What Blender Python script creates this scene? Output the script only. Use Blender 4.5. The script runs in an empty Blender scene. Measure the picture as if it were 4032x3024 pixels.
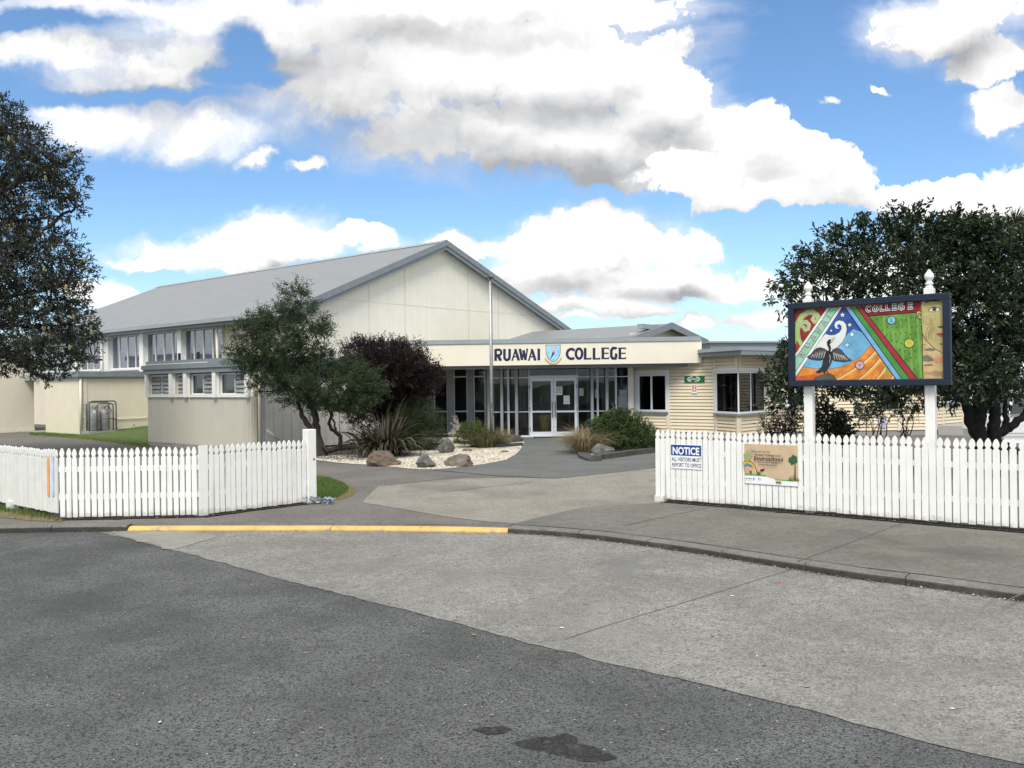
import bpy, math, random
import numpy as np
from mathutils import Vector, Matrix

# ------------------------------------------------------------------ camera, sky, sun, exposure
scene = bpy.context.scene
R = math.radians
rng = np.random.default_rng(7)
random.seed(7)

CAM_H = 1.8            # eye height in metres
FPX = 3400.0           # focal length in photograph pixels (4032 wide)
ROLL = 0.012           # the camera was held a little crooked
cam = bpy.data.cameras.new("camera")
cam.sensor_fit = 'HORIZONTAL'
cam.sensor_width = 36.0
cam.lens = 36.0 * FPX / 4032.0
cam.clip_start = 0.1
cam.clip_end = 5000
cam_ob = bpy.data.objects.new("camera", cam)
scene.collection.objects.link(cam_ob)
cam_ob.matrix_world = Matrix.Translation((0, 0, CAM_H)) @ Matrix.Rotation(R(90), 4, 'X') @ Matrix.Rotation(-ROLL, 4, 'Z')
scene.camera = cam_ob

SUN_DIR = Vector((-0.08, -0.60, 0.80)).normalized()
sun = bpy.data.lights.new("sun", 'SUN')
sun.energy = 2.3
sun.angle = R(24)
sun.color = (1.0, 0.955, 0.88)
sun_ob = bpy.data.objects.new("sun", sun)
scene.collection.objects.link(sun_ob)
sun_ob.rotation_euler = SUN_DIR.to_track_quat('Z', 'Y').to_euler()

scene.view_settings.view_transform = 'Standard'
scene.view_settings.look = 'None'
scene.view_settings.gamma = 1.0
scene.view_settings.exposure = 0.70


def ray(p):
    """photograph pixel (4032x3024) -> direction (rx, 1, rz) in the world"""
    xi = (p[0] - 2016.0) / FPX
    yi = -(p[1] - 1512.0) / FPX
    c, s = math.cos(ROLL), math.sin(ROLL)
    return xi * c + yi * s, -xi * s + yi * c


SD = 4032.0 / 2212.0


def d(x, y):
    return x * SD, y * SD


VIEWS = {'A': (0, 300, .7236), 'B': (300, 1200, .5424), 'C': (900, 1100, .4973), 'D': (1600, 1250, .4973),
         'E': (2400, 1250, .4219), 'F': (3000, 750, .6327), 'G': (2500, 1600, .6926), 'H': (0, 1650, .5877),
         'a': (320, 1100, .27125), 'b': (0, 1350, .27125), 'c': (550, 1380, .27125), 'd': (1650, 900, .27125),
         'e': (1800, 1400, .217), 'f': (2250, 1300, .27125), 'g': (2750, 1300, .30136), 'h': (3450, 1400, .2631),
         'm': (3080, 1130, .3255), 'n': (1200, 1650, .40687), 'o': (2000, 1650, .31646), 'p': (0, 1900, .9114),
         'q': (2016, 1900, .9114), 'r': (1930, 1340, .25769), 't': (3600, 1350, .27119), 'v': (0, 1500, .33155)}


def V(v, x, y):
    ox, oy, s = VIEWS[v]
    return ox + x * s, oy + y * s


def G(p, z=0.0):
    rx, rz = ray(p)
    t = (z - CAM_H) / rz
    return Vector((rx * t, t, z))


def at(p, depth):
    rx, rz = ray(p)
    return Vector((rx * depth, depth, CAM_H + rz * depth))


# ---- world: Nishita sky with cumulus
world = bpy.data.worlds.new("World")
scene.world = world
world.use_nodes = True
nt = world.node_tree
nt.nodes.clear()


class NT:
    def __init__(s, tree):
        s.t = tree

    def n(s, typ, **kw):
        nd = s.t.nodes.new(typ)
        for k, v in kw.items():
            setattr(nd, k, v)
        return nd

    def set(s, sock, v):
        if hasattr(v, 'is_output') or isinstance(v, bpy.types.NodeSocket):
            s.t.links.new(v, sock)
        else:
            sock.default_value = v

    def math(s, op, a, b=None, c=None, clamp=False):
        nd = s.n('ShaderNodeMath', operation=op, use_clamp=clamp)
        s.set(nd.inputs[0], a)
        if b is not None:
            s.set(nd.inputs[1], b)
        if c is not None:
            s.set(nd.inputs[2], c)
        return nd.outputs[0]

    def vmath(s, op, a, b=None, scale=None):
        nd = s.n('ShaderNodeVectorMath', operation=op)
        s.set(nd.inputs[0], a)
        if b is not None:
            s.set(nd.inputs[1], b)
        if scale is not None:
            s.set(nd.inputs['Scale'], scale)
        return nd.outputs['Value'] if op in ('LENGTH', 'DOT_PRODUCT', 'DISTANCE') else nd.outputs['Vector']

    def noise(s, vec, scale, detail=4, rough=.55, dims='3D', lac=2.0):
        nd = s.n('ShaderNodeTexNoise', noise_dimensions=dims)
        if vec is not None:
            s.set(nd.inputs['Vector'], vec)
        nd.inputs['Scale'].default_value = scale
        nd.inputs['Detail'].default_value = detail
        nd.inputs['Roughness'].default_value = rough
        nd.inputs['Lacunarity'].default_value = lac
        return nd.outputs['Fac' if 'Fac' in nd.outputs else 0], nd.outputs['Color']

    def ramp(s, v, lo, hi, a=0.0, b=1.0, smooth=True):
        nd = s.n('ShaderNodeMapRange', interpolation_type='SMOOTHSTEP' if smooth else 'LINEAR')
        s.set(nd.inputs['Value'], v)
        nd.inputs['From Min'].default_value = lo
        nd.inputs['From Max'].default_value = hi
        nd.inputs['To Min'].default_value = a
        nd.inputs['To Max'].default_value = b
        return nd.outputs[0]

    def mix(s, f, a, b, typ='MIX'):
        nd = s.n('ShaderNodeMix', data_type='RGBA', blend_type=typ)
        s.set(nd.inputs[0], f)
        s.set(nd.inputs[6], a)
        s.set(nd.inputs[7], b)
        return nd.outputs[2]


W = NT(nt)
out = W.n('ShaderNodeOutputWorld')
bg = W.n('ShaderNodeBackground')
bg.inputs['Strength'].default_value = 0.10
nt.links.new(bg.outputs[0], out.inputs[0])
sky = W.n('ShaderNodeTexSky', sky_type='NISHITA')
sky.sun_disc = False
sky.sun_elevation = math.asin(SUN_DIR.z)
sky.sun_rotation = math.atan2(SUN_DIR.x, SUN_DIR.y)
sky.air_density = 1.0
sky.dust_density = 0.6
sky.ozone_density = 2.0
tc = W.n('ShaderNodeTexCoord')
sep = W.n('ShaderNodeSeparateXYZ')
nt.links.new(tc.outputs['Generated'], sep.inputs[0])
ay = W.math('MAXIMUM', W.math('ABSOLUTE', sep.outputs[1]), 0.06)
cu = W.math('DIVIDE', sep.outputs[0], ay)
cv = W.math('DIVIDE', sep.outputs[2], ay)
comb = W.n('ShaderNodeCombineXYZ')
nt.links.new(cu, comb.inputs[0])
nt.links.new(cv, comb.inputs[1])
P0 = comb.outputs[0]
nf1, nc1 = W.noise(P0, 4.0, 5, .55)
nf2, nc2 = W.noise(P0, 17.0, 6, .6)
off1 = W.vmath('SCALE', W.vmath('SUBTRACT', nc1, (.5, .5, .5)), scale=.12)
off2 = W.vmath('SCALE', W.vmath('SUBTRACT', nc2, (.5, .5, .5)), scale=.050)
OFF = W.vmath('ADD', off1, off2)


def flat(P):
    return W.vmath('MULTIPLY', P, (1, 1, 0))


P1w = flat(W.vmath('ADD', P0, OFF))


def billow(P, scale=13.0, detail=4.0):
    """round cauliflower bumps, about 0..1"""
    v = W.n('ShaderNodeTexVoronoi', feature='F1', voronoi_dimensions='2D')
    v.normalize = True
    W.set(v.inputs['Vector'], P)
    v.inputs['Scale'].default_value = scale
    v.inputs['Detail'].default_value = detail
    v.inputs['Roughness'].default_value = .55
    v.inputs['Lacunarity'].default_value = 2.3
    q = W.math('MULTIPLY', v.outputs['Distance'], 1.6)
    return W.math('SUBTRACT', 1.0, W.math('MULTIPLY', q, q))


def duv(x, y):
    return ray(d(x, y))


def field(blobs, P):
    cur = None
    for (x, y, rx, ry) in blobs:
        u, v = duv(x, y)
        dv = W.vmath('MULTIPLY', W.vmath('SUBTRACT', P, (u, v, 0)), (1865.0 / rx, 1865.0 / ry, 0))
        f = W.math('SUBTRACT', 1.0, W.vmath('LENGTH', dv))
        cur = f if cur is None else W.math('SMOOTH_MAX', cur, f, 0.12)
    return cur


CLOUDS = [  # x, y, rx, ry on the photograph scaled to 2212 wide
    # great cloud across the top
    (330, 165, 200, 100), (140, 130, 260, 40), (600, 60, 330, 100), (720, 190, 260, 120), (930, 150, 260, 150), (1030, 290, 330, 95),
    (1250, 150, 250, 130), (1330, 110, 110, 75), (1260, 310, 290, 95), (1430, 205, 120, 70), (1470, 170, 50, 36), (1530, 250, 60, 36), (1545, 295, 70, 40),
    (1190, 10, 320, 50), (880, 10, 320, 60), (1380, 385, 60, 30), (180, 20, 300, 34), (240, 285, 190, 46), (430, 300, 150, 46), (120, 262, 60, 22),
    # top right corner
    (2070, 40, 190, 80), (2170, 140, 110, 46), (1960, 10, 80, 40), (2190, 240, 90, 50),
    # low heap on the left
    (600, 505, 130, 46), (570, 480, 60, 28), (480, 540, 190, 36), (700, 530, 160, 26), (790, 515, 60, 14), (370, 562, 130, 18),
    # middle heap behind the gable
    (1290, 495, 100, 52), (1290, 465, 50, 24), (1200, 540, 160, 55), (1420, 530, 130, 56), (1180, 590, 170, 40), (1340, 590, 300, 46), (1560, 600, 130, 34),
    (1270, 655, 170, 26), (985, 524, 80, 26), (1625, 682, 90, 22), (1490, 690, 40, 16), (240, 640, 90, 32), (1230, 690, 60, 10),
    # scraps
    (550, 352, 40, 14), (655, 372, 34, 12), (1780, 232, 16, 9), (1900, 190, 20, 8), (1960, 620, 300, 60), (2500, 300, 260, 200)]
NEAR = [  # the nearer heap on the right and the band behind the tree
    (1640, 318, 112, 78), (1600, 296, 56, 44), (1700, 340, 95, 70), (1545, 385, 170, 56), (1770, 365, 110, 60), (1830, 392, 60, 28), (1660, 425, 240, 34),
    (2010, 432, 220, 44), (1930, 415, 60, 30), (2080, 405, 60, 30), (2190, 430, 130, 70)]
NSH = len(CLOUDS)
HOLES = [(512, 130, 30, 46), (60, 50, 90, 24), (300, 222, 120, 12), (500, 190, 60, 14)]
AMP = .95


def dens_at(P):
    f = field(CLOUDS, P)
    b_ = billow(P)
    return f, b_


F, B0 = dens_at(P1w)
Hf = field(HOLES, P1w)
F = W.math('SUBTRACT', F, W.math('MULTIPLY', W.ramp(Hf, -1.5, .7), 1.05))
nf3, _ = W.noise(P0, 46.0, 5, .62)
Fd = W.math('ADD', F, W.math('MULTIPLY', W.math('SUBTRACT', B0, .70), AMP))
Fd = W.math('ADD', Fd, W.math('MULTIPLY', W.math('SUBTRACT', nf3, .5), .22))
Fd = W.math('ADD', Fd, W.math('MULTIPLY', W.math('SUBTRACT', nf2, .5), .18))
# crisp heaps on the right and low down, soft thin cloud at the upper left
soft = W.math('MULTIPLY', W.ramp(cu, -.42, .08, 1.0, 0.0), W.ramp(cv, .16, .30))
rs = W.n('ShaderNodeMapRange', interpolation_type='SMOOTHSTEP')
W.set(rs.inputs['Value'], Fd)
W.set(rs.inputs['From Min'], W.math('MULTIPLY', soft, -.42))
W.set(rs.inputs['From Max'], W.math('ADD', .20, W.math('MULTIPLY', soft, .62)))
dens = rs.outputs[0]
wf, _ = W.noise(flat(W.vmath('ADD', W.vmath('MULTIPLY', P0, (.55, 1.5, 1)), off1)), 7.0, 6, .62)
thin = W.math('MULTIPLY', W.ramp(W.math('ADD', F, W.math('MULTIPLY', W.math('SUBTRACT', wf, .5), 1.7)), -.45, .5), .72)
dens = W.math('MAXIMUM', dens, thin)
gf, _ = W.noise(tc.outputs['Generated'], 2.3, 7, .58)
farm = W.math('MAXIMUM', W.ramp(W.math('ABSOLUTE', cu), .68, .95), W.ramp(cv, .50, .75))
far_f = W.ramp(gf, .40, .54)
dens = W.math('MAXIMUM', dens, W.math('MULTIPLY', farm, far_f))  # unseen cloud behind, beside and overhead, added to brighten and whiten the ambient light
# light from above, slightly from the left: compare with the cloud a little higher up
Fu = field(CLOUDS[:NSH - 7], flat(W.vmath('ADD', P1w, (-.016, .046, 0))))
dl = W.math('SUBTRACT', F, Fu)
B2 = billow(flat(W.vmath('ADD', P1w, (-.008, .014, 0))))
ds = W.math('SUBTRACT', B0, B2)
DARKS = [(1140, 250, 200, 60), (940, 310, 330, 70), (1260, 372, 260, 60), (1420, 330, 110, 50), (330, 175, 180, 70), (640, 190, 260, 100), (760, 50, 330, 60),
         (1190, 605, 170, 26), (1000, 526, 80, 26), (1430, 615, 150, 20), (1060, 15, 240, 40), (2130, 130, 90, 40), (560, 558, 200, 16)]
Dk = field(DARKS, flat(W.vmath('ADD', P0, off1)))
dk = W.ramp(W.math('ADD', Dk, W.math('MULTIPLY', W.math('SUBTRACT', nf2, .5), .3)), -.6, .9)
bright = W.math('ADD', .82, W.math('ADD', W.math('MULTIPLY', dl, .40), W.math('MULTIPLY', ds, .30)))
bright = W.math('SUBTRACT', bright, W.math('MULTIPLY', dk, .42))
bright = W.math('MINIMUM', W.math('MAXIMUM', bright, .18), 1.0)
ccol = W.mix(W.ramp(bright, .15, .95, smooth=False), (2.5, 2.58, 2.75, 1), (7.3, 7.25, 7.15, 1))
Fn = field(NEAR, P1w)
Fnd = W.math('ADD', Fn, W.math('MULTIPLY', W.math('SUBTRACT', B0, .70), AMP))
Fnd = W.math('ADD', Fnd, W.math('MULTIPLY', W.math('SUBTRACT', nf3, .5), .22))
densn = W.ramp(Fnd, .0, .17)
Fnu = field(NEAR, flat(W.vmath('ADD', P1w, (-.016, .046, 0))))
brn = W.math('ADD', .80, W.math('ADD', W.math('MULTIPLY', W.math('SUBTRACT', Fn, Fnu), .36), W.math('MULTIPLY', ds, .28)))
brn = W.math('MINIMUM', W.math('MAXIMUM', brn, .30), 1.0)
coln = W.mix(W.ramp(brn, .15, .95, smooth=False), (2.5, 2.58, 2.75, 1), (7.3, 7.25, 7.15, 1))
# haze towards the horizon
hz = W.ramp(cv, -.02, .26, 1.0, 0.0)
skyc = W.mix(W.math('MULTIPLY', hz, .30), sky.outputs[0], (7.0, 7.6, 8.0, 1))
skyc = W.mix(1.0, skyc, (.77, .95, 1.09, 1), 'MULTIPLY')
tot = W.mix(densn, W.mix(dens, skyc, ccol), coln)
nt.links.new(tot, bg.inputs['Color'])
world.cycles.sampling_method = 'MANUAL'
world.cycles.sample_map_resolution = 512

# ------------------------------------------------------------------ helpers: frames, mesh builder, naming
WM = {}     # world matrix of every object built here


class Frame:
    """a wall's own axes: x along the wall (left to right), y into the building, z up"""

    def __init__(s, o, dx):
        s.o = Vector((o[0], o[1]))
        dv = Vector((dx[0], dx[1])).normalized()
        s.ex, s.ey = dv, Vector((-dv.y, dv.x))

    def M(s):
        return Matrix.Translation((s.o.x, s.o.y, 0)) @ Matrix.Rotation(math.atan2(s.ex.y, s.ex.x), 4, 'Z')

    def w(s, a, b, z=0.0):
        q = s.o + s.ex * a + s.ey * b
        return Vector((q.x, q.y, z))

    def loc(s, p):
        q = Vector((p[0], p[1])) - s.o
        return q.dot(s.ex), q.dot(s.ey)

    def hit(s, p, b=0.0):
        rx, rz = ray(p)
        r = Vector((rx, 1))
        t = (b + s.o.dot(s.ey)) / r.dot(s.ey)
        return (r * t - s.o).dot(s.ex), CAM_H + rz * t

    def hitA(s, p, a=0.0):
        rx, rz = ray(p)
        r = Vector((rx, 1))
        t = (a + s.o.dot(s.ex)) / r.dot(s.ex)
        return (r * t - s.o).dot(s.ey), CAM_H + rz * t

    def sub(s, a, b, dx):
        q = s.w(a, b)
        e = s.ex * dx[0] + s.ey * dx[1]
        return Frame((q.x, q.y), (e.x, e.y))


WORLD = Frame((0, 0), (1, 0))


def _prop(o, label=None, cat=None, group=None, kind=None):
    if label:
        o['label'] = label
    if cat:
        o['category'] = cat
    if group:
        o['group'] = group
    if kind:
        o['kind'] = kind
    return o


def thing(name, label, cat, loc=(0, 0, 0), rz=0.0, group=None, kind=None):
    o = bpy.data.objects.new(name, None)
    o.empty_display_size = .2
    scene.collection.objects.link(o)
    o.location = loc
    o.rotation_euler = (0, 0, rz)
    WM[o.name] = Matrix.Translation(Vector(loc)) @ Matrix.Rotation(rz, 4, 'Z')
    return _prop(o, label, cat, group, kind)


def place(o, M, parent=None):
    """put o at world matrix M, under parent"""
    if parent is not None:
        o.parent = parent
        o.matrix_basis = WM[parent.name].inverted() @ M
    else:
        o.matrix_basis = M
    WM[o.name] = M


def dup(root, M, label=None, group=None):
    """copy a thing with its parts and sub-parts"""
    r = root.copy()
    scene.collection.objects.link(r)
    r.parent = None
    r.matrix_basis = M
    WM[r.name] = M
    if label:
        r['label'] = label
    if group:
        r['group'] = group
    for ch in list(root.children):
        c = ch.copy()
        scene.collection.objects.link(c)
        c.parent = r
        for g in list(ch.children):
            e = g.copy()
            scene.collection.objects.link(e)
            e.parent = c
    return r


class MB:
    def __init__(s):
        s.v, s.f, s.m, s.attr = [], [], [], None

    def poly(s, pts, m=0):
        i = len(s.v)
        s.v += [tuple(p) for p in pts]
        s.f.append(tuple(range(i, i + len(pts))))
        s.m.append(m)

    def hexa(s, p, m=0):
        """8 corners: 4 below (ccw from above), 4 above"""
        i = len(s.v)
        s.v += [tuple(q) for q in p]
        for q in ((3, 2, 1, 0), (4, 5, 6, 7), (0, 1, 5, 4), (1, 2, 6, 5), (2, 3, 7, 6), (3, 0, 4, 7)):
            s.f.append(tuple(i + k for k in q))
            s.m.append(m)
        return s

    def box(s, x0, x1, y0, y1, z0, z1, m=0):
        x0, x1 = min(x0, x1), max(x0, x1)
        y0, y1 = min(y0, y1), max(y0, y1)
        z0, z1 = min(z0, z1), max(z0, z1)
        return s.hexa([(x0, y0, z0), (x1, y0, z0), (x1, y1, z0), (x0, y1, z0),
                       (x0, y0, z1), (x1, y0, z1), (x1, y1, z1), (x0, y1, z1)], m)

    def prism(s, pts, y0, y1, m=0):
        """outline in (x, z), extruded along y"""
        n = len(pts)
        i = len(s.v)
        s.v += [(p[0], y0, p[1]) for p in pts] + [(p[0], y1, p[1]) for p in pts]
        s.f.append(tuple(range(i, i + n)))
        s.f.append(tuple(range(i + 2 * n - 1, i + n - 1, -1)))
        s.m += [m, m]
        for k in range(n):
            k2 = (k + 1) % n
            s.f.append((i + k2, i + k, i + n + k, i + n + k2))
            s.m.append(m)
        return s

    def slab(s, pts, z0, z1, m=0):
        """outline in (x, y), extruded along z"""
        n = len(pts)
        i = len(s.v)
        s.v += [(p[0], p[1], z0) for p in pts] + [(p[0], p[1], z1) for p in pts]
        s.f.append(tuple(range(i + n - 1, i - 1, -1)))
        s.f.append(tuple(range(i + n, i + 2 * n)))
        s.m += [m, m]
        for k in range(n):
            k2 = (k + 1) % n
            s.f.append((i + k, i + k2, i + n + k2, i + n + k))
            s.m.append(m)
        return s

    def tube(s, pts, rad, n=8, m=0, cap=True):
        pts = [Vector(p) for p in pts]
        if not hasattr(rad, '__len__'):
            rad = [rad] * len(pts)
        i0 = len(s.v)
        up = Vector((0, 0, 1))
        prev = None
        for k, p in enumerate(pts):
            t = (pts[min(k + 1, len(pts) - 1)] - pts[max(k - 1, 0)])
            if t.length < 1e-6:
                t = Vector((0, 0, 1))
            t.normalize()
            if prev is None:
                a = t.cross(up) if abs(t.z) < .95 else t.cross(Vector((1, 0, 0)))
            else:
                a = prev - t * prev.dot(t)
            a.normalize()
            prev = a
            b = t.cross(a)
            for q in range(n):
                an = 2 * math.pi * q / n
                s.v.append(tuple(p + (a * math.cos(an) + b * math.sin(an)) * rad[k]))
        for k in range(len(pts) - 1):
            for q in range(n):
                q2 = (q + 1) % n
                s.f.append((i0 + k * n + q, i0 + k * n + q2, i0 + (k + 1) * n + q2, i0 + (k + 1) * n + q))
                s.m.append(m)
        if cap:
            s.f.append(tuple(i0 + q for q in range(n - 1, -1, -1)))
            e = i0 + (len(pts) - 1) * n
            s.f.append(tuple(e + q for q in range(n)))
            s.m += [m, m]
        return s

    def lathe(s, prof, c=(0, 0, 0), n=16, m=0):
        """profile (r, z) turned round a vertical axis at c"""
        i0 = len(s.v)
        for (r, z) in prof:
            for q in range(n):
                an = 2 * math.pi * q / n
                s.v.append((c[0] + r * math.cos(an), c[1] + r * math.sin(an), c[2] + z))
        for k in range(len(prof) - 1):
            for q in range(n):
                q2 = (q + 1) % n
                s.f.append((i0 + k * n + q, i0 + k * n + q2, i0 + (k + 1) * n + q2, i0 + (k + 1) * n + q))
                s.m.append(m)
        s.f.append(tuple(i0 + q for q in range(n - 1, -1, -1)))
        e = i0 + (len(prof) - 1) * n
        s.f.append(tuple(e + q for q in range(n)))
        s.m += [m, m]
        return s

    def ribbon(s, pts, w, y, m=0, w1=None, closed=False):
        """a painted stroke in the (x, z) plane at depth y; returns nothing"""
        pts = [Vector(p) for p in pts]
        n = len(pts)
        L, Rr = [], []
        for k, p in enumerate(pts):
            if closed:
                t0, t1 = p - pts[k - 1], pts[(k + 1) % n] - p
            else:
                t0 = p - pts[k - 1] if k else pts[1] - p
                t1 = pts[k + 1] - p if k < n - 1 else p - pts[k - 1]
            t0 = t0.normalized() if t0.length else t1.normalized()
            t1 = t1.normalized() if t1.length else t0
            t = (t0 + t1)
            t = t.normalized() if t.length > 1e-6 else t1
            nn = Vector((-t.y, t.x))
            ww = w if w1 is None else w + (w1 - w) * k / max(1, n - 1)
            h = ww / 2 / max(.45, nn.dot(Vector((-t1.y, t1.x))))
            L.append(p + nn * h)
            Rr.append(p - nn * h)
        i = len(s.v)
        for a, b in zip(L, Rr):
            s.v += [(a.x, y, a.y), (b.x, y, b.y)]
        rngk = range(n) if closed else range(n - 1)
        for k in rngk:
            k2 = (k + 1) % n
            s.f.append((i + 2 * k, i + 2 * k + 1, i + 2 * k2 + 1, i + 2 * k2))
            s.m.append(m)

    def build(s, name, mats, parent=None, frame=None, smooth=False, kind=None, M=None):
        me = bpy.data.meshes.new(name)
        me.from_pydata(s.v, [], s.f)
        mats = mats if isinstance(mats, (list, tuple)) else [mats]
        for x in mats:
            me.materials.append(x)
        if len(mats) > 1:
            me.polygons.foreach_set('material_index', s.m)
        if smooth:
            me.polygons.foreach_set('use_smooth', [True] * len(me.polygons))
        if s.attr is not None:
            at_ = me.attributes.new('tint', 'FLOAT', 'POINT')
            at_.data.foreach_set('value', s.attr)
        me.update()
        o = bpy.data.objects.new(name, me)
        scene.collection.objects.link(o)
        if M is None:
            M = frame.M() if frame is not None else (WM[parent.name] if parent is not None else Matrix.Identity(4))
        place(o, M, parent)
        if kind:
            o['kind'] = kind
        return o


def bevel(o, w, seg=2):
    md = o.modifiers.new('bevel', 'BEVEL')
    md.width = w
    md.segments = seg
    md.limit_method = 'ANGLE'
    md.angle_limit = R(40)
    return o


def text_polys(s, size=1.0, bold=0.0, align='LEFT', spacing=1.0):
    """flat outline faces of a word: (verts (x,z), faces)"""
    cu_ = bpy.data.curves.new('word', 'FONT')
    cu_.body = s
    cu_.size = size
    cu_.offset = bold
    cu_.align_x = align
    cu_.space_character = spacing
    cu_.resolution_u = 3
    o = bpy.data.objects.new('word', cu_)
    scene.collection.objects.link(o)
    dg = bpy.context.evaluated_depsgraph_get()
    me = o.evaluated_get(dg).to_mesh()
    vs = [(v.co.x, v.co.y) for v in me.vertices]
    fs = [tuple(p.vertices) for p in me.polygons]
    o.evaluated_get(dg).to_mesh_clear()
    bpy.data.objects.remove(o)
    bpy.data.curves.remove(cu_)
    return vs, fs


def put_text(mb, s, x0, x1, z, y, bold=0.0, m=0, height=None, align='fit', spacing=1.0, ang=0.0):
    """write s between x0 and x1 on baseline z, at depth y (faces the viewer)"""
    vs, fs = text_polys(s, 1.0, bold, spacing=spacing)
    if not vs:
        return
    a = np.array(vs)
    lo, hi = a.min(0), a.max(0)
    sx = (x1 - x0) / (hi[0] - lo[0])
    sz = sx if height is None else height / .73
    i = len(mb.v)
    for p in a:
        mb.v.append((x0 + (p[0] - lo[0]) * sx, y, z + p[1] * sz))
    for f in fs:
        mb.f.append(tuple(i + k for k in f))
        mb.m.append(m)


# ------------------------------------------------------------------ materials
def new_mat(name):
    m = bpy.data.materials.new(name)
    m.use_nodes = True
    t = NT(m.node_tree)
    bs = m.node_tree.nodes['Principled BSDF']
    return m, t, bs


def lin(c):
    return tuple(x / 12.92 if x <= .04045 else ((x + .055) / 1.055) ** 2.4 for x in [k / 255 for k in c])


def mat(name, col, rough=.6, var=.08, scale=3.0, bump=0.0, bscale=60.0, stain=None, sscale=.7, metal=0.0, spec=.3,
        dirt=None, foot=False):
    m, t, bs = new_mat(name)
    co = t.n('ShaderNodeTexCoord').outputs['Object']
    n1, _ = t.noise(co, scale, 6, .6)
    lo = tuple(c * (1 - var) for c in col) + (1,)
    hi = tuple(min(1, c * (1 + var)) for c in col) + (1,)
    c = t.mix(t.ramp(n1, .3, .7), lo, hi)
    if stain:
        n2, _ = t.noise(co, sscale, 5, .65)
        c = t.mix(t.ramp(n2, .52, .72, 0, stain[3] if len(stain) > 3 else .6), c, tuple(stain[:3]) + (1,))
    if dirt:
        mp = t.n('ShaderNodeMapping')
        mp.inputs['Scale'].default_value = (9, 9, .7)
        t.t.links.new(co, mp.inputs[0])
        n3, _ = t.noise(mp.outputs[0], 1.0, 5, .65)
        c = t.mix(t.ramp(n3, .55, .75, 0, dirt[3]), c, tuple(dirt[:3]) + (1,))
    if foot:     # grime splashed up from the ground
        sz = t.n('ShaderNodeSeparateXYZ')
        t.t.links.new(co, sz.inputs[0])
        nn, _ = t.noise(co, 14, 5, .7)
        c = t.mix(t.math('MULTIPLY', t.ramp(t.math('ADD', sz.outputs[2], t.math('MULTIPLY', t.math('SUBTRACT', nn, .5), .30)), .13, .02), .5), c, (.26, .25, .19, 1))
    t.set(bs.inputs['Base Color'], c)
    bs.inputs['Roughness'].default_value = rough
    bs.inputs['Metallic'].default_value = metal
    bs.inputs['Specular IOR Level'].default_value = spec
    if bump:
        nb, _ = t.noise(co, bscale, 4, .6)
        b = t.n('ShaderNodeBump')
        b.inputs['Strength'].default_value = bump
        b.inputs['Distance'].default_value = .01
        t.set(b.inputs['Height'], nb)
        t.set(bs.inputs['Normal'], b.outputs[0])
    return m


def ribbed(name, col, pitch, width=.12, depth=.006, var=.05, dark=.75, rough=.6, stain=None, axis=0, wave=False, dirt=None, spec=.3):
    """vertical grooves every pitch metres along the wall's own x axis"""
    m, t, bs = new_mat(name)
    co = t.n('ShaderNodeTexCoord').outputs['Object']
    sp = t.n('ShaderNodeSeparateXYZ')
    t.t.links.new(co, sp.inputs[0])
    x = sp.outputs[axis]
    fr = t.math('FRACT', t.math('DIVIDE', x, pitch))
    if wave:
        h = t.math('SINE', t.math('MULTIPLY', x, 2 * math.pi / pitch))
        gro = t.ramp(h, -1.0, -.55, 1, 0)
    else:
        dist = t.math('ABSOLUTE', t.math('SUBTRACT', fr, .5))
        gro = t.ramp(dist, .5 - width, .5 - width * .35)
        h = t.math('SUBTRACT', 1.0, gro)
    n1, _ = t.noise(co, 1.6, 5, .6)
    lo = tuple(c * (1 - var) for c in col) + (1,)
    hi = tuple(min(1, c * (1 + var)) for c in col) + (1,)
    c = t.mix(t.ramp(n1, .3, .7), lo, hi)
    # each board weathers a little differently
    wn = t.n('ShaderNodeTexWhiteNoise', noise_dimensions='1D')
    t.set(wn.inputs['W'], t.math('FLOOR', t.math('DIVIDE', x, pitch)))
    c = t.mix(t.ramp(wn.outputs[0], 0, 1, 0, .10), c, tuple(k * .7 for k in col) + (1,))
    if stain:
        n2, _ = t.noise(co, .8, 5, .65)
        c = t.mix(t.ramp(n2, .5, .75, 0, stain[3]), c, tuple(stain[:3]) + (1,))
    if dirt:
        mp = t.n('ShaderNodeMapping')
        mp.inputs['Scale'].default_value = (7, 7, .6)
        t.t.links.new(co, mp.inputs[0])
        n3, _ = t.noise(mp.outputs[0], 1.0, 5, .65)
        c = t.mix(t.ramp(n3, .52, .78, 0, dirt[3]), c, tuple(dirt[:3]) + (1,))
    c = t.mix(gro, c, tuple(k * dark for k in col) + (1,))
    t.set(bs.inputs['Base Color'], c)
    bs.inputs['Roughness'].default_value = rough
    bs.inputs['Specular IOR Level'].default_value = spec
    b = t.n('ShaderNodeBump')
    b.inputs['Strength'].default_value = .8
    b.inputs['Distance'].default_value = depth
    t.set(b.inputs['Height'], h)
    t.set(bs.inputs['Normal'], b.outputs[0])
    return m


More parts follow.
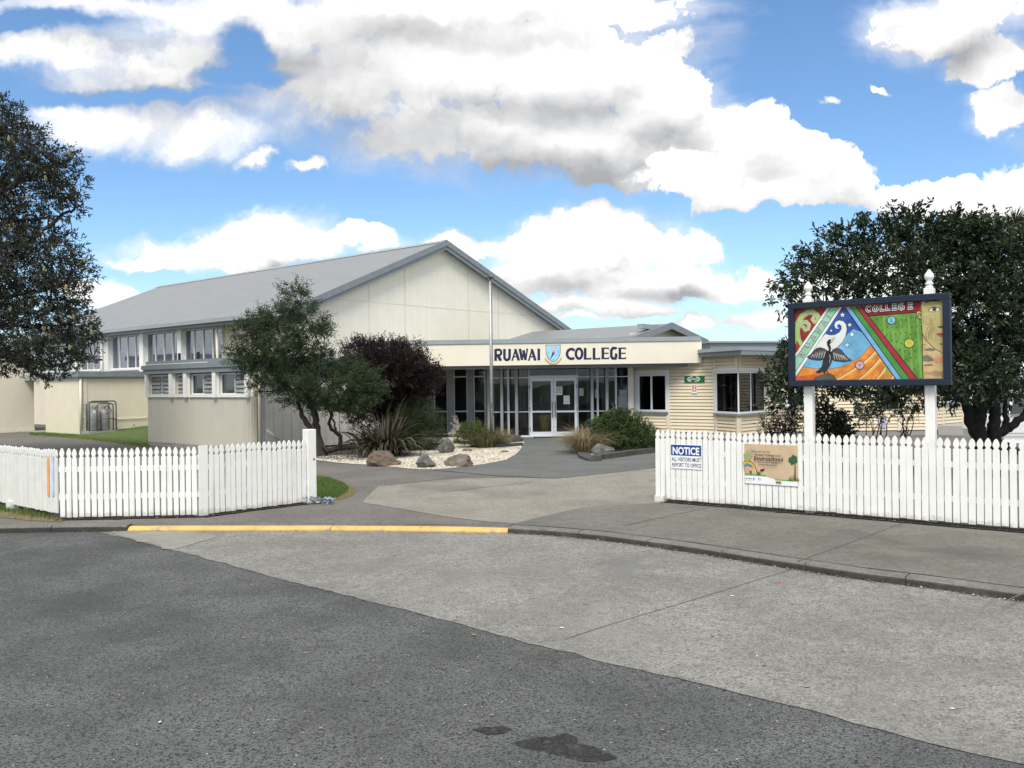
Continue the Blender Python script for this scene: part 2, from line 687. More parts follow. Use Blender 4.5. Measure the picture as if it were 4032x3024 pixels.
def aggregate(name, col, var, chip=1.0, speck=0.0, stain=None, sscale=.35, bump=.5, rough=.9, grain=95, stain2=None, chipc=(.62, .61, .58), mid=1.0):
    """asphalt / chip seal / exposed concrete: stones, specks and big soft stains"""
    m, t, bs = new_mat(name)
    co = t.n('ShaderNodeTexCoord').outputs['Object']
    vo = t.n('ShaderNodeTexVoronoi', feature='F1')
    t.set(vo.inputs['Vector'], co)
    vo.inputs['Scale'].default_value = grain
    sx = t.n('ShaderNodeSeparateColor')
    t.set(sx.inputs[0], vo.outputs['Color'])
    n1, _ = t.noise(co, 34, 5, .7)
    n2, _ = t.noise(co, 1.1, 6, .62)
    n5, _ = t.noise(co, 11, 8, .82)
    g = t.math('ADD', t.math('MULTIPLY', sx.outputs[0], .45 * chip), t.math('ADD', t.math('MULTIPLY', n1, .45), t.math('ADD', t.math('MULTIPLY', t.math('SUBTRACT', n5, .5), mid), .22)))
    lo = tuple(c * (1 - var) for c in col) + (1,)
    hi = tuple(c * (1 + var * 1.15) for c in col) + (1,)
    c = t.mix(t.ramp(g, .36, .90, smooth=False), lo, hi)
    c = t.mix(t.ramp(n2, .30, .72, 0, .55), c, tuple(k * .60 for k in col) + (1,))
    if stain:
        n3, _ = t.noise(co, sscale, 6, .66)
        c = t.mix(t.ramp(n3, .48, .70, 0, stain[3]), c, tuple(stain[:3]) + (1,))
    if stain2:
        mp = t.n('ShaderNodeMapping')
        mp.inputs['Location'].default_value = (13.1, 4.2, 0)
        t.t.links.new(co, mp.inputs[0])
        n4, _ = t.noise(mp.outputs[0], sscale * 2.3, 6, .7)
        c = t.mix(t.ramp(n4, .52, .70, 0, stain2[3]), c, tuple(stain2[:3]) + (1,))
    if speck:
        v2 = t.n('ShaderNodeTexVoronoi', feature='F1')
        t.set(v2.inputs['Vector'], co)
        v2.inputs['Scale'].default_value = 38
        s2 = t.n('ShaderNodeSeparateColor')
        t.set(s2.inputs[0], v2.outputs['Color'])
        hit_ = t.math('MULTIPLY', t.ramp(s2.outputs[1], 1 - speck, 1 - speck * .9), t.ramp(v2.outputs['Distance'], .22, .12))
        c = t.mix(hit_, c, chipc + (1,))
    t.set(bs.inputs['Base Color'], c)
    bs.inputs['Roughness'].default_value = rough
    bs.inputs['Specular IOR Level'].default_value = .2
    b = t.n('ShaderNodeBump')
    b.inputs['Strength'].default_value = bump
    b.inputs['Distance'].default_value = .006
    t.set(b.inputs['Height'], t.math('ADD', vo.outputs['Distance'], n1))
    t.set(bs.inputs['Normal'], b.outputs[0])
    return m


def foliage(name, c0, c1, c2=None, rough=.45, trans=.25, spec=.35):
    """leaves: each leaf its own tint (attribute), a little light through"""
    m, t, bs = new_mat(name)
    at_ = t.n('ShaderNodeAttribute', attribute_name='tint')
    f = at_.outputs['Fac']
    c = t.mix(t.ramp(f, 0, .75, smooth=False), tuple(c0) + (1,), tuple(c1) + (1,))
    if c2:
        c = t.mix(t.ramp(f, .86, .93), c, tuple(c2) + (1,))
    t.set(bs.inputs['Base Color'], c)
    bs.inputs['Roughness'].default_value = rough
    bs.inputs['Specular IOR Level'].default_value = spec
    tr = t.n('ShaderNodeBsdfTranslucent')
    t.set(tr.inputs['Color'], c)
    ms = t.n('ShaderNodeMixShader')
    ms.inputs[0].default_value = trans
    t.t.links.new(bs.outputs[0], ms.inputs[1])
    t.t.links.new(tr.outputs[0], ms.inputs[2])
    t.t.links.new(ms.outputs[0], t.t.nodes['Material Output'].inputs[0])
    return m


def glass(name, tint=(.55, .6, .62), refl=1.0):
    m, t, bs = new_mat(name)
    t.t.nodes.remove(bs)
    tr = t.n('ShaderNodeBsdfTransparent')
    tr.inputs[0].default_value = tuple(tint) + (1,)
    gl = t.n('ShaderNodeBsdfGlossy')
    gl.inputs['Roughness'].default_value = .015
    gl.inputs['Color'].default_value = (.9, .95, 1, 1)
    co = t.n('ShaderNodeTexCoord').outputs['Object']
    nb, _ = t.noise(co, 1.3, 2, .5)
    b = t.n('ShaderNodeBump')
    b.inputs['Strength'].default_value = .05
    b.inputs['Distance'].default_value = .05
    t.set(b.inputs['Height'], nb)
    t.set(gl.inputs['Normal'], b.outputs[0])
    fr = t.n('ShaderNodeFresnel')
    fr.inputs[0].default_value = 1.45
    ms = t.n('ShaderNodeMixShader')
    t.set(ms.inputs[0], t.math('MULTIPLY', fr.outputs[0], refl, clamp=True))
    t.t.links.new(tr.outputs[0], ms.inputs[1])
    t.t.links.new(gl.outputs[0], ms.inputs[2])
    t.t.links.new(ms.outputs[0], t.t.nodes['Material Output'].inputs[0])
    return m


def paint(name, rgb, var=.12, scale=9, rough=.5):
    return mat(name, lin(rgb), rough, var, scale, spec=.25)


WHITE = mat('white_paint', (.79, .78, .74), .55, .04, 4, dirt=(.45, .43, .38, .6), foot=True)
WHITE_OLD = mat('weathered_white_paint', (.68, .68, .63), .7, .05, 5, dirt=(.30, .29, .24, .6))
TRIM_WHITE = mat('white_joinery', (.72, .72, .70), .45, .03, 5)
CREAM = mat('cream_board', (.71, .655, .52), .6, .03, 2, dirt=(.42, .38, .28, .25))
CREAM_RIB = ribbed('cream_ribbed_sheet', (.71, .655, .525), .10, .07, .004, dark=.85, var=.03, dirt=(.5, .45, .35, .15))
GABLE_RIB = ribbed('pale_cream_gable_sheet', (.84, .80, .68), .11, .08, .004, dark=.93, var=.025)
ANNEX_RIB = ribbed('beige_grooved_board', (.56, .52, .43), .085, .11, .006, dark=.74, var=.03, dirt=(.42, .39, .32, .12))
ANNEX_SIDE = ribbed('pale_grey_grooved_board', (.74, .71, .66), .30, .035, .006, dark=.62, dirt=(.42, .40, .37, .22))
GREY_TRIM = mat('blue_grey_trim', (.205, .235, .25), .5, .06, 3)
GREY_TRIM_L = mat('light_blue_grey_trim', (.29, .325, .335), .5, .05, 3)
ROOF_GREY = ribbed('grey_corrugated_roof', (.225, .232, .232), .19, .2, .012, wave=True, dark=.9, rough=.5, spec=.4, stain=(.27, .275, .275, .4))
ROOF_TOP = mat('grey_roof_sheet', (.26, .27, .27), .5, .06, 1)
PLINTH = mat('concrete_plinth', (.30, .29, .27), .85, .12, 5, bump=.3)
GLASS = glass('window_glass', (.74, .76, .77), 1.3)
GLASS_DARK = glass('tinted_window_glass', (.30, .33, .35), .8)
GLASS_SKY = glass('reflecting_window_glass', (.80, .83, .86), 2.6)
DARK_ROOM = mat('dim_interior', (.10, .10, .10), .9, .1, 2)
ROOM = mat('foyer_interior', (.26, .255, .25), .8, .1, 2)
CURTAIN = mat('grey_blue_curtain', (.56, .58, .62), .9, .2, 7, dirt=(.22, .26, .38, .6))
STEEL = mat('galvanised_steel', (.50, .50, .49), .42, .1, 8, metal=.75)
DARK_STEEL = mat('dark_grey_steel', (.10, .10, .105), .5, .1, 9, metal=.3)
ALU = mat('silver_aluminium', (.62, .64, .66), .35, .04, 6, metal=.25)
GREY_POST = mat('grey_painted_post', (.27, .28, .29), .55, .06, 5)
BLACK = mat('black_plastic', (.015, .015, .016), .6, .1, 8)
NAVY = mat('navy_paint', (.012, .018, .05), .5, .1, 7)

# ------------------------------------------------------------------ the ground
ZR = -0.075     # road level
RD = aggregate('dark_asphalt', (.074, .0755, .0745), 1.0, 1.5, .03, stain=(.043, .045, .047, .55), bump=1.0, grain=105, mid=.45)
FORE = aggregate('grey_chip_seal', (.190, .186, .170), .55, 1.1, .03, stain=(.215, .208, .188, .55), sscale=.22, bump=.6, grain=85,
                 stain2=(.13, .129, .122, .5))
SITE = aggregate('old_asphalt', (.155, .147, .132), .45, .7, .02, stain=(.185, .176, .155, .6), sscale=.3, bump=.5)
SLAB = aggregate('driveway_concrete', (.268, .25, .212), .45, .6, .02, stain=(.15, .142, .122, .9), sscale=.45, bump=.35,
                 stain2=(.29, .275, .235, .4))
PAVE = aggregate('stained_pavement_concrete', (.170, .163, .142), .45, .6, .02, stain=(.085, .083, .074, .8), sscale=.35, bump=.4,
                 stain2=(.19, .183, .152, .6))
PATH = aggregate('grey_green_path', (.142, .147, .138), .30, .6, .01, stain=(.115, .119, .112, .5), sscale=.5, bump=.35)
KERBM = aggregate('kerb_concrete', (.19, .185, .168), .34, .5, .0, stain=(.085, .083, .076, .7), sscale=1.2, bump=.4)
DIRT = aggregate('dark_soil', (.035, .032, .026), .6, 1.0, .03, bump=.8)
TERR = mat('field_grass', (.05, .085, .02), .95, .3, .8)


def sheet(name, pts, z, m, jitter=0.0, parent=None, kind='structure', sub=.35):
    """a flat ground sheet from ground points; ragged edge if jitter"""
    P = [Vector((p[0], p[1])) for p in pts]
    if jitter:
        Q = []
        for k, p in enumerate(P):
            q = P[(k + 1) % len(P)]
            n = max(1, min(60, int((q - p).length / sub)))
            for i in range(n):
                r = p.lerp(q, i / n)
                if i:
                    r += Vector((rng.normal(0, jitter), rng.normal(0, jitter)))
                Q.append(r)
        P = Q
    mb = MB()
    mb.poly([(p.x, p.y, z) for p in P])
    o = mb.build(name, m, parent, WORLD)
    me = o.data
    if me.polygons[0].normal.z < 0:
        me.flip_normals()
    if kind and parent is None:
        o['kind'] = kind
    return o


def GD(pts, z=0.0):
    return [G(d(x, y), z) for x, y in pts]


# land to the horizon
mb = MB()
mb.poly([(-900, -900, -.14), (900, -900, -.14), (900, 1800, -.14), (-900, 1800, -.14)])
mb.build('ground', TERR, None, WORLD, kind='structure')

KD = [(-900, 1166), (-260, 1160), (0, 1152), (130, 1149.5), (275, 1148.5), (480, 1147.5), (690, 1147.5), (900, 1149), (1097, 1152.5), (1190, 1158), (1290, 1167),
      (1480, 1193), (1700, 1229), (1850, 1252), (2000, 1271), (2212, 1301), (2600, 1356), (3300, 1456)]
KF = [Vector((p.x, p.y)) for p in GD(KD, ZR)]
KB = []
for k, p in enumerate(KF):
    t = (KF[min(k + 1, len(KF) - 1)] - KF[max(k - 1, 0)]).normalized()
    KB.append(p + Vector((-t.y, t.x)) * .16)


def lerp_poly(P, n_from, n_to):
    return P[n_from:n_to + 1]


# road and forecourt
mb = MB()
pts = [(-90, -40), (90, -40), (90, KF[-1].y)] + [(p.x, p.y) for p in reversed(KF)] + [(-90, KF[0].y)]
mb.poly([(x, y, ZR) for x, y in pts])
mb.build('road', RD, None, WORLD, kind='structure')
edge = GD([(3300, 1900), (2600, 1745), (2350, 1690), (2212, 1653), (2100, 1629), (1990, 1603), (1900, 1577), (1800, 1549), (1700, 1524), (1600, 1500), (1500, 1475),
           (1350, 1442), (1200, 1405), (1050, 1365), (900, 1325), (800, 1301), (700, 1275), (600, 1250), (500, 1222),
           (410, 1198), (330, 1178), (270, 1163), (215, 1150)], ZR)
sheet('forecourt', [(p.x, p.y - .012) for p in KF[4:]] + [(p.x, p.y) for p in edge], ZR + .005, FORE, .012, sub=.12)
sheet('concrete_patch', GD([(240, 1149.5), (330, 1149), (420, 1149), (468, 1160), (430, 1172), (375, 1189), (330, 1177), (270, 1162)], ZR), ZR + .009,
      aggregate('pale_concrete', (.27, .26, .225), .3, .5, .02, bump=.3), .03, sub=.15)
STAINM = aggregate('oily_asphalt', (.038, .038, .038), .6, .8, 0, bump=.6)
SANDM = aggregate('sandy_asphalt', (.13, .125, .11), .5, .8, 0, bump=.6)


def ragged(m, scale, lo, hi):
    """a worn patch: the road shows through it in specks"""
    t = NT(m.node_tree)
    co = t.n('ShaderNodeTexCoord').outputs['Object']
    n1, _ = t.noise(co, scale, 8, .8)
    tr = t.n('ShaderNodeBsdfTransparent')
    ms = t.n('ShaderNodeMixShader')
    t.set(ms.inputs[0], t.ramp(n1, lo, hi))
    t.t.links.new(tr.outputs[0], ms.inputs[1])
    t.t.links.new(m.node_tree.nodes['Principled BSDF'].outputs[0], ms.inputs[2])
    t.t.links.new(ms.outputs[0], m.node_tree.nodes['Material Output'].inputs[0])


ragged(STAINM, 9, .36, .56)
ragged(SANDM, 10, .42, .62)
sheet('asphalt_stain', GD([(1100, 1606), (1130, 1600), (1170, 1593), (1215, 1584), (1245, 1592), (1250, 1607), (1300, 1622), (1335, 1640), (1290, 1647), (1230, 1640), (1180, 1628), (1130, 1617)], ZR), ZR + .004, STAINM, .012, sub=.06)
sheet('asphalt_stain', GD([(1018, 1577), (1045, 1571), (1085, 1568), (1105, 1576), (1088, 1586), (1050, 1588)], ZR), ZR + .004, STAINM, .01, sub=.05)
sheet('asphalt_stain', GD([(1095, 1412), (1150, 1400), (1215, 1408), (1260, 1419), (1200, 1427), (1130, 1424)], ZR), ZR + .004,
      SANDM, .015, sub=.06)
sheet('asphalt_stain', GD([(1150, 1350), (1260, 1385), (1400, 1425), (1520, 1462), (1480, 1468), (1330, 1432), (1180, 1378)], ZR), ZR + .0035, STAINM, .02, sub=.06)

# site: pavement level
front = [(p.x, p.y) for p in KB]
sheet('asphalt_drive', front + [(60, KB[-1].y), (60, 75), (-60, 75), (-60, KB[0].y)], 0.0, SITE)


def joint(name, pts, z, w, m, parent):
    mb = MB()
    P = [Vector((p[0], p[1])) for p in pts]
    for p, q in zip(P, P[1:]):
        t = (q - p).normalized()
        n = Vector((-t.y, t.x)) * w / 2
        mb.poly([(p.x - n.x, p.y - n.y, z), (q.x - n.x, q.y - n.y, z), (q.x + n.x, q.y + n.y, z), (p.x + n.x, p.y + n.y, z)])
    o = mb.build(name, m, parent, WORLD)
    return o


JOINT = mat('joint_dirt', (.105, .10, .088), .95, .3, 20)
fo = bpy.data.objects['forecourt']
joint('expansion_joint', [G(V('q', x, y), ZR) for x, y in [(225, 682), (430, 615), (700, 535), (960, 455), (1215, 376)]], ZR + .0085, .009, JOINT, fo)

slab = sheet('driveway', GD([(783, 1086), (800, 1068), (818, 1050), (900, 1043), (1003, 1033.5), (1180, 1033), (1300, 1024), (1418, 1011), (1460, 1010), (1460, 1084), (1420, 1087), (1260, 1096), (1180, 1114), (1112, 1131), (1060, 1128), (960, 1116), (870, 1100)]), .004, SLAB, .01)
joint('expansion_joint', [G(V('n', x, y)) for x, y in [(730, 655), (1000, 618), (1400, 570), (1700, 540)]], .0075, .02, JOINT, slab)
joint('expansion_joint', [G(V('n', x, y)) for x, y in [(1330, 712), (1640, 675), (1900, 648), (2200, 610)]], .0075, .02, JOINT, slab)
pave = sheet('pavement', GD([(1102, 1134.5), (1180, 1115), (1260, 1097), (1420, 1087.5), (1700, 1113), (1960, 1139), (2212, 1162), (2700, 1205), (3200, 1250)]) +
             [(p.x, p.y + .004) for p in reversed(KB[8:])], .010, PAVE, 0)
for seg in ([(480, 192), (700, 143), (910, 100)], [(1235, 345), (1450, 268), (1690, 178)], [(2130, 520), (2500, 350)]):
    joint('expansion_joint', [G(V('q', x, y)) for x, y in seg], .0135, .014, JOINT, pave)
path = sheet('path', [G(V('n', x, y)) for x, y in [(1050, 487), (1230, 489), (1370, 481), (1500, 466), (1640, 451), (1750, 436), (1860, 415), (1950, 394), (2030, 350), (2085, 300), (2112, 250), (2116, 200), (2118, 178)]] +
             [G(V('o', x, y)) for x, y in [(840, 232), (850, 330), (845, 420), (880, 490), (1000, 530), (1170, 545), (1290, 500), (1600, 455), (1840, 425), (2300, 370), (2300, 560), (1800, 612), (1450, 655), (1150, 688), (850, 720), (560, 748), (200, 722)]] +
             [G(V('n', x, y)) for x, y in [(1850, 552), (1640, 532), (1400, 510), (1230, 496)]], .009, PATH, 0)

# kerbs in one metre lengths
KERB_Y = mat('worn_yellow_paint', (.60, .37, .12), .7, .12, 4, stain=(.30, .25, .17, .95), sscale=3.2, dirt=(.2, .17, .12, .6))


def kerb(name, i0, i1, m, prof, gap=.006, seg=1.0, alt_faces=()):
    """prof: (distance behind the front edge, z)"""
    P = KF[i0:i1 + 1]
    L = [0]
    for p, q in zip(P, P[1:]):
        L.append(L[-1] + (q - p).length)

    def at_len(s):
        s = min(max(s, 0), L[-1] - 1e-6)
        for k in range(len(P) - 1):
            if s <= L[k + 1]:
                f = (s - L[k]) / (L[k + 1] - L[k])
                return P[k].lerp(P[k + 1], f), (P[k + 1] - P[k]).normalized()
    mb = MB()
    s = 0.0
    while s < L[-1] - .02:
        e = min(s + seg, L[-1])
        rings = []
        for q in np.linspace(s + gap, e - gap, 4):
            p, t = at_len(q)
            n = Vector((-t.y, t.x))
            j = rng.normal(0, .0025)
            rings.append([(p.x + n.x * (b + j), p.y + n.y * (b + j), z + rng.normal(0, .0012)) for b, z in prof])
        i = len(mb.v)
        k = len(prof)
        for r in rings:
            mb.v += r
        for r in range(3):
            for c in range(k):
                c2 = (c + 1) % k
                mb.f.append((i + r * k + c, i + (r + 1) * k + c, i + (r + 1) * k + c2, i + r * k + c2))
                mb.m.append(1 if c in alt_faces else 0)
        mb.f.append(tuple(i + c for c in range(k)))
        mb.f.append(tuple(i + 3 * k + c for c in range(k - 1, -1, -1)))
        mb.m += [0, 0]
        s = e
    return mb.build(name, m, None, WORLD, kind='structure')


KP = [(0, ZR - .04), (.0, ZR + .05), (.006, -.012), (.018, .006), (.155, .010), (.160, .006), (.160, ZR - .04)]
KERB_SHADE = aggregate('shaded_grimy_kerb_face', (.062, .060, .052), .45, .5, 0, stain=(.13, .125, .11, .5), sscale=1.6, bump=.5)  # shade of the upright front painted into the colour, along with kerb dirt
kerb('kerb', 0, 4, [KERBM, KERB_SHADE], KP, alt_faces=(0, 1))
kerb('kerb', 8, len(KF) - 1, [KERBM, KERB_SHADE], KP, seg=.95, alt_faces=(0, 1))
joint('expansion_joint', [p + Vector((.004, .010)) for p in KB[8:]], .0145, .016, JOINT, pave)
KPY = [(0, ZR - .04), (.0, ZR + .02), (.014, ZR + .036), (.035, ZR + .050), (.065, ZR + .058), (.085, ZR + .060), (.160, -.001), (.165, -.1)]
kerb('yellow_kerb', 4, 8, [KERB_Y, SITE], KPY, seg=2.7, gap=.004, alt_faces=(5, 6))

# lawns, dry verge and dark soil under the fences
LAWN = mat('lawn_soil', (.075, .115, .028), .95, .25, 4, stain=(.10, .13, .04, .5), sscale=2)
GRASS = foliage('grass_blade', (.045, .10, .018), (.12, .20, .05), (.32, .27, .12), .6, .3, .2)
DRYG = foliage('dry_grass_blade', (.26, .20, .09), (.42, .34, .18), (.14, .17, .05), .7, .3, .2)


def in_poly(x, y, P):
    ins = np.zeros(len(x), bool)
    n = len(P)
    for i in range(n):
        x1, y1 = P[i][0], P[i][1]
        x2, y2 = P[(i + 1) % n][0], P[(i + 1) % n][1]
        c = ((y1 > y) != (y2 > y)) & (x < (x2 - x1) * (y - y1) / (y2 - y1 + 1e-12) + x1)
        ins ^= c
    return ins


def scatter(P, n):
    P = np.array([(p[0], p[1]) for p in P])
    lo, hi = P.min(0), P.max(0)
    xs, ys = [], []
    while sum(map(len, xs)) < n:
        x = rng.uniform(lo[0], hi[0], n)
        y = rng.uniform(lo[1], hi[1], n)
        k = in_poly(x, y, P)
        xs.append(x[k])
        ys.append(y[k])
    return np.concatenate(xs)[:n], np.concatenate(ys)[:n]


def zfun0(x, y):
    return np.zeros_like(x)


def blades(name, P, n, h, w, m, z=.006, zf=zfun0, lean=.5):
    x, y = scatter(P, n)
    an = rng.uniform(0, 2 * np.pi, n)
    hh = h * rng.uniform(.5, 1.15, n)
    dx, dy = np.cos(an), np.sin(an)
    la = rng.uniform(0, 2 * np.pi, n)
    ll = hh * lean * rng.uniform(.2, 1, n)
    zz = z + zf(x, y)
    v = np.zeros((n, 3, 3))
    v[:, 0] = np.stack([x - dx * w, y - dy * w, zz - .004], 1)
    v[:, 1] = np.stack([x + dx * w, y + dy * w, zz - .004], 1)
    v[:, 2] = np.stack([x + np.cos(la) * ll, y + np.sin(la) * ll, zz + hh], 1)
    mb = MB()
    mb.v = v.reshape(-1, 3).tolist()
    mb.f = [(3 * i, 3 * i + 1, 3 * i + 2) for i in range(n)]
    mb.m = [0] * n
    mb.attr = np.repeat(rng.uniform(0, 1, n), 3).astype(np.float32)
    return mb.build(name, m, None, WORLD, kind='stuff')


# lawn by the drive, right of the left hand gatepost
PL2 = [G(V('n', x, y)) for x, y in [(60, 548), (105, 560), (160, 566), (230, 576), (310, 602), (375, 634), (418, 662), (428, 690), (405, 722), (345, 757), (262, 780), (175, 792), (90, 800), (40, 800)]]
sheet('lawn_edging', [p + (p - PL2[0]) * .03 for p in PL2], .004, DIRT, .03, sub=.15)
sheet('lawn', PL2, .0075, LAWN, .01)
blades('grass', PL2, 9000, .05, .0045, GRASS, .008)
xe = [G(V('n', x, y)) for x, y in [(310, 600), (375, 634), (418, 662), (428, 690), (405, 722), (345, 757), (262, 780), (265, 795), (365, 782), (470, 740), (500, 700), (460, 672), (400, 640), (320, 596)]]
blades('dry_grass', xe, 2500, .035, .004, DRYG, .004)
# lawn against the hall wing (rises a little to the wall)
LA = [G(d(x, y)) for x, y in [(60, 944), (86, 938), (120, 934.5)]]

# ------------------------------------------------------------------ buildings
U = Vector((-.769, .639)).normalized()          # away to the left, along the hall
AP = G(V('c', 120, 1378))
AF = Frame(AP, (-U.x, -U.y))                    # front wall of the low changing block
_g = Frame(AF.w(0, 5.15), (-U.x, -U.y))
GF = Frame(_g.w(_g.hit((1140, 1224))[0], 0), (-U.x, -U.y))   # side wall of the hall, x=0 at the gable corner


def window(parent, frame, a0, a1, z0, z1, y, divs=(), rails=(), fw=.05, mw=.035, dep=.06, fm=None, gm=None, name='window',
           sill=None, skip=(), pane_y=None):
    """joinery frame with mullions; its pane is a sub-part"""
    fm = fm or TRIM_WHITE
    gm = gm or GLASS_DARK
    mb = MB()
    mb.box(a0, a1, y, y + dep, z0, z0 + fw)
    mb.box(a0, a1, y, y + dep, z1 - fw, z1)
    fl, fr_w = (.012 if 'l' in skip else fw), (.012 if 'r' in skip else fw)
    mb.box(a0, a0 + fl, y, y + dep, z0 + fw, z1 - fw)
    mb.box(a1 - fr_w, a1, y, y + dep, z0 + fw, z1 - fw)
    for q in divs:
        x = a0 + (a1 - a0) * q
        mb.box(x - mw / 2, x + mw / 2, y + .004, y + dep - .004, z0 + fw, z1 - fw)
    for q in rails:
        z = z0 + (z1 - z0) * q
        xs = [a0 + fw] + [a0 + (a1 - a0) * k for k in divs] + [a1 - fw]
        for k in range(len(xs) - 1):
            l = xs[k] + (mw / 2 if k else 0)
            r = xs[k + 1] - (mw / 2 if k < len(xs) - 2 else 0)
            mb.box(l, r, y + .008, y + dep - .008, z - mw / 2, z + mw / 2)
    w = mb.build(name, fm, parent, frame)
    bevel(w, .004, 1)
    mp = MB()
    py = y + dep * .55 if pane_y is None else pane_y
    mp.poly([(a0 + fw * .5, py, z0 + fw * .5), (a1 - fw * .5, py, z0 + fw * .5), (a1 - fw * .5, py, z1 - fw * .5), (a0 + fw * .5, py, z1 - fw * .5)])
    mp.build('pane', gm, w, frame)
    if sill is not None:
        s = MB().box(a0 - .05, a1 + .05, y - .07, y + dep, z0 - .05, z0 - .003).build('sill', sill, w, frame)
    return w


def room_box(parent, frame, a0, a1, b0, b1, z0, z1, m, name='interior'):
    """the inside of a room seen through its window: back, sides, floor, ceiling"""
    mb = MB()
    mb.poly([(a0, b1, z0), (a1, b1, z0), (a1, b1, z1), (a0, b1, z1)])
    mb.poly([(a0, b0, z0), (a0, b1, z0), (a0, b1, z1), (a0, b0, z1)])
    mb.poly([(a1, b0, z0), (a1, b0, z1), (a1, b1, z1), (a1, b1, z0)])
    mb.poly([(a0, b0, z0), (a1, b0, z0), (a1, b1, z0), (a0, b1, z0)])
    mb.poly([(a0, b0, z1), (a0, b1, z1), (a1, b1, z1), (a1, b0, z1)])
    return mb.build(name, m, parent, frame)


def curtain(parent, frame, a0, a1, z0, z1, y, m, waves=.14, amp=.03, name='curtain'):
    mb = MB()
    n = max(8, int((a1 - a0) / .025))
    ph = rng.uniform(0, 6, 3)
    i0 = len(mb.v)
    for k in range(n + 1):
        x = a0 + (a1 - a0) * k / n
        yy = y + amp * (math.sin(x * 2 * math.pi / waves + ph[0]) + .5 * math.sin(x * 2 * math.pi / (waves * 1.7) + ph[1]))
        mb.v += [(x, yy, z0), (x, yy, z1)]
    for k in range(n):
        mb.f.append((i0 + 2 * k, i0 + 2 * k + 2, i0 + 2 * k + 3, i0 + 2 * k + 1))
        mb.m.append(0)
    return mb.build(name, m, parent, frame, smooth=True)


# ---------------- the gymnasium hall
HL, HB, HA = 23.4, 16.3, 7.75          # length, width, ridge position
ZE, ZRG = 4.54, 7.80                   # wall top, ridge (underside)
hall = thing('assembly_hall', 'big cream gymnasium hall with grey gabled roof and curtained clerestory windows', 'hall', GF.w(0, 0), 0)
ax = lambda x, y=1000: GF.hit(V('a', x, y))[0]
SZ, HZ = 2.69, 4.25
bays = [(ax(-1200, 1100), ax(-690, 1100)), (ax(-620, 1100), ax(-90, 1100)), (ax(-20, 1100), ax(347, 1100)), (ax(428), ax(877)), (ax(938), ax(1432)), (ax(1490), ax(2022))]
mb = MB()
mb.box(-HL, 0, .10, .22, 0, SZ)
mb.box(-HL, 0, .10, .22, HZ, ZE)
edges_ = [-HL] + [v for b in bays for v in b] + [0]
for k in range(0, len(edges_), 2):
    if edges_[k + 1] - edges_[k] > .01:
        mb.box(edges_[k] + .02, edges_[k + 1] - .02, .135, .22, SZ, HZ)
mb.build('wall', CREAM_RIB, hall, GF)
# gable end (x = 0), far gable, back wall
gz = lambda b: ZE + (ZRG - ZE) * (1 - abs(b - HA) / (HA if b < HA else HB - HA))
GE = GF.sub(0, 0, (0, 1))     # x runs along the gable, away to the right
gable = MB()
gable.prism([(.0, 0), (HB, 0), (HB, ZE), (HA, ZRG), (.0, ZE)], -.02, .14)
gable.build('gable_wall', GABLE_RIB, hall, GE)
mb = MB()
seam_z = GE.hit(V('d', 700, 1185))[1]
za = lambda b: seam_z
mb.box((seam_z - ZE) / (ZRG - ZE) * HA, HB - (seam_z - ZE) / (ZRG - ZE) * (HB - HA), -.027, -.02, seam_z - .012, seam_z + .012)
for (vw, x, y) in (('C', 1110, 300), ('C', 1395, 300), ('d', 712, 1300), ('d', 1145, 1300)):
    a_, _ = GE.hit(V(vw, x, y))
    mb.box(a_ - .045, a_ + .045, -.0245, -.02, 1.5, gz(a_) - .05)
mb.build('cover_batten', mat('cream_batten', (.71, .68, .575), .6, .04, 3), hall, GE)
mb = MB()
mb.prism([(.0, 0), (HB, 0), (HB, ZE), (HA, ZRG), (.0, ZE)], -.14, 0)
mb.build('back_gable_wall', CREAM_RIB, hall, GF.sub(-HL, 0, (0, 1)))
MB().box(-HL + .14, -.14, HB - .15, HB - .02, 0, ZE).build('rear_wall', CREAM_RIB, hall, GF)
# roof: two corrugated planes with eaves
OV, RT = .45, .10
s1 = (ZRG - ZE) / HA
s2 = (ZRG - ZE) / (HB - HA)
mb = MB()
for (b0, z0, b1, z1) in ((-OV, ZE - OV * s1, HA, ZRG), (HB + OV, ZE - OV * s2, HA, ZRG)):
    lo, hi = sorted(((b0, z0), (b1, z1)))
    mb.hexa([(-HL - .3, lo[0], lo[1] + .02), (.34, lo[0], lo[1] + .02), (.34, hi[0], hi[1] + .02), (-HL - .3, hi[0], hi[1] + .02),
             (-HL - .3, lo[0], lo[1] + .02 + RT), (.34, lo[0], lo[1] + .02 + RT), (.34, hi[0], hi[1] + .02 + RT), (-HL - .3, hi[0], hi[1] + .02 + RT)])
mb.build('roof', ROOF_GREY, hall, GF)
mb = MB()
zr = ZRG + RT + .022
mb.prism([(HA - .22, zr - .22 * s1 + .02), (HA, zr + .03), (HA + .22, zr - .22 * s2 + .02), (HA + .22, zr - .22 * s2 + .04), (HA, zr + .055), (HA - .22, zr - .22 * s1 + .04)], -HL - .3 + 0, .36)
rc = mb
# ridge cap runs along the hall: build it in the gable frame turned
mbr = MB()
mbr.prism([(HA - .22, zr - .22 * s1 + .015), (HA, zr + .03), (HA + .22, zr - .22 * s2 + .015), (HA + .22, zr - .22 * s2 + .035), (HA, zr + .055), (HA - .22, zr - .22 * s1 + .035)], -.37, HL + .31)
mbr.build('ridge_cap', GREY_TRIM_L, hall, GE)
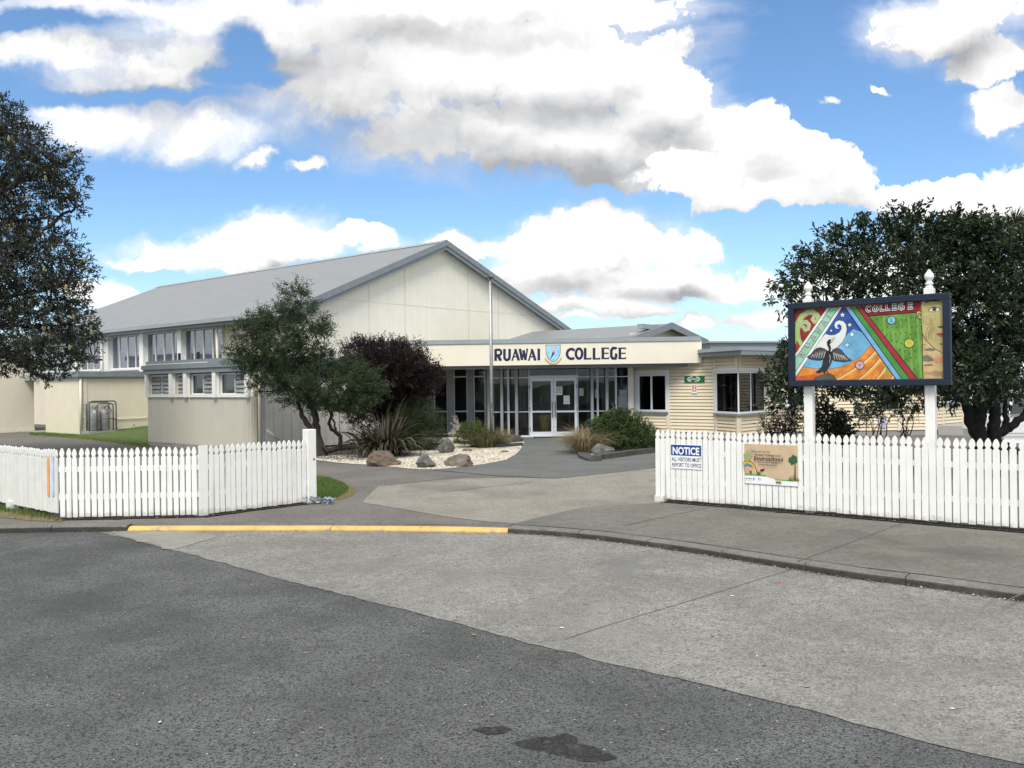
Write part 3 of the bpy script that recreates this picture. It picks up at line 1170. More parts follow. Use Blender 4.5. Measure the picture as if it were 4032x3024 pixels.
# barge boards on the gable
mb = MB()
for (b0, z0, b1, z1) in ((-OV - .03, ZE - (OV + .03) * s1, HA, ZRG), (HA, ZRG, HB + OV + .03, ZE - (OV + .03) * s2)):
    for (y0, y1, zt, zb) in ((-.40, -.345, .165, -.085), (-.36, -.335, -.085, -.25)):
        mb.hexa([(b0, y0, z0 + zb), (b1, y0, z1 + zb), (b1, y1, z1 + zb), (b0, y1, z0 + zb), (b0, y0, z0 + zt), (b1, y0, z1 + zt), (b1, y1, z1 + zt), (b0, y1, z0 + zt)])
mb.build('barge_board', GREY_TRIM, hall, GE)
mb = MB()
for (b0, b1) in ((.0, HA), (HA, HB)):
    z0, z1 = gz(b0) - .16, gz(b1) - .16
    mb.hexa([(b0, -.335, z0), (b1, -.335, z1), (b1, -.03, z1), (b0, -.03, z0), (b0, -.335, z0 + .03), (b1, -.335, z1 + .03), (b1, -.03, z1 + .03), (b0, -.03, z0 + .03)])
mb.build('soffit', GREY_TRIM, hall, GE)
# gutter and fascia on the side
zg = ZE - OV * s1
mb = MB()
mb.box(-HL - .3, .34, -OV - .14, -OV - .02, zg - .04, zg + .11)
mb.build('gutter', GREY_TRIM_L, hall, GF)
MB().box(-HL - .3, .30, -OV - .017, .095, zg - .16, zg - .045).build('eaves_board', GREY_TRIM, hall, GF)
for (a0, a1) in bays:
    w = window(hall, GF, a0 - .035, a1 + .035, SZ, HZ - .05, .06, (.25, .5, .75), (), .05, .05, .07, TRIM_WHITE, GLASS_SKY)
    curtain(w, GF, a0 + .06, a1 - .06, SZ + .06, HZ - .1, .26, CURTAIN)
    mbl = MB()                                # louvre blades in the outer lights
    MB().box(a0 - .03, a1 + .03, -.02, .06, SZ - .07, SZ - .005).build('sill', WHITE, w, GF)
    MB().box(a0, a1, .03, .098, HZ - .045, HZ + .16).build('head_board', CREAM, hall, GF)
for k in range(len(bays) - 1):
    a0, a1 = bays[k][1] + .01, bays[k + 1][0] - .01
    if k >= 2:
        mbp = MB().box(a0, a1, -.13, .10, 2.45, 4.30)
    else:
        mbp = MB().box(a0, a1, -.13, .10, 2.45, 4.30)
    mbp.build('pilaster', WHITE, hall, GF)
for x, zz, m_ in ((360, 2.75, WHITE), (2042, 2.6, CREAM)):
    a_ = ax(x)
    mb = MB()
    mb.tube([(a_, -.22, 4.35), (a_, -.20, zz)] + ([(a_ - .10, -.30, zz - .14), (a_ - .3, -.42, zz - .35)] if x < 500 else [(a_, -.2, 2.5)]), .05, 8)
    mb.build('downpipe', m_, hall, GF, smooth=True)
MB().box(-HL, -.1, .3, HB - .3, 0.02, .05).build('floor', DARK_ROOM, hall, GF)

# ---------------- wing beside the hall with the gas bottles on its end wall
WA, WB = GF.loc(G((317, 1712)))
WL = GF.loc(G(V('b', 722, 1300)))[0]
wing = thing('side_wing', 'low cream flat roofed wing in front of the hall, with the gas bottle wall', 'wing', GF.w(WA, WB), 0)
WE = GF.sub(WA, WB, (0, 1))                # end wall, facing the camera and right
wing_len = -WB
ZW = 2.22
mb = MB()
mb.box(0, wing_len + .08, 0, .12, 0, ZW)
mb.build('end_wall', CREAM_RIB, wing, WE)
mb = MB()
mb.box(WL, WA - .13, WB, WB + .12, 0, ZW)
mb.build('front_wall', CREAM, wing, GF)
mb = MB()
mb.box(WL - .05, WA + .10, WB - .10, .05, ZW, ZW + .07)
mb.box(WL - .05, WA + .14, WB - .14, .06, ZW + .07, ZW + .27)
mb.build('roof_fascia', GREY_TRIM, wing, GF)
MB().box(WL - .05, WA + .02, WB - .02, .08, ZW + .27, ZW + .29).build('roof', ROOF_TOP, wing, GF)
mb = MB()
mb.tube([(.0, -.05, 0.05), (.0, -.05, ZW)], .045, 8)
mb.build('downpipe', CREAM, wing, WE, smooth=True)
MB().box(.12, .26, -.025, -.002, .05, ZW).build('corner_board', CREAM, wing, WE)
# gas pipe along the wall and a little tap
pz = lambda x, y: WE.hit(V('b', x, y))
mb = MB()
p0, p1 = pz(1640, 1104), pz(2100, 1086)
mb.tube([(p0[0], -.04, p0[1]), (p1[0], -.04, p1[1]), (p1[0] + .08, -.04, p1[1] + .05)], .018, 6)
mb.build('gas_pipe', CREAM, wing, WE, smooth=True)
p0 = pz(1935, 1180)
MB().tube([(p0[0], -.02, p0[1] - .02), (p0[0], -.09, p0[1] - .02), (p0[0], -.11, p0[1] - .07)], .014, 6).build('tap', DARK_STEEL, wing, WE)
p0, p1 = pz(1760, 1243), pz(1880, 1241)
MB().box(p0[0], p1[0], -.012, -.002, p0[1] - .02, p0[1] + .005).build('vent_flap', CREAM, wing, WE)

# left block beyond the door recess
LBa, LBb1 = GF.loc(G(V('b', 500, 1283)))
block = thing('end_block', 'plain cream block at the left edge beyond the dark doorway', 'building', GF.w(LBa, LBb1), 0)
mb = MB()
mb.box(LBa - 5, LBa, LBb1 - 6.5, LBb1, .04, 3.3)
mb.build('wall', CREAM, block, GF)
MB().box(LBa - 5, LBa + .02, LBb1 - 6.52, LBb1 + .01, 0.0, .12).build('plinth', CREAM, block, GF)
MB().box(LBa - 5.2, LBa + .2, LBb1 - 6.7, LBb1 + .02, 3.3, 3.5).build('roof', GREY_TRIM, block, GF)
# recessed entry between block and wing
entry = thing('recessed_entry', 'dark recessed doorway with glazed doors between two cream walls', 'doorway', GF.w((LBa + WL) / 2, WB + 1.0), 0)
DB = WB + 1.1
ra0, ra1 = LBa + .01, WL - .01
mb = MB()
mb.box(ra0, ra1, WB + .05, DB + .3, ZW + .06, ZW + .13)
mb.build('ceiling', GREY_TRIM, entry, GF)
MB().box(ra0, ra1, WB - .15, WB - .05, ZW - .02, ZW + .22).build('fascia', GREY_TRIM_L, entry, GF)
RED_DOOR = mat('dark_door_paint', (.022, .024, .028), .5, .1, 4)
dw = window(entry, GF, ra0, ra1, 0.02, ZW, DB, (.36, .7), (.40, .80), .09, .10, .06, RED_DOOR, GLASS_DARK, name='glazed_door')
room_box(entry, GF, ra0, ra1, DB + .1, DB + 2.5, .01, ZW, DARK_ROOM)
MB().box(ra0, ra1, WB - .4, DB, .004, .03).build('doorstep', PLINTH, entry, GF)

# ---------------- changing block (beige, high strip windows)
AR = AF.hit((1003, 1600))[0]
annex = thing('changing_block', 'low beige block with a strip of louvre windows under a grey parapet', 'annex', AF.w(0, 0), 0)
cz = lambda x, y: AF.hit(V('c', x, y))
ZS, ZH, ZT = 1.57, 2.23, 2.24
openx = [(cz(140, 500)[0], cz(462, 500)[0]), (cz(520, 500)[0], cz(670, 500)[0]), (cz(732, 500)[0], cz(1092, 500)[0]), (cz(1152, 500)[0], cz(1563, 500)[0])]
AL = 5.0       # depth back to the hall
mb = MB()
mb.box(0.02, AR, 0, .12, .12, ZS - .02)
for k, (l, r) in enumerate([(0.02, openx[0][0])] + [(openx[i][1], openx[i + 1][0]) for i in range(3)] + [(openx[3][1], AR)]):
    mb.box(l, r, .004, .12, ZS - .02, ZT)
mb.build('front_wall', ANNEX_RIB, annex, AF)
MB().box(0.02, AR - .02, .006, .2, -.02, .12).build('plinth', PLINTH, annex, AF)
AS = AF.sub(AR, 0, (0, 1))
MB().box(0.0, AL + .6, 0.0, .12, .06, ZT).build('side_wall', ANNEX_SIDE, annex, AS)
MB().box(0.02, .14, .13, AL, 0, ZT).build('left_wall', ANNEX_RIB, annex, AF)
mb = MB()
mb.box(-.05, AR + .05, -.112, AL + .05, ZT + .002, ZT + .14)
mb.box(-.09, AR + .09, -.15, AL + .06, ZT + .14, ZT + .27)
mb.build('fascia', GREY_TRIM, annex, AF)
mb = MB()
mb.box(.02, AR + .0, -.05, AL + .07, ZT + .27, ZT + .40)
mb.build('parapet', GREY_TRIM, annex, AF)
MB().box(.0, AR * .62, -.075, -.055, ZT + .285, ZT + .305).build('flashing', TRIM_WHITE, annex, AF)
for k, (l, r) in enumerate(openx):
    dv = {0: (.5,), 1: (), 2: (.48,), 3: (.52,)}[k]
    w = window(annex, AF, l, r, ZS + .02, ZH - .02, .045, dv, (), .045, .05, .06, TRIM_WHITE, GLASS, sill=None)
    MB().box(l - .01, r + .01, -.05, .06, ZS - .045, ZS + .015).build('sill', WHITE, w, AF)
    # louvre blades
    lou = MB()
    xs = [l + .05] + [l + (r - l) * q for q in dv] + [r - .05]
    for q in range(len(xs) - 1):
        if k in (0, 1) or q == 1:
            for z in np.linspace(ZS + .09, ZH - .20, 4):
                lou.hexa([(xs[q] + .03, .015, z), (xs[q + 1] - .03, .015, z), (xs[q + 1] - .03, .06, z + .12), (xs[q] + .03, .06, z + .12),
                          (xs[q] + .03, .018, z + .008), (xs[q + 1] - .03, .018, z + .008), (xs[q + 1] - .03, .063, z + .128), (xs[q] + .03, .063, z + .128)])
    if lou.v:
        lou.build('louvre', mat('frosted_louvre', (.42, .45, .43), .25, .12, 4, spec=.6), w, AF)
    MB().box(l, r, .14, .16, ZS, ZH).build('blind', mat('dim_blind', (.50, .52, .49), .8, .15, 3), w, AF)
for l, r in ((.03, openx[0][0] - .005), (openx[0][1] + .005, openx[1][0] - .005), (openx[1][1] + .005, openx[2][0] - .005), (openx[2][1] + .005, openx[3][0] - .005), (openx[3][1] + .005, AR - .05)):
    r2 = min(r, l + .17)
    pm = MB().box(l, r2, -.10, .0, ZS - .05, ZT - .003)
    if r - r2 > .02:
        pm.box(r2 + .001, r, -.012, .0, ZS - .02, ZT - .003)
    pm.build('pilaster', WHITE, annex, AF)
mb = MB()
mb.tube([(.11, -.06, .1), (.11, -.06, ZT)], .045, 8)
mb.tube([(.30, -.10, .62), (.62, -.22, .34)], .04, 8)
mb.build('downpipe', CREAM, annex, AS, smooth=True)
MB().box(-.05, .05, -.022, -.001, .06, ZT).build('corner_board', CREAM, annex, AS)
for x in (1425, 1700):
    a_, _z = AF.hit(V('a', x, 1185), 1.2)
    MB().lathe([(.10, 0), (.06, .06), (.045, .08), (.045, .30), (.05, .30)], (a_, 1.2, ZT + .40), 10).build('vent_pipe', BLACK, annex, AF, smooth=False)

# ---------------- entrance building with canopy
EFo = G((2180, 1721))
EF = Frame((EFo.x, EFo.y), (math.cos(R(-3)), math.sin(R(-3))))
ent = thing('entrance_building', 'glazed school entrance under a long cream canopy fascia with navy lettering', 'entrance', EF.w(0, 0), 0)
CB = -1.25                                     # canopy front
ex = lambda v, x, y, b=0.0: EF.hit(V(v, x, y), b)
fa0 = EF.hit((1390, 1380), CB)[0]
fa1 = EF.hit((2763, 1380), CB)[0]
zb = ex('D', 1206, 374, CB)[1]
zc = ex('D', 1206, 201, CB)[1]
zt = ex('D', 1206, 166, CB)[1]
FASC = mat('cream_fascia_paint', (.75, .70, .575), .55, .025, 1.5, dirt=(.5, .45, .33, .2))
MB().box(fa0, fa1, CB, CB + .09, zb, zc).build('canopy_fascia', FASC, ent, EF)
MB().box(fa0 - .03, fa1 - .02, CB - .03, CB + .30, zc + .003, zt).build('fascia_cap', GREY_TRIM_L, ent, EF)
MB().box(fa0, fa1 - .05, CB + .31, 7.0, zb + .35, zb + .52).build('roof', ROOF_TOP, ent, EF)
MB().box(fa1 - .09, fa1 - .001, CB + .092, .4, zb + .004, zc).build('canopy_end', FASC, ent, EF)
SOF = mat('grey_soffit', (.30, .31, .31), .7, .06, 3)
MB().box(fa0, fa1 - .1, CB + .10, .3, zb + .06, zb + .09).build('soffit', SOF, ent, EF)
bz = ex('D', 1206, 402, CB + .35)[1]
MB().box(fa0, ex('f', 1728, 520, CB + .35)[0], CB + .35, CB + .50, bz, zb + .058).build('beam', GREY_POST, ent, EF)
GT = zb - .05                                   # glazing top
ZM = ex('D', 1170, 745)[1]                      # middle rail
ZTR = ex('D', 1160, 474)[1]                     # transom
xa = lambda x, b=0.0: ex('D', x, 740, b)[0]
ALUW = mat('white_aluminium', (.66, .68, .71), .35, .03, 5, metal=.1)


def glazing(name, l, r, z0, z1, y, rails=(), fw=.025, gm=None, fm=None):
    mb = MB()
    mb.box(l, r, y, y + .07, z0, z0 + fw * 1.3)
    mb.box(l, r, y, y + .07, z1 - fw, z1)
    mb.box(l, l + fw, y, y + .07, z0 + fw * 1.3, z1 - fw)
    mb.box(r - fw, r, y, y + .07, z0 + fw * 1.3, z1 - fw)
    for z in rails:
        mb.box(l + fw, r - fw, y + .006, y + .064, z - fw * .55, z + fw * .55)
    o = mb.build(name, fm or ALUW, ent, EF)
    MB().poly
    mp = MB()
    mp.poly([(l + .01, y + .035, z0 + .01), (r - .01, y + .035, z0 + .01), (r - .01, y + .035, z1 - .01), (l + .01, y + .035, z1 - .01)])
    mp.build('pane', gm or GLASS, o, EF)
    return o


d0, d1, dm = xa(978), xa(1352), xa(1167)
# doors
for nm, l, r in (('door', d0, dm - .004), ('door', dm + .004, d1)):
    mb = MB()
    fw = .085
    zz0, zz1 = .03, ZTR - .012
    mb.box(l, r, -.01, .05, zz0, zz0 + .15)
    mb.box(l, r, -.01, .05, zz1 - .11, zz1)
    mb.box(l, l + fw, -.01, .05, zz0 + .15, zz1 - .11)
    mb.box(r - fw, r, -.01, .05, zz0 + .15, zz1 - .11)
    mb.box(l + fw, r - fw, -.004, .044, ZM - .03, ZM + .03)
    o = mb.build(nm, ALUW, ent, EF)
    bevel(o, .004, 1)
    mp = MB()
    mp.poly([(l + .02, .02, zz0 + .02), (r - .02, .02, zz0 + .02), (r - .02, .02, zz1 - .02), (l + .02, .02, zz1 - .02)])
    mp.build('pane', GLASS, o, EF)
    hx = r - .045 if l == d0 else l + .045
    hm = MB()
    zh0, zh1 = ZM - .17, ZM + .33
    hm.tube([(hx, -.01, zh0), (hx, -.075, zh0), (hx, -.075, zh1), (hx, -.01, zh1)], .016, 8)
    hm.build('handle', DARK_STEEL, o, EF, smooth=False)
    hxx = l + .004 if l == d0 else r - .004
    for z in (zz0 + .25, ZM + .1, zz1 - .3):
        MB().tube([(hxx, -.022, z - .06), (hxx, -.022, z + .06)], .014, 6).build('hinge', DARK_STEEL, o, EF)
# transom lights and side lights
MB().box(d0 - .06, d1 + .06, -.02, .075, ZTR - .008, ZTR + .03).build('transom', ALUW, ent, EF)
glazing('fixed_window', d0 - .03, d1 + .03, ZTR + .031, GT, 0)
cols = []
sides = [(690, 745), (752, 803), (815, 862), (880, 970), (1360, 1462), (1482, 1510), (1522, 1580), (1602, 1655), (1668, 1758)]
for (l, r) in sides:
    al, ar = xa(l) - .02, xa(r) + .02
    glazing('side_window', al, ar, .03, GT, 0, (ZM, ZTR))
al, ar = xa(545, 2.0) - .02, xa(640, 2.0)
# columns in front
for x in (756, 874, 1472, 1590):
    a_ = xa(x, -.30)
    mb = MB()
    mb.lathe([(.065, 0), (.065, .02), (.052, .05), (.052, GT + .05), (.07, GT + .06), (.07, GT + .12)], (a_, -.30, 0), 14)
    mb.build('column', GREY_POST, ent, EF, smooth=False)
# grey piers and glazing set back on the left
LB = 1.1
yl = lambda x: xa(x, LB)
piers = [(20, 52), (172, 218), (330, 374), (488, 532), (630, 662)]
for (l, r) in piers:
    MB().box(yl(l), yl(r), LB - .12, LB + .08, 0, GT + .1).build('pier', GREY_POST, ent, EF)
zml = ex('D', 300, 745, LB)[1]
ztl = ex('D', 430, 470, LB)[1]
for k, (l, r) in enumerate([(52, 172), (218, 330), (374, 488), (532, 630)]):
    glazing('tall_window', yl(l) + .005, yl(r) - .005, .05, GT + .02, LB, (zml, ztl), .04, GLASS, ALU)
MB().box(yl(-300), yl(662), LB - .06, LB + .2, GT + .02, zb + .05).build('header', GREY_POST, ent, EF)
MB().box(yl(-300), yl(20), LB, LB + .12, 0, GT + .02).build('left_wall', ANNEX_SIDE, ent, EF)
# return between the set-back glazing and the front
MB().box(yl(662), yl(662) + .08, .0, LB + .08, .0, GT + .02).build('return_frame', GREY_POST, ent, EF)
# foyer inside
fl, fr_ = yl(-250), xa(1765) + .1
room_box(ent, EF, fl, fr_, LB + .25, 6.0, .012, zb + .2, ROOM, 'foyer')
MB().box(yl(662) + .09, fr_ - .02, .12, LB + .25, .01, .02).build('floor', ROOM, ent, EF)
MB().box(yl(662) + .09, fr_ - .02, .08, LB + .24, GT + .03, GT + .05).build('lobby_ceiling', ROOM, ent, EF)
# inner screen with doors
INN = mat('inner_joinery', (.24, .245, .25), .5, .05, 4)
mb = MB()
for x in (700, 790, 905, 935, 1075, 1290, 1440, 1560):
    a_ = xa(x, 1.9)
    mb.box(a_ - .05, a_ + .05, 1.9, 1.98, .012, zb + .1)
mb.box(xa(690, 1.9), xa(1570, 1.9), 1.91, 1.97, 1.92, 2.0)
mb.box(xa(690, 1.9), xa(1570, 1.9), 1.91, 1.97, .85, .90)
mb.box(xa(690, 1.9), xa(1570, 1.9), 1.91, 1.97, .012, .2)
mb.build('inner_screen', INN, ent, EF)
MB().box(xa(1060, 2.1), xa(1150, 2.1), 2.2, 2.25, .9, 2.0).build('inner_panel', mat('beige_panel', (.42, .39, .33), .7), ent, EF)
# end post, mat edging
MB().box(xa(1760), xa(1800), -.03, .2, 0, zb + .05).build('end_post', CREAM, ent, EF)
THRESH = MB().box(xa(885), xa(1760), -.09, .09, .009, .03).build('threshold', ALU, ent, EF)


# canopy lettering, painted navy capitals with small serifs
LET_S = .0


def fz(x, y):
    return EF.hit(V('r', x, y), CB - .004)


lets = MB()
lay = [0]


def st(pts, w, mb=None, closed=False):
    lay[0] += 1
    (mb or lets).ribbon([fz(*p) for p in pts], w, CB - .004 - .0002 * (lay[0] % 7), closed=closed)


LW, TH, SR = .085, .045, .028


def arc(cx, cy, rx, ry, a0, a1, n=14):
    return [(cx + rx * math.cos(R(a0 + (a1 - a0) * k / n)), cy - ry * math.sin(R(a0 + (a1 - a0) * k / n))) for k in range(n + 1)]


def stem(x, y0, y1, w=LW, s0=True, s1=True, sw=22):
    st([(x, y0), (x, y1)], w)
    if s0:
        st([(x - sw, y0 + 3), (x + sw, y0 + 3)], SR)
    if s1:
        st([(x - sw, y1 - 3), (x + sw, y1 - 3)], SR)


# R U A W A I
stem(83, 138, 310)
st([(83, 145), (130, 143)] + arc(133, 185, 36, 42, 80, -80) + [(95, 228)], .075)
st([(118, 228), (158, 306)], .10)
st([(146, 306), (178, 306)], SR)
st([(218, 138), (218, 245)] + arc(257, 252, 39, 48, 180, 360) + [(298, 136)], .085)
st([(195, 139), (240, 139)], SR)
st([(278, 137), (318, 137)], SR)
for x0 in (335, 588):
    xo = x0 - 335
    st([(338 + xo, 304), (388 + xo, 140)], .05)
    st([(384 + xo, 138), (436 + xo, 302)], LW)
    st([(356 + xo, 250), (415 + xo, 250)], .04)
    st([(322 + xo, 304), (352 + xo, 304)], SR)
    st([(412 + xo, 302), (452 + xo, 302)], SR)
    st([(366 + xo, 138), (404 + xo, 138)], SR)
st([(455, 134), (487, 300)], LW)
st([(487, 300), (513, 165)], .05)
st([(508, 150), (541, 300)], LW)
st([(541, 300), (568, 134)], .05)
st([(438, 134), (475, 134)], SR)
st([(548, 133), (580, 133)], SR)
stem(743, 130, 302, sw=21)
NAVY_L = mat('navy_letter_paint', (.018, .022, .06), .5, .1, 9)
lets.build('lettering', NAVY_L, ent, EF)
lets = MB()
# C O L L E G E
st(arc(1242, 208, 68, 74, 52, 308, 22), .085)
st([(1284, 128), (1284, 168)], .03)
st(arc(1358, 203, 48, 76, 0, 360, 26)[:-1], .082, closed=True)
for x in (1452, 1587):
    stem(x, 119, 288, s1=False)
    st([(x - 22, 283), (x + 92, 281)], .05)
    st([(x + 88, 260), (x + 90, 282)], .03)
for x in (1722, 1982):
    stem(x, 116, 282, s0=False, s1=False)
    st([(x - 24, 121), (x + 90, 119)], .045)
    st([(x, 199), (x + 88, 197)], .04)
    st([(x - 24, 278), (x + 92, 276)], .045)
    st([(x + 87, 116), (x + 87, 140)], .028)
    st([(x + 89, 254), (x + 89, 278)], .028)
st([(1925, 134), (1918, 120), (1875, 118), (1852, 150), (1850, 245), (1872, 276), (1915, 276), (1925, 250), (1925, 212)], .085)
st([(1905, 208), (1942, 206)], .03)
lets.build('lettering', NAVY_L, ent, EF)
# crest
cr = MB()
CRM = [paint('crest_gold', (150, 130, 95)), paint('crest_sky_blue', (150, 205, 238)), paint('crest_pink', (228, 150, 150)), paint('crest_brown', (88, 55, 52)), paint('crest_dark_blue', (35, 60, 110)), paint('crest_scroll', (205, 175, 140))]


def cp(pts, lvl, m):
    cr.poly([(fz(*p)[0], CB - .005 - .0008 * lvl, fz(*p)[1]) for p in pts], m)


sh = [(846, 70), (1078, 66), (1075, 200), (1050, 270), (1005, 318), (962, 330), (915, 315), (875, 270), (850, 205)]
cp(sh, 0, 0)
shi = [(962 + (x - 962) * .89, 195 + (y - 195) * .91) for x, y in sh]
cp(shi, 1, 1)
cp([(940, 90), (950, 84), (945, 115), (965, 140), (992, 160), (990, 190), (955, 188), (958, 165), (935, 140), (930, 112)], 2, 2)
cp([(950, 180), (990, 188), (965, 230), (920, 300), (917, 292), (940, 230)], 2, 3)
for x, y in ((990, 110), (1030, 178), (1010, 231), (965, 287), (895, 184)):
    cp([(x + 9 * math.cos(R(36 * k)) * (1 if k % 2 == 0 else .5), y + 9 * math.sin(R(36 * k)) * (1 if k % 2 == 0 else .5)) for k in range(10)], 3, 4)
for l, w_ in ((0, 0), (1, 5)):
    e = 6 if l == 0 else 0
    up = [(848 - e, 268 - e), (880, 315 - e), (920, 345 - e), (962, 352 - e), (1005, 345 - e), (1045, 315 - e), (1078 + e, 262 - e)]
    dn = [(1084 + e, 285 + e), (1052, 332 + e), (1010, 362 + e), (962, 369 + e), (915, 362 + e), (874, 332 + e), (840 - e, 290 + e)]
    for k in range(6):
        cp([up[k], up[k + 1], dn[5 - k], dn[6 - k]], 1.5 + l, w_)
cr.build('crest', CRM, ent, EF)

# ---------------- office wing: cream weatherboards, bay windows
dA = 29.2


def on_ray(x, depth):
    return at((x, 1512), depth)


OA, OB, OC, OD = on_ray(2482, dA), on_ray(2815, 27.35), on_ray(2907, 26.15), on_ray(3012, 27.55)
OE, OFp = on_ray(3678, 27.75), on_ray(3838, 29.6)
off = thing('office_wing', 'cream weatherboard office wing with bay windows and a flat grey roof', 'building', OB, 0)
BOARD = mat('cream_weatherboard', (.70, .61, .44), .5, .035, 1.6, dirt=(.46, .40, .28, .25))
ZF, ZW2 = .16, 2.62


def boards(name, fr, L, z0, z1, ops, pitch=.108):
    mb = MB()
    n = int(round((z1 - z0) / pitch))
    p = (z1 - z0) / n
    for k in range(n):
        a0z, a1z = z0 + k * p, z0 + (k + 1) * p
        zc_ = (a0z + a1z) / 2
        segs = [(0.0, L)]
        for (l, r, lo, hi) in ops:
            if lo < zc_ < hi:
                ns_ = []
                for s0, s1 in segs:
                    if l > s0:
                        ns_.append((s0, min(l, s1)))
                    if r < s1:
                        ns_.append((max(r, s0), s1))
                segs = [s for s in ns_ if s[1] - s[0] > .01]
        for s0, s1 in segs:
            j = rng.normal(0, .0012)
            mb.hexa([(s0, -.030 + j, a0z + .015), (s1, -.030 + j, a0z + .015), (s1, .03, a0z), (s0, .03, a0z),
                     (s0, -.006 + j, a1z - .001), (s1, -.006 + j, a1z - .001), (s1, .03, a1z - .001), (s0, .03, a1z - .001)])
    return mb.build(name, BOARD, off, fr)


def seg_frame(P, Q):
    return Frame((P.x, P.y), (Q.x - P.x, Q.y - P.y)), (Q - P).xy.length


CORNER = mat('cream_corner_board', (.70, .63, .48), .55, .03, 3)


def trim(fr, a0, a1, z0, z1, name='corner_board', y=-.045):
    return MB().box(a0, a1, y, -.0, z0, z1).build(name, TRIM_WHITE if name == 'architrave' else CORNER, off, fr)


# A-B: the wall with the pair window
f1, L1 = seg_frame(OA, OB)
hx = lambda fr, v, x, y: fr.hit(V(v, x, y))
wl, wr = hx(f1, 'f', 968, 900)[0], hx(f1, 'f', 1392, 900)[0]
wz0, wz1 = hx(f1, 'f', 1180, 1168)[1] - .03, hx(f1, 'f', 1180, 640)[1]
fl_, fr2 = hx(f1, 'f', 908, 900)[0], hx(f1, 'f', 1428, 900)[0]
boards('wall', f1, L1, ZF, ZW2, [(wl, wr, wz0, wz1)])
trim(f1, fl_, wl - .005, wz0 - .08, wz1 + .14, 'architrave')
trim(f1, wr + .005, fr2, wz0 - .08, wz1 + .14, 'architrave')
trim(f1, wl - .004, wr + .004, wz1 + .005, wz1 + .14, 'architrave', -.043)
window(off, f1, wl, wr, wz0, wz1, -.035, (.47,), (), .06, .06, .07, TRIM_WHITE, GLASS_DARK, sill=GREY_TRIM)
x_, _ = hx(f1, 'f', 1415, 1300)
trim(f1, x_ - .07, x_ + .07, ZF, wz0 - .09)
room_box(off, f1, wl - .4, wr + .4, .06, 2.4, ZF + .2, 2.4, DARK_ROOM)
# B-C-D: the bay
f2, L2 = seg_frame(OB, OC)
f3, L3 = seg_frame(OC, OD)
bz0, bz1 = hx(f3, 'g', 600, 1092)[1] + .0, hx(f3, 'g', 600, 535)[1]
for fr, L, dv in ((f2, L2, ()), (f3, L3, (.45,))):
    boards('bay_wall', fr, L, ZF, ZW2, [(.0 if fr is f3 else .03, L - (.0 if fr is f2 else .03), bz0, bz1)])
    window(off, fr, .06 if fr is f2 else .004, L - .03 if fr is f3 else L - .004, bz0, bz1, -.02, dv, (), .06, .05, .03, TRIM_WHITE, GLASS_DARK, sill=GREY_TRIM, skip=('r',) if fr is f2 else ('l',))
    trim(fr, .0, .11, ZF, bz0 - .06)
    trim(fr, L - .10, L - .002, ZF, bz0 - .06)
    trim(fr, .0, .11, bz1 + .10, ZW2)
    trim(fr, L - .10, L - .002, bz1 + .10, ZW2)
    trim(fr, -.02, L + .02, bz1 + .004, bz1 + .095, 'architrave', -.05)
    if fr is f2:
        trim(fr, -.09, .05, bz0 - .05, bz1, 'architrave', -.04)
bay_in = MB()
q = [Vector((p.x, p.y)) for p in (OB, OC, OD)]
cc = (q[0] + q[2]) / 2 + Vector((.6, 2.4))
bay_in.poly([(q[0].x - .3, q[0].y + .25, .3), (q[0].x - .6, q[0].y + 2.6, .3), (q[0].x - .6, q[0].y + 2.6, 2.6), (q[0].x - .3, q[0].y + .25, 2.6)])
bay_in.poly([(q[0].x - .6, q[0].y + 2.6, .3), (q[2].x + .9, q[2].y + 2.6, .3), (q[2].x + .9, q[2].y + 2.6, 2.6), (q[0].x - .6, q[0].y + 2.6, 2.6)])
bay_in.poly([(q[2].x + .1, q[2].y + .2, .3), (q[2].x + .9, q[2].y + 2.6, .3), (q[2].x + .9, q[2].y + 2.6, 2.6), (q[2].x + .1, q[2].y + .2, 2.6)])
bay_in.poly([(q[0].x, q[0].y + .1, .75), (q[1].x, q[1].y + .1, .75), (q[2].x, q[2].y + .1, .75), (q[2].x + .9, q[2].y + 2.6, .75), (q[0].x - .6, q[0].y + 2.6, .75)])
bay_in.poly([(q[0].x, q[0].y + .1, 2.45), (q[1].x, q[1].y + .1, 2.45), (q[2].x, q[2].y + .1, 2.45), (q[2].x + .9, q[2].y + 2.6, 2.45), (q[0].x - .6, q[0].y + 2.6, 2.45)])
bay_in.build('interior', DARK_ROOM, off, WORLD)
# D-E: long wall behind the sign
f4, L4 = seg_frame(OD, OE)
w4 = [(hx(f4, 'g', 1140, 900)[0], hx(f4, 'g', 1395, 900)[0]), (hx(f4, 'h', 100, 700)[0], hx(f4, 'h', 350, 700)[0])]
boards('wall', f4, L4, ZF, ZW2, [(l, r, .98, 2.25) for l, r in w4])
for l, r in w4:
    window(off, f4, l, r, .98, 2.25, -.03, (.5,), (), .06, .055, .07, TRIM_WHITE, GLASS_DARK, sill=GREY_TRIM)
    room_box(off, f4, l - .3, r + .3, .06, 2.2, .5, 2.4, DARK_ROOM)
for x, y in ((345, 1100), (770, 1000)):
    a_ = hx(f4, 'h', x, y)[0]
    trim(f4, a_ - .06, a_ + .06, ZF, .93 if x < 500 else ZW2)
a_ = f4.hit(V('F', 455, 1270))[0]
trim(f4, a_ - .06, a_ + .06, ZF, ZW2)
trim(f4, L4 - .11, L4 + .0, ZF, ZW2)
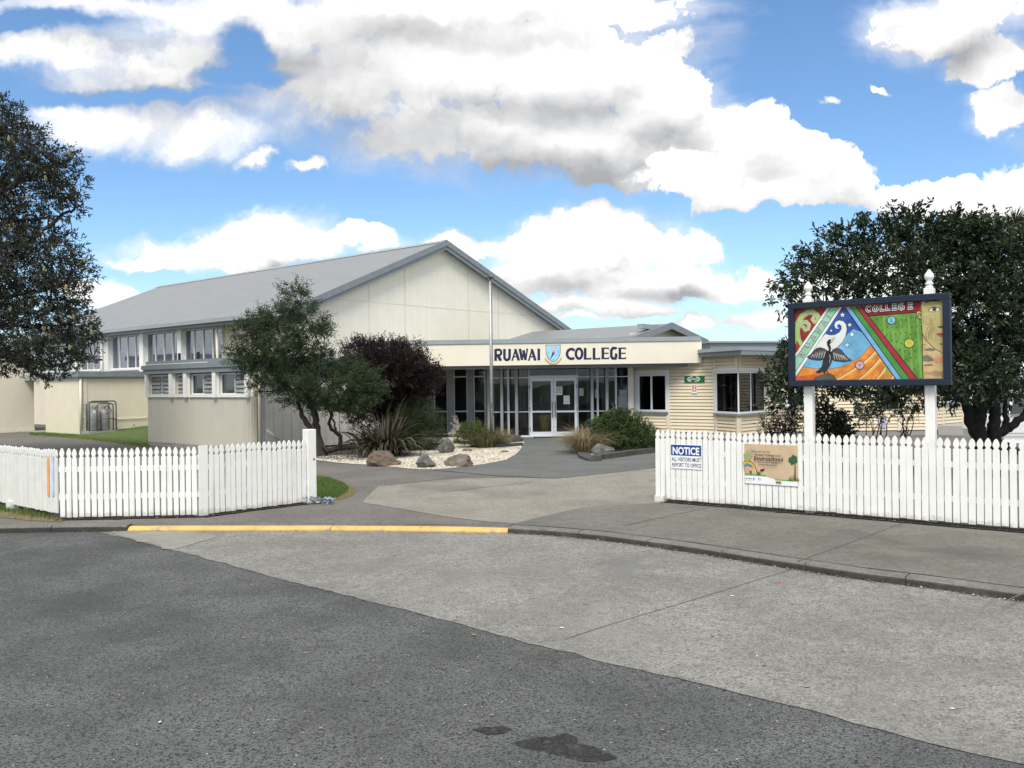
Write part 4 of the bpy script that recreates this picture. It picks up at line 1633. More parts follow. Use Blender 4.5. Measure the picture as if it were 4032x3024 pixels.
# E-F: the face turning away on the right
f5, L5 = seg_frame(OE, OFp)
wr5 = (hx(f5, 'h', 975, 700)[0], hx(f5, 'h', 1285, 700)[0])
boards('wall', f5, L5 + 1.2, ZF + .06, ZW2, [(wr5[0], wr5[1], 1.02, 2.2)])
window(off, f5, wr5[0], wr5[1], 1.02, 2.2, -.03, (.5,), (), .06, .055, .07, TRIM_WHITE, GLASS_DARK, sill=GREY_TRIM)
room_box(off, f5, wr5[0] - .2, wr5[1] + .1, .06, 1.2, .5, 2.4, DARK_ROOM)
trim(f5, 0.0, .11, ZF, ZW2)
for x in (990, 1285):
    a_ = hx(f5, 'h', x, 950)[0]
    trim(f5, a_ - .05, a_ + .05, ZF + .06, .96)
mb = MB()
for fr, L in ((f1, L1), (f2, L2), (f3, L3), (f4, L4), (f5, L5 + 1.2)):
    mb2 = MB().box(.0, L, .0, .05, -.02, ZF + (.06 if fr is f5 else 0) - .002)
    mb2.build('plinth', PLINTH, off, fr)
# ramp slab by the far face
MB().box(.1, L5 + 1.3, -.95, -.06, .0, .30).build('ramp', mat('pale_concrete_ramp', (.42, .41, .38), .8, .08, 4), off, f5)
# roofs
Fo = Vector((OFp.x, OFp.y)) + f5.ex * 1.2


def out2(P, Q, S, o):
    """corner Q moved outwards by o"""
    n1 = Vector((Q.y - P.y, -(Q.x - P.x))).normalized()
    n2 = Vector((S.y - Q.y, -(S.x - Q.x))).normalized()
    n = (n1 + n2).normalized()
    return Vector((Q.x, Q.y)) + n * (o / max(.4, n.dot(n1)))


q0 = on_ray(2756, 27.2)
q1 = out2(OB, OC, OD, .45)
q2 = on_ray(3150, 27.2)
q3 = out2(OD, OE, OFp, .5)
q4 = Fo + Vector((f5.ex.y, -f5.ex.x)) * .5
zr0, zr1 = 2.58, 2.82
back = [(q4.x + 1, q4.y + 6), (q0.x + .2, q0.y + 8)]
out_poly = [(q0.x, q0.y), (q1.x, q1.y), (q2.x, q2.y), (q3.x, q3.y), (q4.x, q4.y)] + back
MB().slab(out_poly, zr0 + .13, zr1).build('roof', GREY_TRIM_L, off, WORLD)
c_ = Vector((sum(p[0] for p in out_poly) / 7, sum(p[1] for p in out_poly) / 7))
inn = [tuple(Vector(p) + (c_ - Vector(p)).normalized() * .09) for p in out_poly]
MB().slab(inn, zr0, zr0 + .128).build('fascia', GREY_TRIM, off, WORLD)
u0, u1 = on_ray(2800, 29.4), on_ray(3900, 31.5)
MB().slab([(u0.x, u0.y), (u1.x, u1.y), (u1.x, u1.y + 5), (u0.x, u0.y + 5)], zr1 + .002, zr1 + .30).build('upper_roof', GREY_TRIM, off, WORLD)
MB().slab([(u0.x - .1, u0.y - .12), (u1.x, u1.y - .12), (u1.x, u1.y + 5), (u0.x - .1, u0.y + 5)], zr1 + .303, zr1 + .36).build('upper_roof_edge', GREY_TRIM_L, off, WORLD)
# fill wall behind, closes the block
MB().slab([(Fo.x, Fo.y), (Fo.x + .1, Fo.y + .05), (Fo.x + .1, Fo.y + 7), (Fo.x, Fo.y + 7)], 0, zr0).build('end_wall', BOARD, off, WORLD)

# ---------------- small gabled roof behind the canopy
BD = 37.0
apx = at(V('D', 2095, 46), BD)
bk = Frame((apx.x, apx.y), (-U.x, -U.y))
bkE = bk.sub(0, 0, (0, 1))
back_b = thing('rear_classroom', 'weatherboard classroom with a grey gabled roof rising behind the canopy', 'building', (apx.x, apx.y, 0), 0)
hl = bkE.hit(V('D', 1815, 148))
hr = bkE.hit(V('E', 915, 218))
half_l, half_r = -hl[0], hr[0]
zA = apx.z
zl, zr_ = hl[1], hr[1]
mb = MB()
mb.prism([(-half_l + .5, .0), (half_r - .5, 0), (half_r - .5, zr_ + .15), (0, zA - .22), (-half_l + .5, zl + .15)], .45, .6)
mb.build('gable_wall', BOARD, back_b, bkE)
mb = MB()
Lr = 16.0
for (b0, z0, b1, z1) in ((-half_l, zl, 0, zA), (0, zA, half_r, zr_)):
    mb.hexa([(b0, 0, z0 - .12), (b1, 0, z1 - .12), (b1, Lr, z1 - .12), (b0, Lr, z0 - .12), (b0, 0, z0), (b1, 0, z1), (b1, Lr, z1), (b0, Lr, z0)])
mb.build('roof', ROOF_GREY, back_b, bkE)
mb = MB()
for (b0, z0, b1, z1) in ((-half_l, zl, 0, zA), (0, zA, half_r, zr_)):
    mb.hexa([(b0, -.06, z0 - .24), (b1, -.06, z1 - .24), (b1, -.004, z1 - .24), (b0, -.004, z0 - .24), (b0, -.06, z0 + .04), (b1, -.06, z1 + .04), (b1, -.004, z1 + .04), (b0, -.004, z0 + .04)])
mb.build('barge_board', GREY_TRIM, back_b, bkE)
g0, g1 = bkE.hit(V('E', 345, 165)), bkE.hit(V('E', 700, 150))
MB().box(g0[0], g1[0], .2, .44, zr_ + .35, zr_ + .55).build('gable_ledge', GREY_TRIM_L, back_b, bkE)
for nm, a0, a1 in (('side_wall', -half_l + .5, -half_l + .6), ('side_wall', half_r - .6, half_r - .5)):
    MB().box(a0, a1, .6, Lr - .3, 0, min(zl, zr_)).build(nm, BOARD, back_b, bkE)
# distant grey dome of a water tank above the roof line
tk = at(V('g', 262, 150), 60)
tank = thing('water_tank', 'pale round water tank top peeping above the office roof', 'tank', (tk.x, tk.y, 0), 0)
rt = 60 * 30 / FPX * 1.02
MB().lathe([(rt * 1.6, -.0), (rt * 1.6, tk.z - .35), (rt * 1.3, tk.z - .12), (rt * .8, tk.z + .05), (rt * .3, tk.z + .13), (.05, tk.z + .15)], (0, 0, 0), 24).build('tank_shell', mat('pale_tank', (.5, .5, .48), .6), tank, Frame((tk.x, tk.y), (1, 0)), smooth=True)

# ------------------------------------------------------------------ picket fences
def picket_outline(h, w=.036):
    pts = [(-w, 0), (-w, h - .135), (-w * .62, h - .125), (-w * .55, h - .115), (-w * .70, h - .104), (-w * .97, h - .085), (-w * .93, h - .06), (-w * .66, h - .03), (-w * .28, h - .007), (0, h)]
    return pts + [(-x, z) for x, z in reversed(pts[:-1])]


def fence_panel(fr, a0, a1, h, parent, m, pitch=.083, w=.036, z0=.035, th=.018, name='picket_panel', jz=.006, top=None):
    """gothic headed pickets nailed in front of the rails"""
    mb = MB()
    n = max(2, int(round((a1 - a0) / pitch)))
    p = (a1 - a0) / n
    for k in range(n):
        x = a0 + (k + .5) * p + rng.normal(0, .0015)
        hh = h + rng.normal(0, jz)
        zz = z0 + abs(rng.normal(0, .006))
        tilt = rng.normal(0, .0035)
        y = rng.normal(0, .0012)
        o = picket_outline(hh - zz, w * rng.uniform(.975, 1.02))
        mb.prism([(x + q[0] + tilt * q[1], zz + q[1]) for q in o], y - th, y)
    o = mb.build(name, m, parent, fr)
    return o


def rails(fr, a0, a1, zs, parent, m, y=.001, t=.045, h=.07):
    for z in zs:
        MB().box(a0, a1, y, y + t, z, z + h).build('rail', m, parent, fr)


def fpost(fr, a, z, parent, m, s=.10, y=.05, name='post'):
    o = MB().box(a - s / 2, a + s / 2, y, y + s, -.05, z).build(name, m, parent, fr)
    bevel(o, .006, 1)
    return o


def soil_strip(fr, a0, a1, parent, wd=.09):
    mb = MB()
    n = int((a1 - a0) / .12)
    xs = np.linspace(a0, a1, n + 1)
    f = [-.035 - abs(rng.normal(0, wd * .35)) for _ in xs]
    b = [.16 + abs(rng.normal(0, .04)) for _ in xs]
    for k in range(n):
        mb.poly([(xs[k], f[k], .012), (xs[k + 1], f[k + 1], .012), (xs[k + 1], b[k + 1], .012), (xs[k], b[k], .012)])
    o = mb.build('soil_strip', DIRT, None, fr)
    o['kind'] = 'structure'
    return o


# left: front run from the corner to the middle post, then angled run to the gatepost
c0, c1, c2 = G(V('H', 397, 678)), G(V('H', 1350, 657)), G(V('H', 2086, 566))
FL1 = Frame((c0.x, c0.y), (c1.x - c0.x, c1.y - c0.y))
FL2 = Frame((c1.x, c1.y), (c2.x - c1.x, c2.y - c1.y))
l1, l2 = (c1 - c0).xy.length, (c2 - c1).xy.length
h1 = FL1.hit(V('H', 900, 190))[1]
h2a = FL2.hit(V('H', 1450, 172))[1]
fenceA = thing('picket_fence', 'white picket fence run behind the yellow kerb ending at the left gatepost', 'fence', c0)
fence_panel(FL1, .01, l1 - .04, h1, fenceA, WHITE, w=.0325)
fence_panel(FL2, .10, l2 - .09, h2a, fenceA, WHITE, w=.034)
rails(FL1, .0, l1 + .02, (.28, .66), fenceA, WHITE)
rails(FL2, .03, l2, (.28, .66), fenceA, WHITE)
MB().box(-.03, .095, -.016, .012, .02, FL2.hit(V('H', 1365, 176))[1]).build('post_board', WHITE, fenceA, FL2)
fpost(FL2, .0, .86, fenceA, WHITE, .09, .05)
gp = FL2.hit(V('H', 2090, 68))
o = MB().box(l2 - .075, l2 + .075, -.04, .11, -.05, gp[1]).build('gatepost', WHITE, fenceA, FL2)
bevel(o, .008, 2)
MB().tube([(l2 + .03, -.043, .68), (l2 + .03, -.036, .68)], .016, 8).build('bolt_hole', BLACK, fenceA, FL2)
soil_strip(FL1, -.05, l1, fenceA)
soil_strip(FL2, 0, l2 + .05, fenceA)
# left: weathered side run going away
FS = Frame((c0.x, c0.y), (U.x, U.y))           # runs away left; its outside faces the road, so y points inside
FSr = Frame((c0.x + U.x * 4.5, c0.y + U.y * 4.5), (-U.x, -U.y))
hs0 = FSr.hit(V('H', 380, 207))[1]
fenceB = thing('picket_fence', 'weathered off-white side run of pickets with the orange and blue boards', 'fence', FSr.w(0, 0))
fence_panel(FSr, .0, 4.49, hs0, fenceB, WHITE_OLD, pitch=.082, w=.039, z0=.09)
rails(FSr, 0, 4.48, (.30, .68), fenceB, WHITE_OLD)
for a in (1.3, 3.2):
    fpost(FSr, a, .82, fenceB, WHITE_OLD, .10, .05)
ap_, _ = FSr.hit(V('H', 80, 630))
MB().box(ap_ - .09, ap_ + .09, -.05, .09, -.03, .14).build('post_foot', WHITE_OLD, fenceB, FSr)
# two long boards on the side run, seen nearly edge on
for nm, x0, x1, rgb, lab in (('plank_sign', 329, 343, (226, 168, 118), 'orange upright board fixed to the weathered side fence'),
                             ('plank_sign', 359, 373, (186, 202, 230), 'pale blue upright board fixed to the weathered side fence')):
    a0, zt_ = FSr.hit(V('H', x0, 251))
    a1, zb_ = FSr.hit(V('H', x1, 512))
    mb = MB()
    o = mb.box(a0, a1, -.034, -.02, zb_, zt_).build(nm, paint('board_paint', rgb, .15, 5), None, FSr)
    _prop(o, lab, 'sign', 'boards on the side fence')

# right: long run from the gate foot to beyond the frame
r0, r1 = G(V('G', 120, 540)), G(V('G', 2212, 718))
FR = Frame((r0.x, r0.y), (r1.x - r0.x, r1.y - r0.y))
lr = 9.2
hr_ = FR.hit(V('G', 1130, 160))[1]
fenceC = thing('picket_fence', 'long white picket fence on the right carrying the notice boards', 'fence', r0)
fence_panel(FR, .0, 4.6, hr_, fenceC, WHITE, pitch=.086, w=.0375, z0=.05)
fence_panel(FR, 4.6, lr, hr_, fenceC, WHITE, pitch=.088, w=.0355, z0=.05)
rails(FR, .0, lr, (.30, .72), fenceC, WHITE)
for a in (.06, 2.3, 7.0, 8.9):
    fpost(FR, a, .85, fenceC, WHITE, .10, .05)
MB().box(.0, .16, -.05, .06, -.02, .10).build('post_foot', WHITE, fenceC, FR)
soil_strip(FR, .1, lr, fenceC, .07)

# ------------------------------------------------------------------ signs
SW = mat('white_sign_sheet', (.78, .79, .80), .4, .02, 3)
INK = paint('black_ink', (26, 27, 32))
# NOTICE
ntl = FR.hit(V('E', 569, 1184), -.03)
ntr = FR.hit(V('E', 859, 1189), -.03)
nbl = FR.hit(V('E', 574, 1406), -.03)
a0, a1, zt_, zb_ = ntl[0], ntr[0], (ntl[1] + ntr[1]) / 2, nbl[1]
no = MB().box(a0, a1, -.030, -.024, zb_, zt_).build('notice_sign', SW, None, FR)
_prop(no, 'white and blue NOTICE sign telling visitors to report to the office', 'sign')
mb = MB()
hgt = zt_ - zb_
mb.poly([(a0 + .008, -.0312, zt_ - hgt * .46), (a1 - .008, -.0312, zt_ - hgt * .46), (a1 - .008, -.0312, zt_ - .008), (a0 + .008, -.0312, zt_ - .008)])
mb.build('blue_band', paint('notice_blue', (30, 62, 140), .05), no, FR)
mb = MB()
wd = a1 - a0
put_text(mb, 'NOTICE', a0 + wd * .07, a1 - wd * .07, zt_ - hgt * .40, -.0325, .035, 0, hgt * .30)
mb.build('lettering', SW, no, FR)
mb = MB()
put_text(mb, 'ALL VISITORS MUST', a0 + wd * .03, a1 - wd * .02, zt_ - hgt * .69, -.0315, .01, 0, hgt * .16)
put_text(mb, 'REPORT TO OFFICE', a0 + wd * .05, a1 - wd * .02, zt_ - hgt * .92, -.0315, .01, 0, hgt * .16)
mb.build('lettering', INK, no, FR)

# the tan poster board
etl, etr = FR.hit(V('E', 1258, 1179), -.03), FR.hit(V('E', 1755, 1196), -.03)
ebl, ebr = FR.hit(V('E', 1268, 1550), -.03), FR.hit(V('E', 1760, 1577), -.03)
a0, a1 = etl[0], etr[0]
zt_, zb_ = (etl[1] + etr[1]) / 2, (ebl[1] + ebr[1]) / 2
TAN = mat('tan_poster_print', lin((196, 172, 142)), .5, .10, 3.5, stain=lin((168, 150, 135)) + (.6,), sscale=2.2, spec=.25)
es = MB().box(a0, a1, -.030, -.024, zb_, zt_).build('poster_board', TAN, None, FR)
_prop(es, 'tan Enviroschool poster board with a rainbow and a tree on the right fence', 'sign')
wd, hgt = a1 - a0, zt_ - zb_
E_ = lambda x, y: (a0 + wd * x, zt_ - hgt * y)
mb = MB()
mats_ = [SW, paint('poster_green', (96, 168, 78)), paint('poster_dark_green', (52, 92, 62)), paint('rainbow_red', (190, 70, 60)), paint('rainbow_yellow', (220, 190, 80)),
         paint('rainbow_blue', (80, 110, 190)), paint('poster_pink_house', (206, 160, 140)), paint('poster_brown', (110, 80, 55)), paint('poster_sage', (150, 160, 105)), INK, paint('poster_violet', (120, 90, 150)), paint('logo_rust', (160, 92, 52))]
lv = [0]


def ep(pts, m):
    lv[0] += 1
    mb.poly([(E_(*p)[0], -.0312 - .0003 * lv[0], E_(*p)[1]) for p in pts], m)


ep([(.005, .995), (.005, .80), (.40, .80), (.58, .86), (.995, .88), (.995, .995)], 0)
ep([(.005, .75), (.41, .755), (.41, .80), (.005, .80)], 1)
ep([(.58, .845), (.91, .85), (.91, .885), (.58, .88)], 1)
for k, (m_, r_) in enumerate(((3, .25), (4, .225), (1, .20), (5, .175), (10, .15))):
    ep([(.06 + r_ * .75 * math.cos(R(t)), .75 - r_ * 1.35 * math.sin(R(t))) for t in range(0, 125, 9)] + [(.005, .75)], m_)
ep([(.06 + .125 * .75 * math.cos(R(t)), .75 - .125 * 1.35 * math.sin(R(t))) for t in range(0, 125, 9)] + [(.005, .75)], 8)
ep([(.01, .75), (.01, .60), (.06, .55), (.19, .62), (.20, .75)], 6)
ep([(.10, .75), (.10, .67), (.14, .67), (.14, .75)], 7)
for cx_, cy_, r_ in ((.03, .30, .05), (.08, .22, .04), (.05, .40, .05), (.13, .30, .03), (.09, .36, .035)):
    ep([(cx_ + r_ * math.cos(R(t)) * (1 + .3 * math.sin(t)), cy_ + 1.3 * r_ * math.sin(R(t))) for t in range(0, 360, 30)], 8)
ep([(.935, .86), (.945, .40), (.96, .40), (.965, .86)], 7)
for cx_, cy_, r_ in ((.87, .36, .05), (.92, .30, .05), (.96, .38, .04), (.90, .42, .04), (.96, .30, .035)):
    ep([(cx_ + r_ * math.cos(R(t)) * (1 + .25 * math.sin(t * 1.3)), cy_ + 1.3 * r_ * math.sin(R(t)) * (1 + .2 * math.cos(t))) for t in range(0, 360, 24)], 2)
for k in range(7):
    t = -60 + 20 * k
    ep([(.93 + .10 * math.sin(R(t)) * 1.0 - .01, .86), (.93 + .10 * math.sin(R(t)), .86 - .16 * math.cos(R(t))), (.93 + .10 * math.sin(R(t)) + .012, .86)], 2)
for k in range(6):
    t = -70 + 25 * k
    ep([(.28 - .01, .76), (.28 + .08 * math.sin(R(t)), .75 - .11 * math.cos(R(t))), (.28 + .01, .76)], 2)
ep([(.31, .62), (.37, .62), (.37, .66), (.31, .67)], 9)
ep([(.365, .60), (.39, .60), (.39, .635), (.365, .635)], 9)
ep([(.60, .895), (.70, .90), (.70, .945), (.60, .94)], 11)
ep([(.17, .845), (.195, .845), (.195, .89), (.17, .89)], 5)
ep([(.27, .84), (.29, .84), (.29, .875), (.27, .875)], 5)
ep([(.30, .84), (.32, .84), (.32, .875), (.30, .875)], 4)
mb.build('artwork', mats_, es, FR)
mb = MB()
yq = -.0312 - .0003 * 70
for s_, x0, x1, y, h_, b_ in (('Haere mai, nau mai!', .15, .50, .20, .055, .0), ('Ruawai College is an', .22, .70, .285, .055, .012), ('Enviroschool', .20, .74, .40, .105, .015),
                              ('and we are creating a', .27, .66, .46, .05, .0), ('sustainable future', .29, .62, .52, .05, .0)):
    put_text(mb, s_, E_(x0, 0)[0], E_(x1, 0)[0], E_(0, y)[1], yq, b_, 0, hgt * h_)
put_text(mb, 'Northland', E_(.02, 0)[0], E_(.15, 0)[0], E_(0, .885)[1], yq, .02, 0, hgt * .035)
mb.build('lettering', INK, es, FR)

# the painted school sign on two turned posts
SP = Frame((FR.w(0, .13).x, FR.w(0, .13).y), (FR.ex.x, FR.ex.y))
SG = [SP.hit(d(x, y), -.05) for x, y in ((1703, 657), (2052, 631), (1707, 836), (2057, 831))]
b0, b1 = (SG[0][0] + SG[2][0]) / 2, (SG[1][0] + SG[3][0]) / 2
bt, bb = (SG[0][1] + SG[1][1]) / 2, (SG[2][1] + SG[3][1]) / 2
sign = thing('school_sign', 'colourful hand painted school sign with bird and face on two white turned posts', 'sign', SP.w((b0 + b1) / 2, 0))
FRMB = mat('dark_blue_frame_paint', (.012, .021, .040), .55, .12, 6)
fwid = .084
mb = MB()
mb.box(b0, b1, -.10, .0, bt - fwid, bt)
mb.box(b0, b1, -.10, .0, bb, bb + fwid)
mb.box(b0, b0 + fwid, -.10, .0, bb + fwid, bt - fwid)
mb.box(b1 - fwid, b1, -.10, .0, bb + fwid, bt - fwid)
o = mb.build('frame', FRMB, sign, SP)
bevel(o, .008, 2)
for (x, yt) in ((1746, 608), (2008, 582)):
    a_, _z = SP.hit(d(x, 700), .05)
    zt_ = SP.hit(d(x, yt), .05)[1]
    mb = MB()
    s_ = .058
    zsq = zt_ - .235
    mb.box(a_ - s_, a_ + s_, .002, .002 + 2 * s_, -.02, zsq)
    po = mb.build('post', WHITE, sign, SP)
    bevel(po, .01, 2)
    mf = MB()
    mf.lathe([(.055, 0), (.045, .02), (.032, .035), (.050, .05), (.050, .062), (.034, .075), (.032, .095), (.052, .12), (.058, .145), (.052, .175), (.030, .205), (.018, .222), (.012, .235)], (a_, .002 + s_, zsq), 16)
    mf.build('finial', WHITE, po, SP, smooth=True)

# --- the painting: positions are read in the picture's own frame
mi = [(120, 245), (1962, 128), (1995, 1145), (150, 1165)]
ib0, ib1, ibt, ibb = b0 + fwid, b1 - fwid, bt - fwid, bb + fwid


def unbilin(p):
    """picture pixel -> (0..1, 0..1) on the painted panel"""
    u = v = .5
    (x0, y0), (x1, y1), (x2, y2), (x3, y3) = mi
    for _ in range(12):
        X = (1 - v) * ((1 - u) * x0 + u * x1) + v * ((1 - u) * x3 + u * x2)
        Y = (1 - v) * ((1 - u) * y0 + u * y1) + v * ((1 - u) * y3 + u * y2)
        u += (p[0] - X) / 1850
        v += (p[1] - Y) / 970
    return min(max(u, 0), 1), min(max(v, 0), 1)


def mp_(p):
    u, v = unbilin(p)
    return ib0 + (ib1 - ib0) * u, ibt - (ibt - ibb) * v


PAL = {}


def faded(rgb):
    c = lin(rgb)
    g = sum(c) / 3
    return tuple((x * .93 + g * .07) * .86 for x in c)


def pal(rgb, var=.16, scale=7):
    k = (rgb, var)
    if k not in PAL:
        PAL[k] = (len(PAL), mat('mural_paint', faded(rgb), .5, var, scale, spec=.25))
    return PAL[k][0]


mu = MB()
ly = [0]


def yy_():
    ly[0] += 1
    return -.0455 - .00006 * ly[0]


def fp(pts, rgb, var=.16):
    y = yy_()
    mu.poly([(mp_(p)[0], y, mp_(p)[1]) for p in pts], pal(rgb, var))


PXM = (ib1 - ib0) / 1860.0


def fs(pts, w, rgb, w1=None, closed=False):
    mu.ribbon([mp_(p) for p in pts], w * PXM, yy_(), pal(rgb, .06), None if w1 is None else w1 * PXM, closed)


def outl(pts, w, rgb=(22, 24, 30)):
    fs(pts, w, rgb, closed=True)


def disc(cx, cy, r, rgb, ry=None):
    fp([(cx + r * math.cos(R(k * 15)), cy + (ry or r) * math.sin(R(k * 15))) for k in range(24)], rgb)


def star(cx, cy, r):
    for rr, c in ((r * 1.28, (22, 30, 60)), (r, (238, 240, 240))):
        fp([(cx + rr * (1 if k % 2 == 0 else .45) * math.sin(R(36 * k)), cy - rr * (1 if k % 2 == 0 else .45) * math.cos(R(36 * k))) for k in range(10)], c)


BLK = (24, 25, 30)
fp(mi, (226, 140, 50), .25)
fp([(120, 245), (620, 222), (130, 860)], (150, 52, 42), .25)
# fern spirals
kor = [(215, 735), (165, 650), (148, 540), (165, 430), (215, 335), (290, 285), (360, 280), (410, 310)]
fs(kor, 92, (245, 245, 235), 60)
fs(kor, 82, BLK, 52)
fs(kor, 74, (178, 205, 120), 44)
for c_ in ([(410, 300), (440, 345), (430, 395), (390, 405), (360, 375), (375, 345), (400, 350)], [(190, 470), (225, 415), (275, 405), (315, 445), (305, 500), (262, 512), (240, 480), (265, 462)]):
    fs(c_, 56, (245, 245, 235), 34)
    fs(c_, 46, BLK, 26)
    fs(c_, 40, (178, 205, 120), 20)
fp([(150, 640), (200, 720), (137, 800)], (190, 62, 40), .25)
# band with the name
fp([(548, 228), (745, 216), (148, 1120), (140, 815)], (240, 240, 235), .04)
fp([(592, 226), (705, 218), (148, 1050), (144, 870)], (150, 205, 172), .2)
fs([(592, 226), (144, 870)], 7, BLK)
fs([(705, 218), (148, 1050)], 7, BLK)
fs([(752, 216), (150, 1122)], 8, BLK)
fs([(548, 228), (140, 815)], 6, BLK)
# sky triangle
fp([(758, 218), (792, 216), (1120, 705), (1010, 840), (880, 930), (740, 990), (600, 1015), (420, 1012), (250, 985), (330, 850)], (112, 178, 216), .18)
fp([(758, 218), (792, 216), (1010, 545), (900, 500), (830, 560), (780, 620), (560, 600), (500, 590)], (42, 84, 160), .25)
wave = [(390, 765), (470, 640), (535, 560), (600, 578), (660, 575), (715, 545), (745, 500), (742, 460), (715, 435), (690, 450), (695, 480), (722, 480), (700, 500), (668, 490), (650, 450), (665, 405), (710, 385), (765, 395), (805, 440), (815, 510), (800, 590), (760, 670), (690, 740), (620, 785), (500, 800)]
fp(wave, (232, 232, 226), .05)
outl(wave, 5, (60, 70, 90))
for s_ in ((755, 315, 34), (850, 445, 29), (882, 570, 33), (822, 707, 33), (613, 520, 18)):
    star(*s_)
# sand
sand = [(245, 988), (420, 1014), (600, 1018), (740, 993), (880, 933), (1010, 843), (1115, 712), (1432, 1152), (150, 1165), (165, 1110)]
fp(sand, (228, 140, 44), .28)
fp([(160, 1118), (420, 1085), (640, 1060), (520, 1160), (150, 1165)], (205, 96, 44), .3)
for c_, w_ in (([(1175, 782), (1090, 880), (960, 985), (800, 1085), (690, 1160)], 34), ([(1232, 880), (1150, 985), (1050, 1085), (975, 1156)], 34), ([(1305, 985), (1260, 1060), (1195, 1154)], 30), ([(1395, 1108), (1365, 1150)], 22)):
    fs([(x + 14, y + 14) for x, y in c_], w_ * 1.6, (236, 182, 66), 20)
    fs(c_, 16, (176, 84, 34), 10)
    fs([(x + 8, y + 5) for x, y in c_], 9, (248, 240, 210), 6)
fs([(245, 988), (420, 1014), (600, 1018), (740, 993), (880, 933), (1010, 843), (1115, 712)], 8, (120, 130, 140))
# red heading and the green field
fp([(988, 203), (1712, 145), (1702, 290), (1072, 332)], (138, 34, 40), .2)
fp([(1072, 332), (1655, 288), (1715, 380), (1745, 900), (1758, 1147), (1692, 1148)], (104, 158, 62), .3)
for k in range(5):
    x = 1270 + 100 * k
    fs([(x, 330 + 5 * k), (x + 30, 700), (x + 60, 1130)], 22, (128, 170, 78), 26)
for k in range(70):
    rr_, cc2 = k // 10, k % 10
    x, y = 1190 + cc2 * 58 + 14 * (rr_ % 2), 370 + rr_ * 105 + rng.normal(0, 18)
    if x > 1018 + (y - 203) * .745 and x < 1700:
        disc(x, y, 8, (62, 118, 50), 14)
# diagonal stripes
for q_, c_ in (([(785, 217), (852, 213), (1508, 1150), (1438, 1151)], (118, 178, 222)), ([(852, 213), (925, 208), (1602, 1149), (1508, 1150)], (78, 150, 66)), ([(925, 208), (988, 203), (1692, 1148), (1602, 1149)], (172, 46, 56))):
    fp(q_, c_, .12)
for a_, b_ in (((785, 217), (1438, 1151)), ((852, 213), (1508, 1150)), ((925, 208), (1602, 1149)), ((988, 203), (1692, 1148))):
    fs([a_, b_], 9, BLK)
fs([(1072, 332), (1655, 288)], 7, BLK)
for cx_, cy_, r_, c_ in ((1367, 388, 48, (136, 192, 214)), (1585, 687, 54, (212, 208, 84)), (990, 968, 50, (222, 182, 200))):
    disc(cx_, cy_, r_ + 7, BLK)
    disc(cx_, cy_, r_, c_)
fs([(990, 1000), (990, 930)], 5, (110, 60, 90))
fs([(990, 985), (965, 955)], 5, (110, 60, 90))
fs([(990, 975), (1015, 945)], 5, (110, 60, 90))
fs([(1367, 420), (1362, 360)], 14, (90, 140, 150))
fs([(1565, 665), (1590, 690), (1605, 680)], 7, (170, 160, 50))
# face
face = [(1712, 145), (1966, 126), (1988, 822), (1885, 762), (1775, 645), (1735, 565), (1718, 385), (1680, 360), (1658, 310), (1665, 275), (1700, 268), (1715, 290)]
fp([(1735, 560), (1988, 780), (1997, 1146), (1758, 1147), (1745, 900)], (200, 170, 120), .22)
fp(face, (186, 172, 112), .16)
fp([(1745, 300), (1800, 300), (1820, 500), (1790, 620), (1740, 540)], (200, 182, 124), .12)
outl([(1712, 145), (1718, 280), (1700, 268), (1665, 275), (1658, 310), (1680, 360), (1718, 385), (1735, 565), (1745, 900), (1758, 1147), (1745, 900), (1735, 565), (1718, 385), (1716, 300)], 7)
fs([(1735, 565), (1775, 645), (1885, 762), (1988, 822)], 8, BLK)
fs([(1690, 340), (1685, 300), (1705, 300), (1712, 335)], 6, BLK)
fs([(1762, 160), (1820, 140), (1900, 142), (1950, 158)], 16, (46, 38, 30), 8)
fp([(1800, 258), (1835, 228), (1870, 222), (1905, 232), (1930, 250), (1905, 272), (1865, 282), (1828, 275)], (238, 236, 226), .03)
disc(1866, 250, 27, (120, 100, 62))
disc(1866, 250, 12, BLK)
fs([(1798, 260), (1835, 226), (1870, 220), (1905, 230), (1934, 250)], 9, BLK)
fs([(1800, 260), (1830, 277), (1866, 284), (1905, 274), (1930, 252)], 5, BLK)
fp([(1898, 480), (1925, 468), (1972, 462), (1978, 490), (1940, 492)], (96, 62, 66), .1)
fs([(1935, 300), (1945, 400), (1940, 460)], 5, (140, 128, 84))
fp([(1882, 568), (1930, 556), (1980, 556), (1981, 582)], (150, 60, 72), .08)
fp([(1882, 568), (1981, 582), (1983, 606), (1935, 602)], (186, 84, 92), .08)
spi = [(1795 + (8 + 3.6 * k) * math.cos(R(40 * k)), 395 + (8 + 3.6 * k) * math.sin(R(40 * k))) for k in range(17)]
fs(spi, 5, (92, 86, 52))
for dx_ in (0, 28, 56):
    fs([(1855 + dx_ * .3, 420 + dx_), (1800 + dx_, 480 + dx_), (1775 + dx_, 560), (1790 + dx_, 640)], 5, (92, 86, 52))
fs([(1935, 705), (1950, 690), (1965, 705), (1950, 715)], 7, BLK)
fs([(1740, 700), (1760, 710), (1782, 700)], 5, (120, 100, 80))
for q_ in ([(1755, 770), (1830, 745), (1900, 770), (1860, 790), (1790, 785)], [(1745, 850), (1800, 840), (1860, 880), (1880, 915), (1820, 925), (1748, 920)], [(1760, 965), (1850, 955), (1870, 975), (1770, 985)]):
    fp(q_, (122, 112, 98), .2)
fp([(1880, 880), (1985, 860), (1990, 930), (1900, 945)], (206, 142, 104), .2)
fp([(1770, 1075), (1900, 1040), (1992, 1060), (1994, 1120), (1850, 1100)], (170, 142, 104), .2)
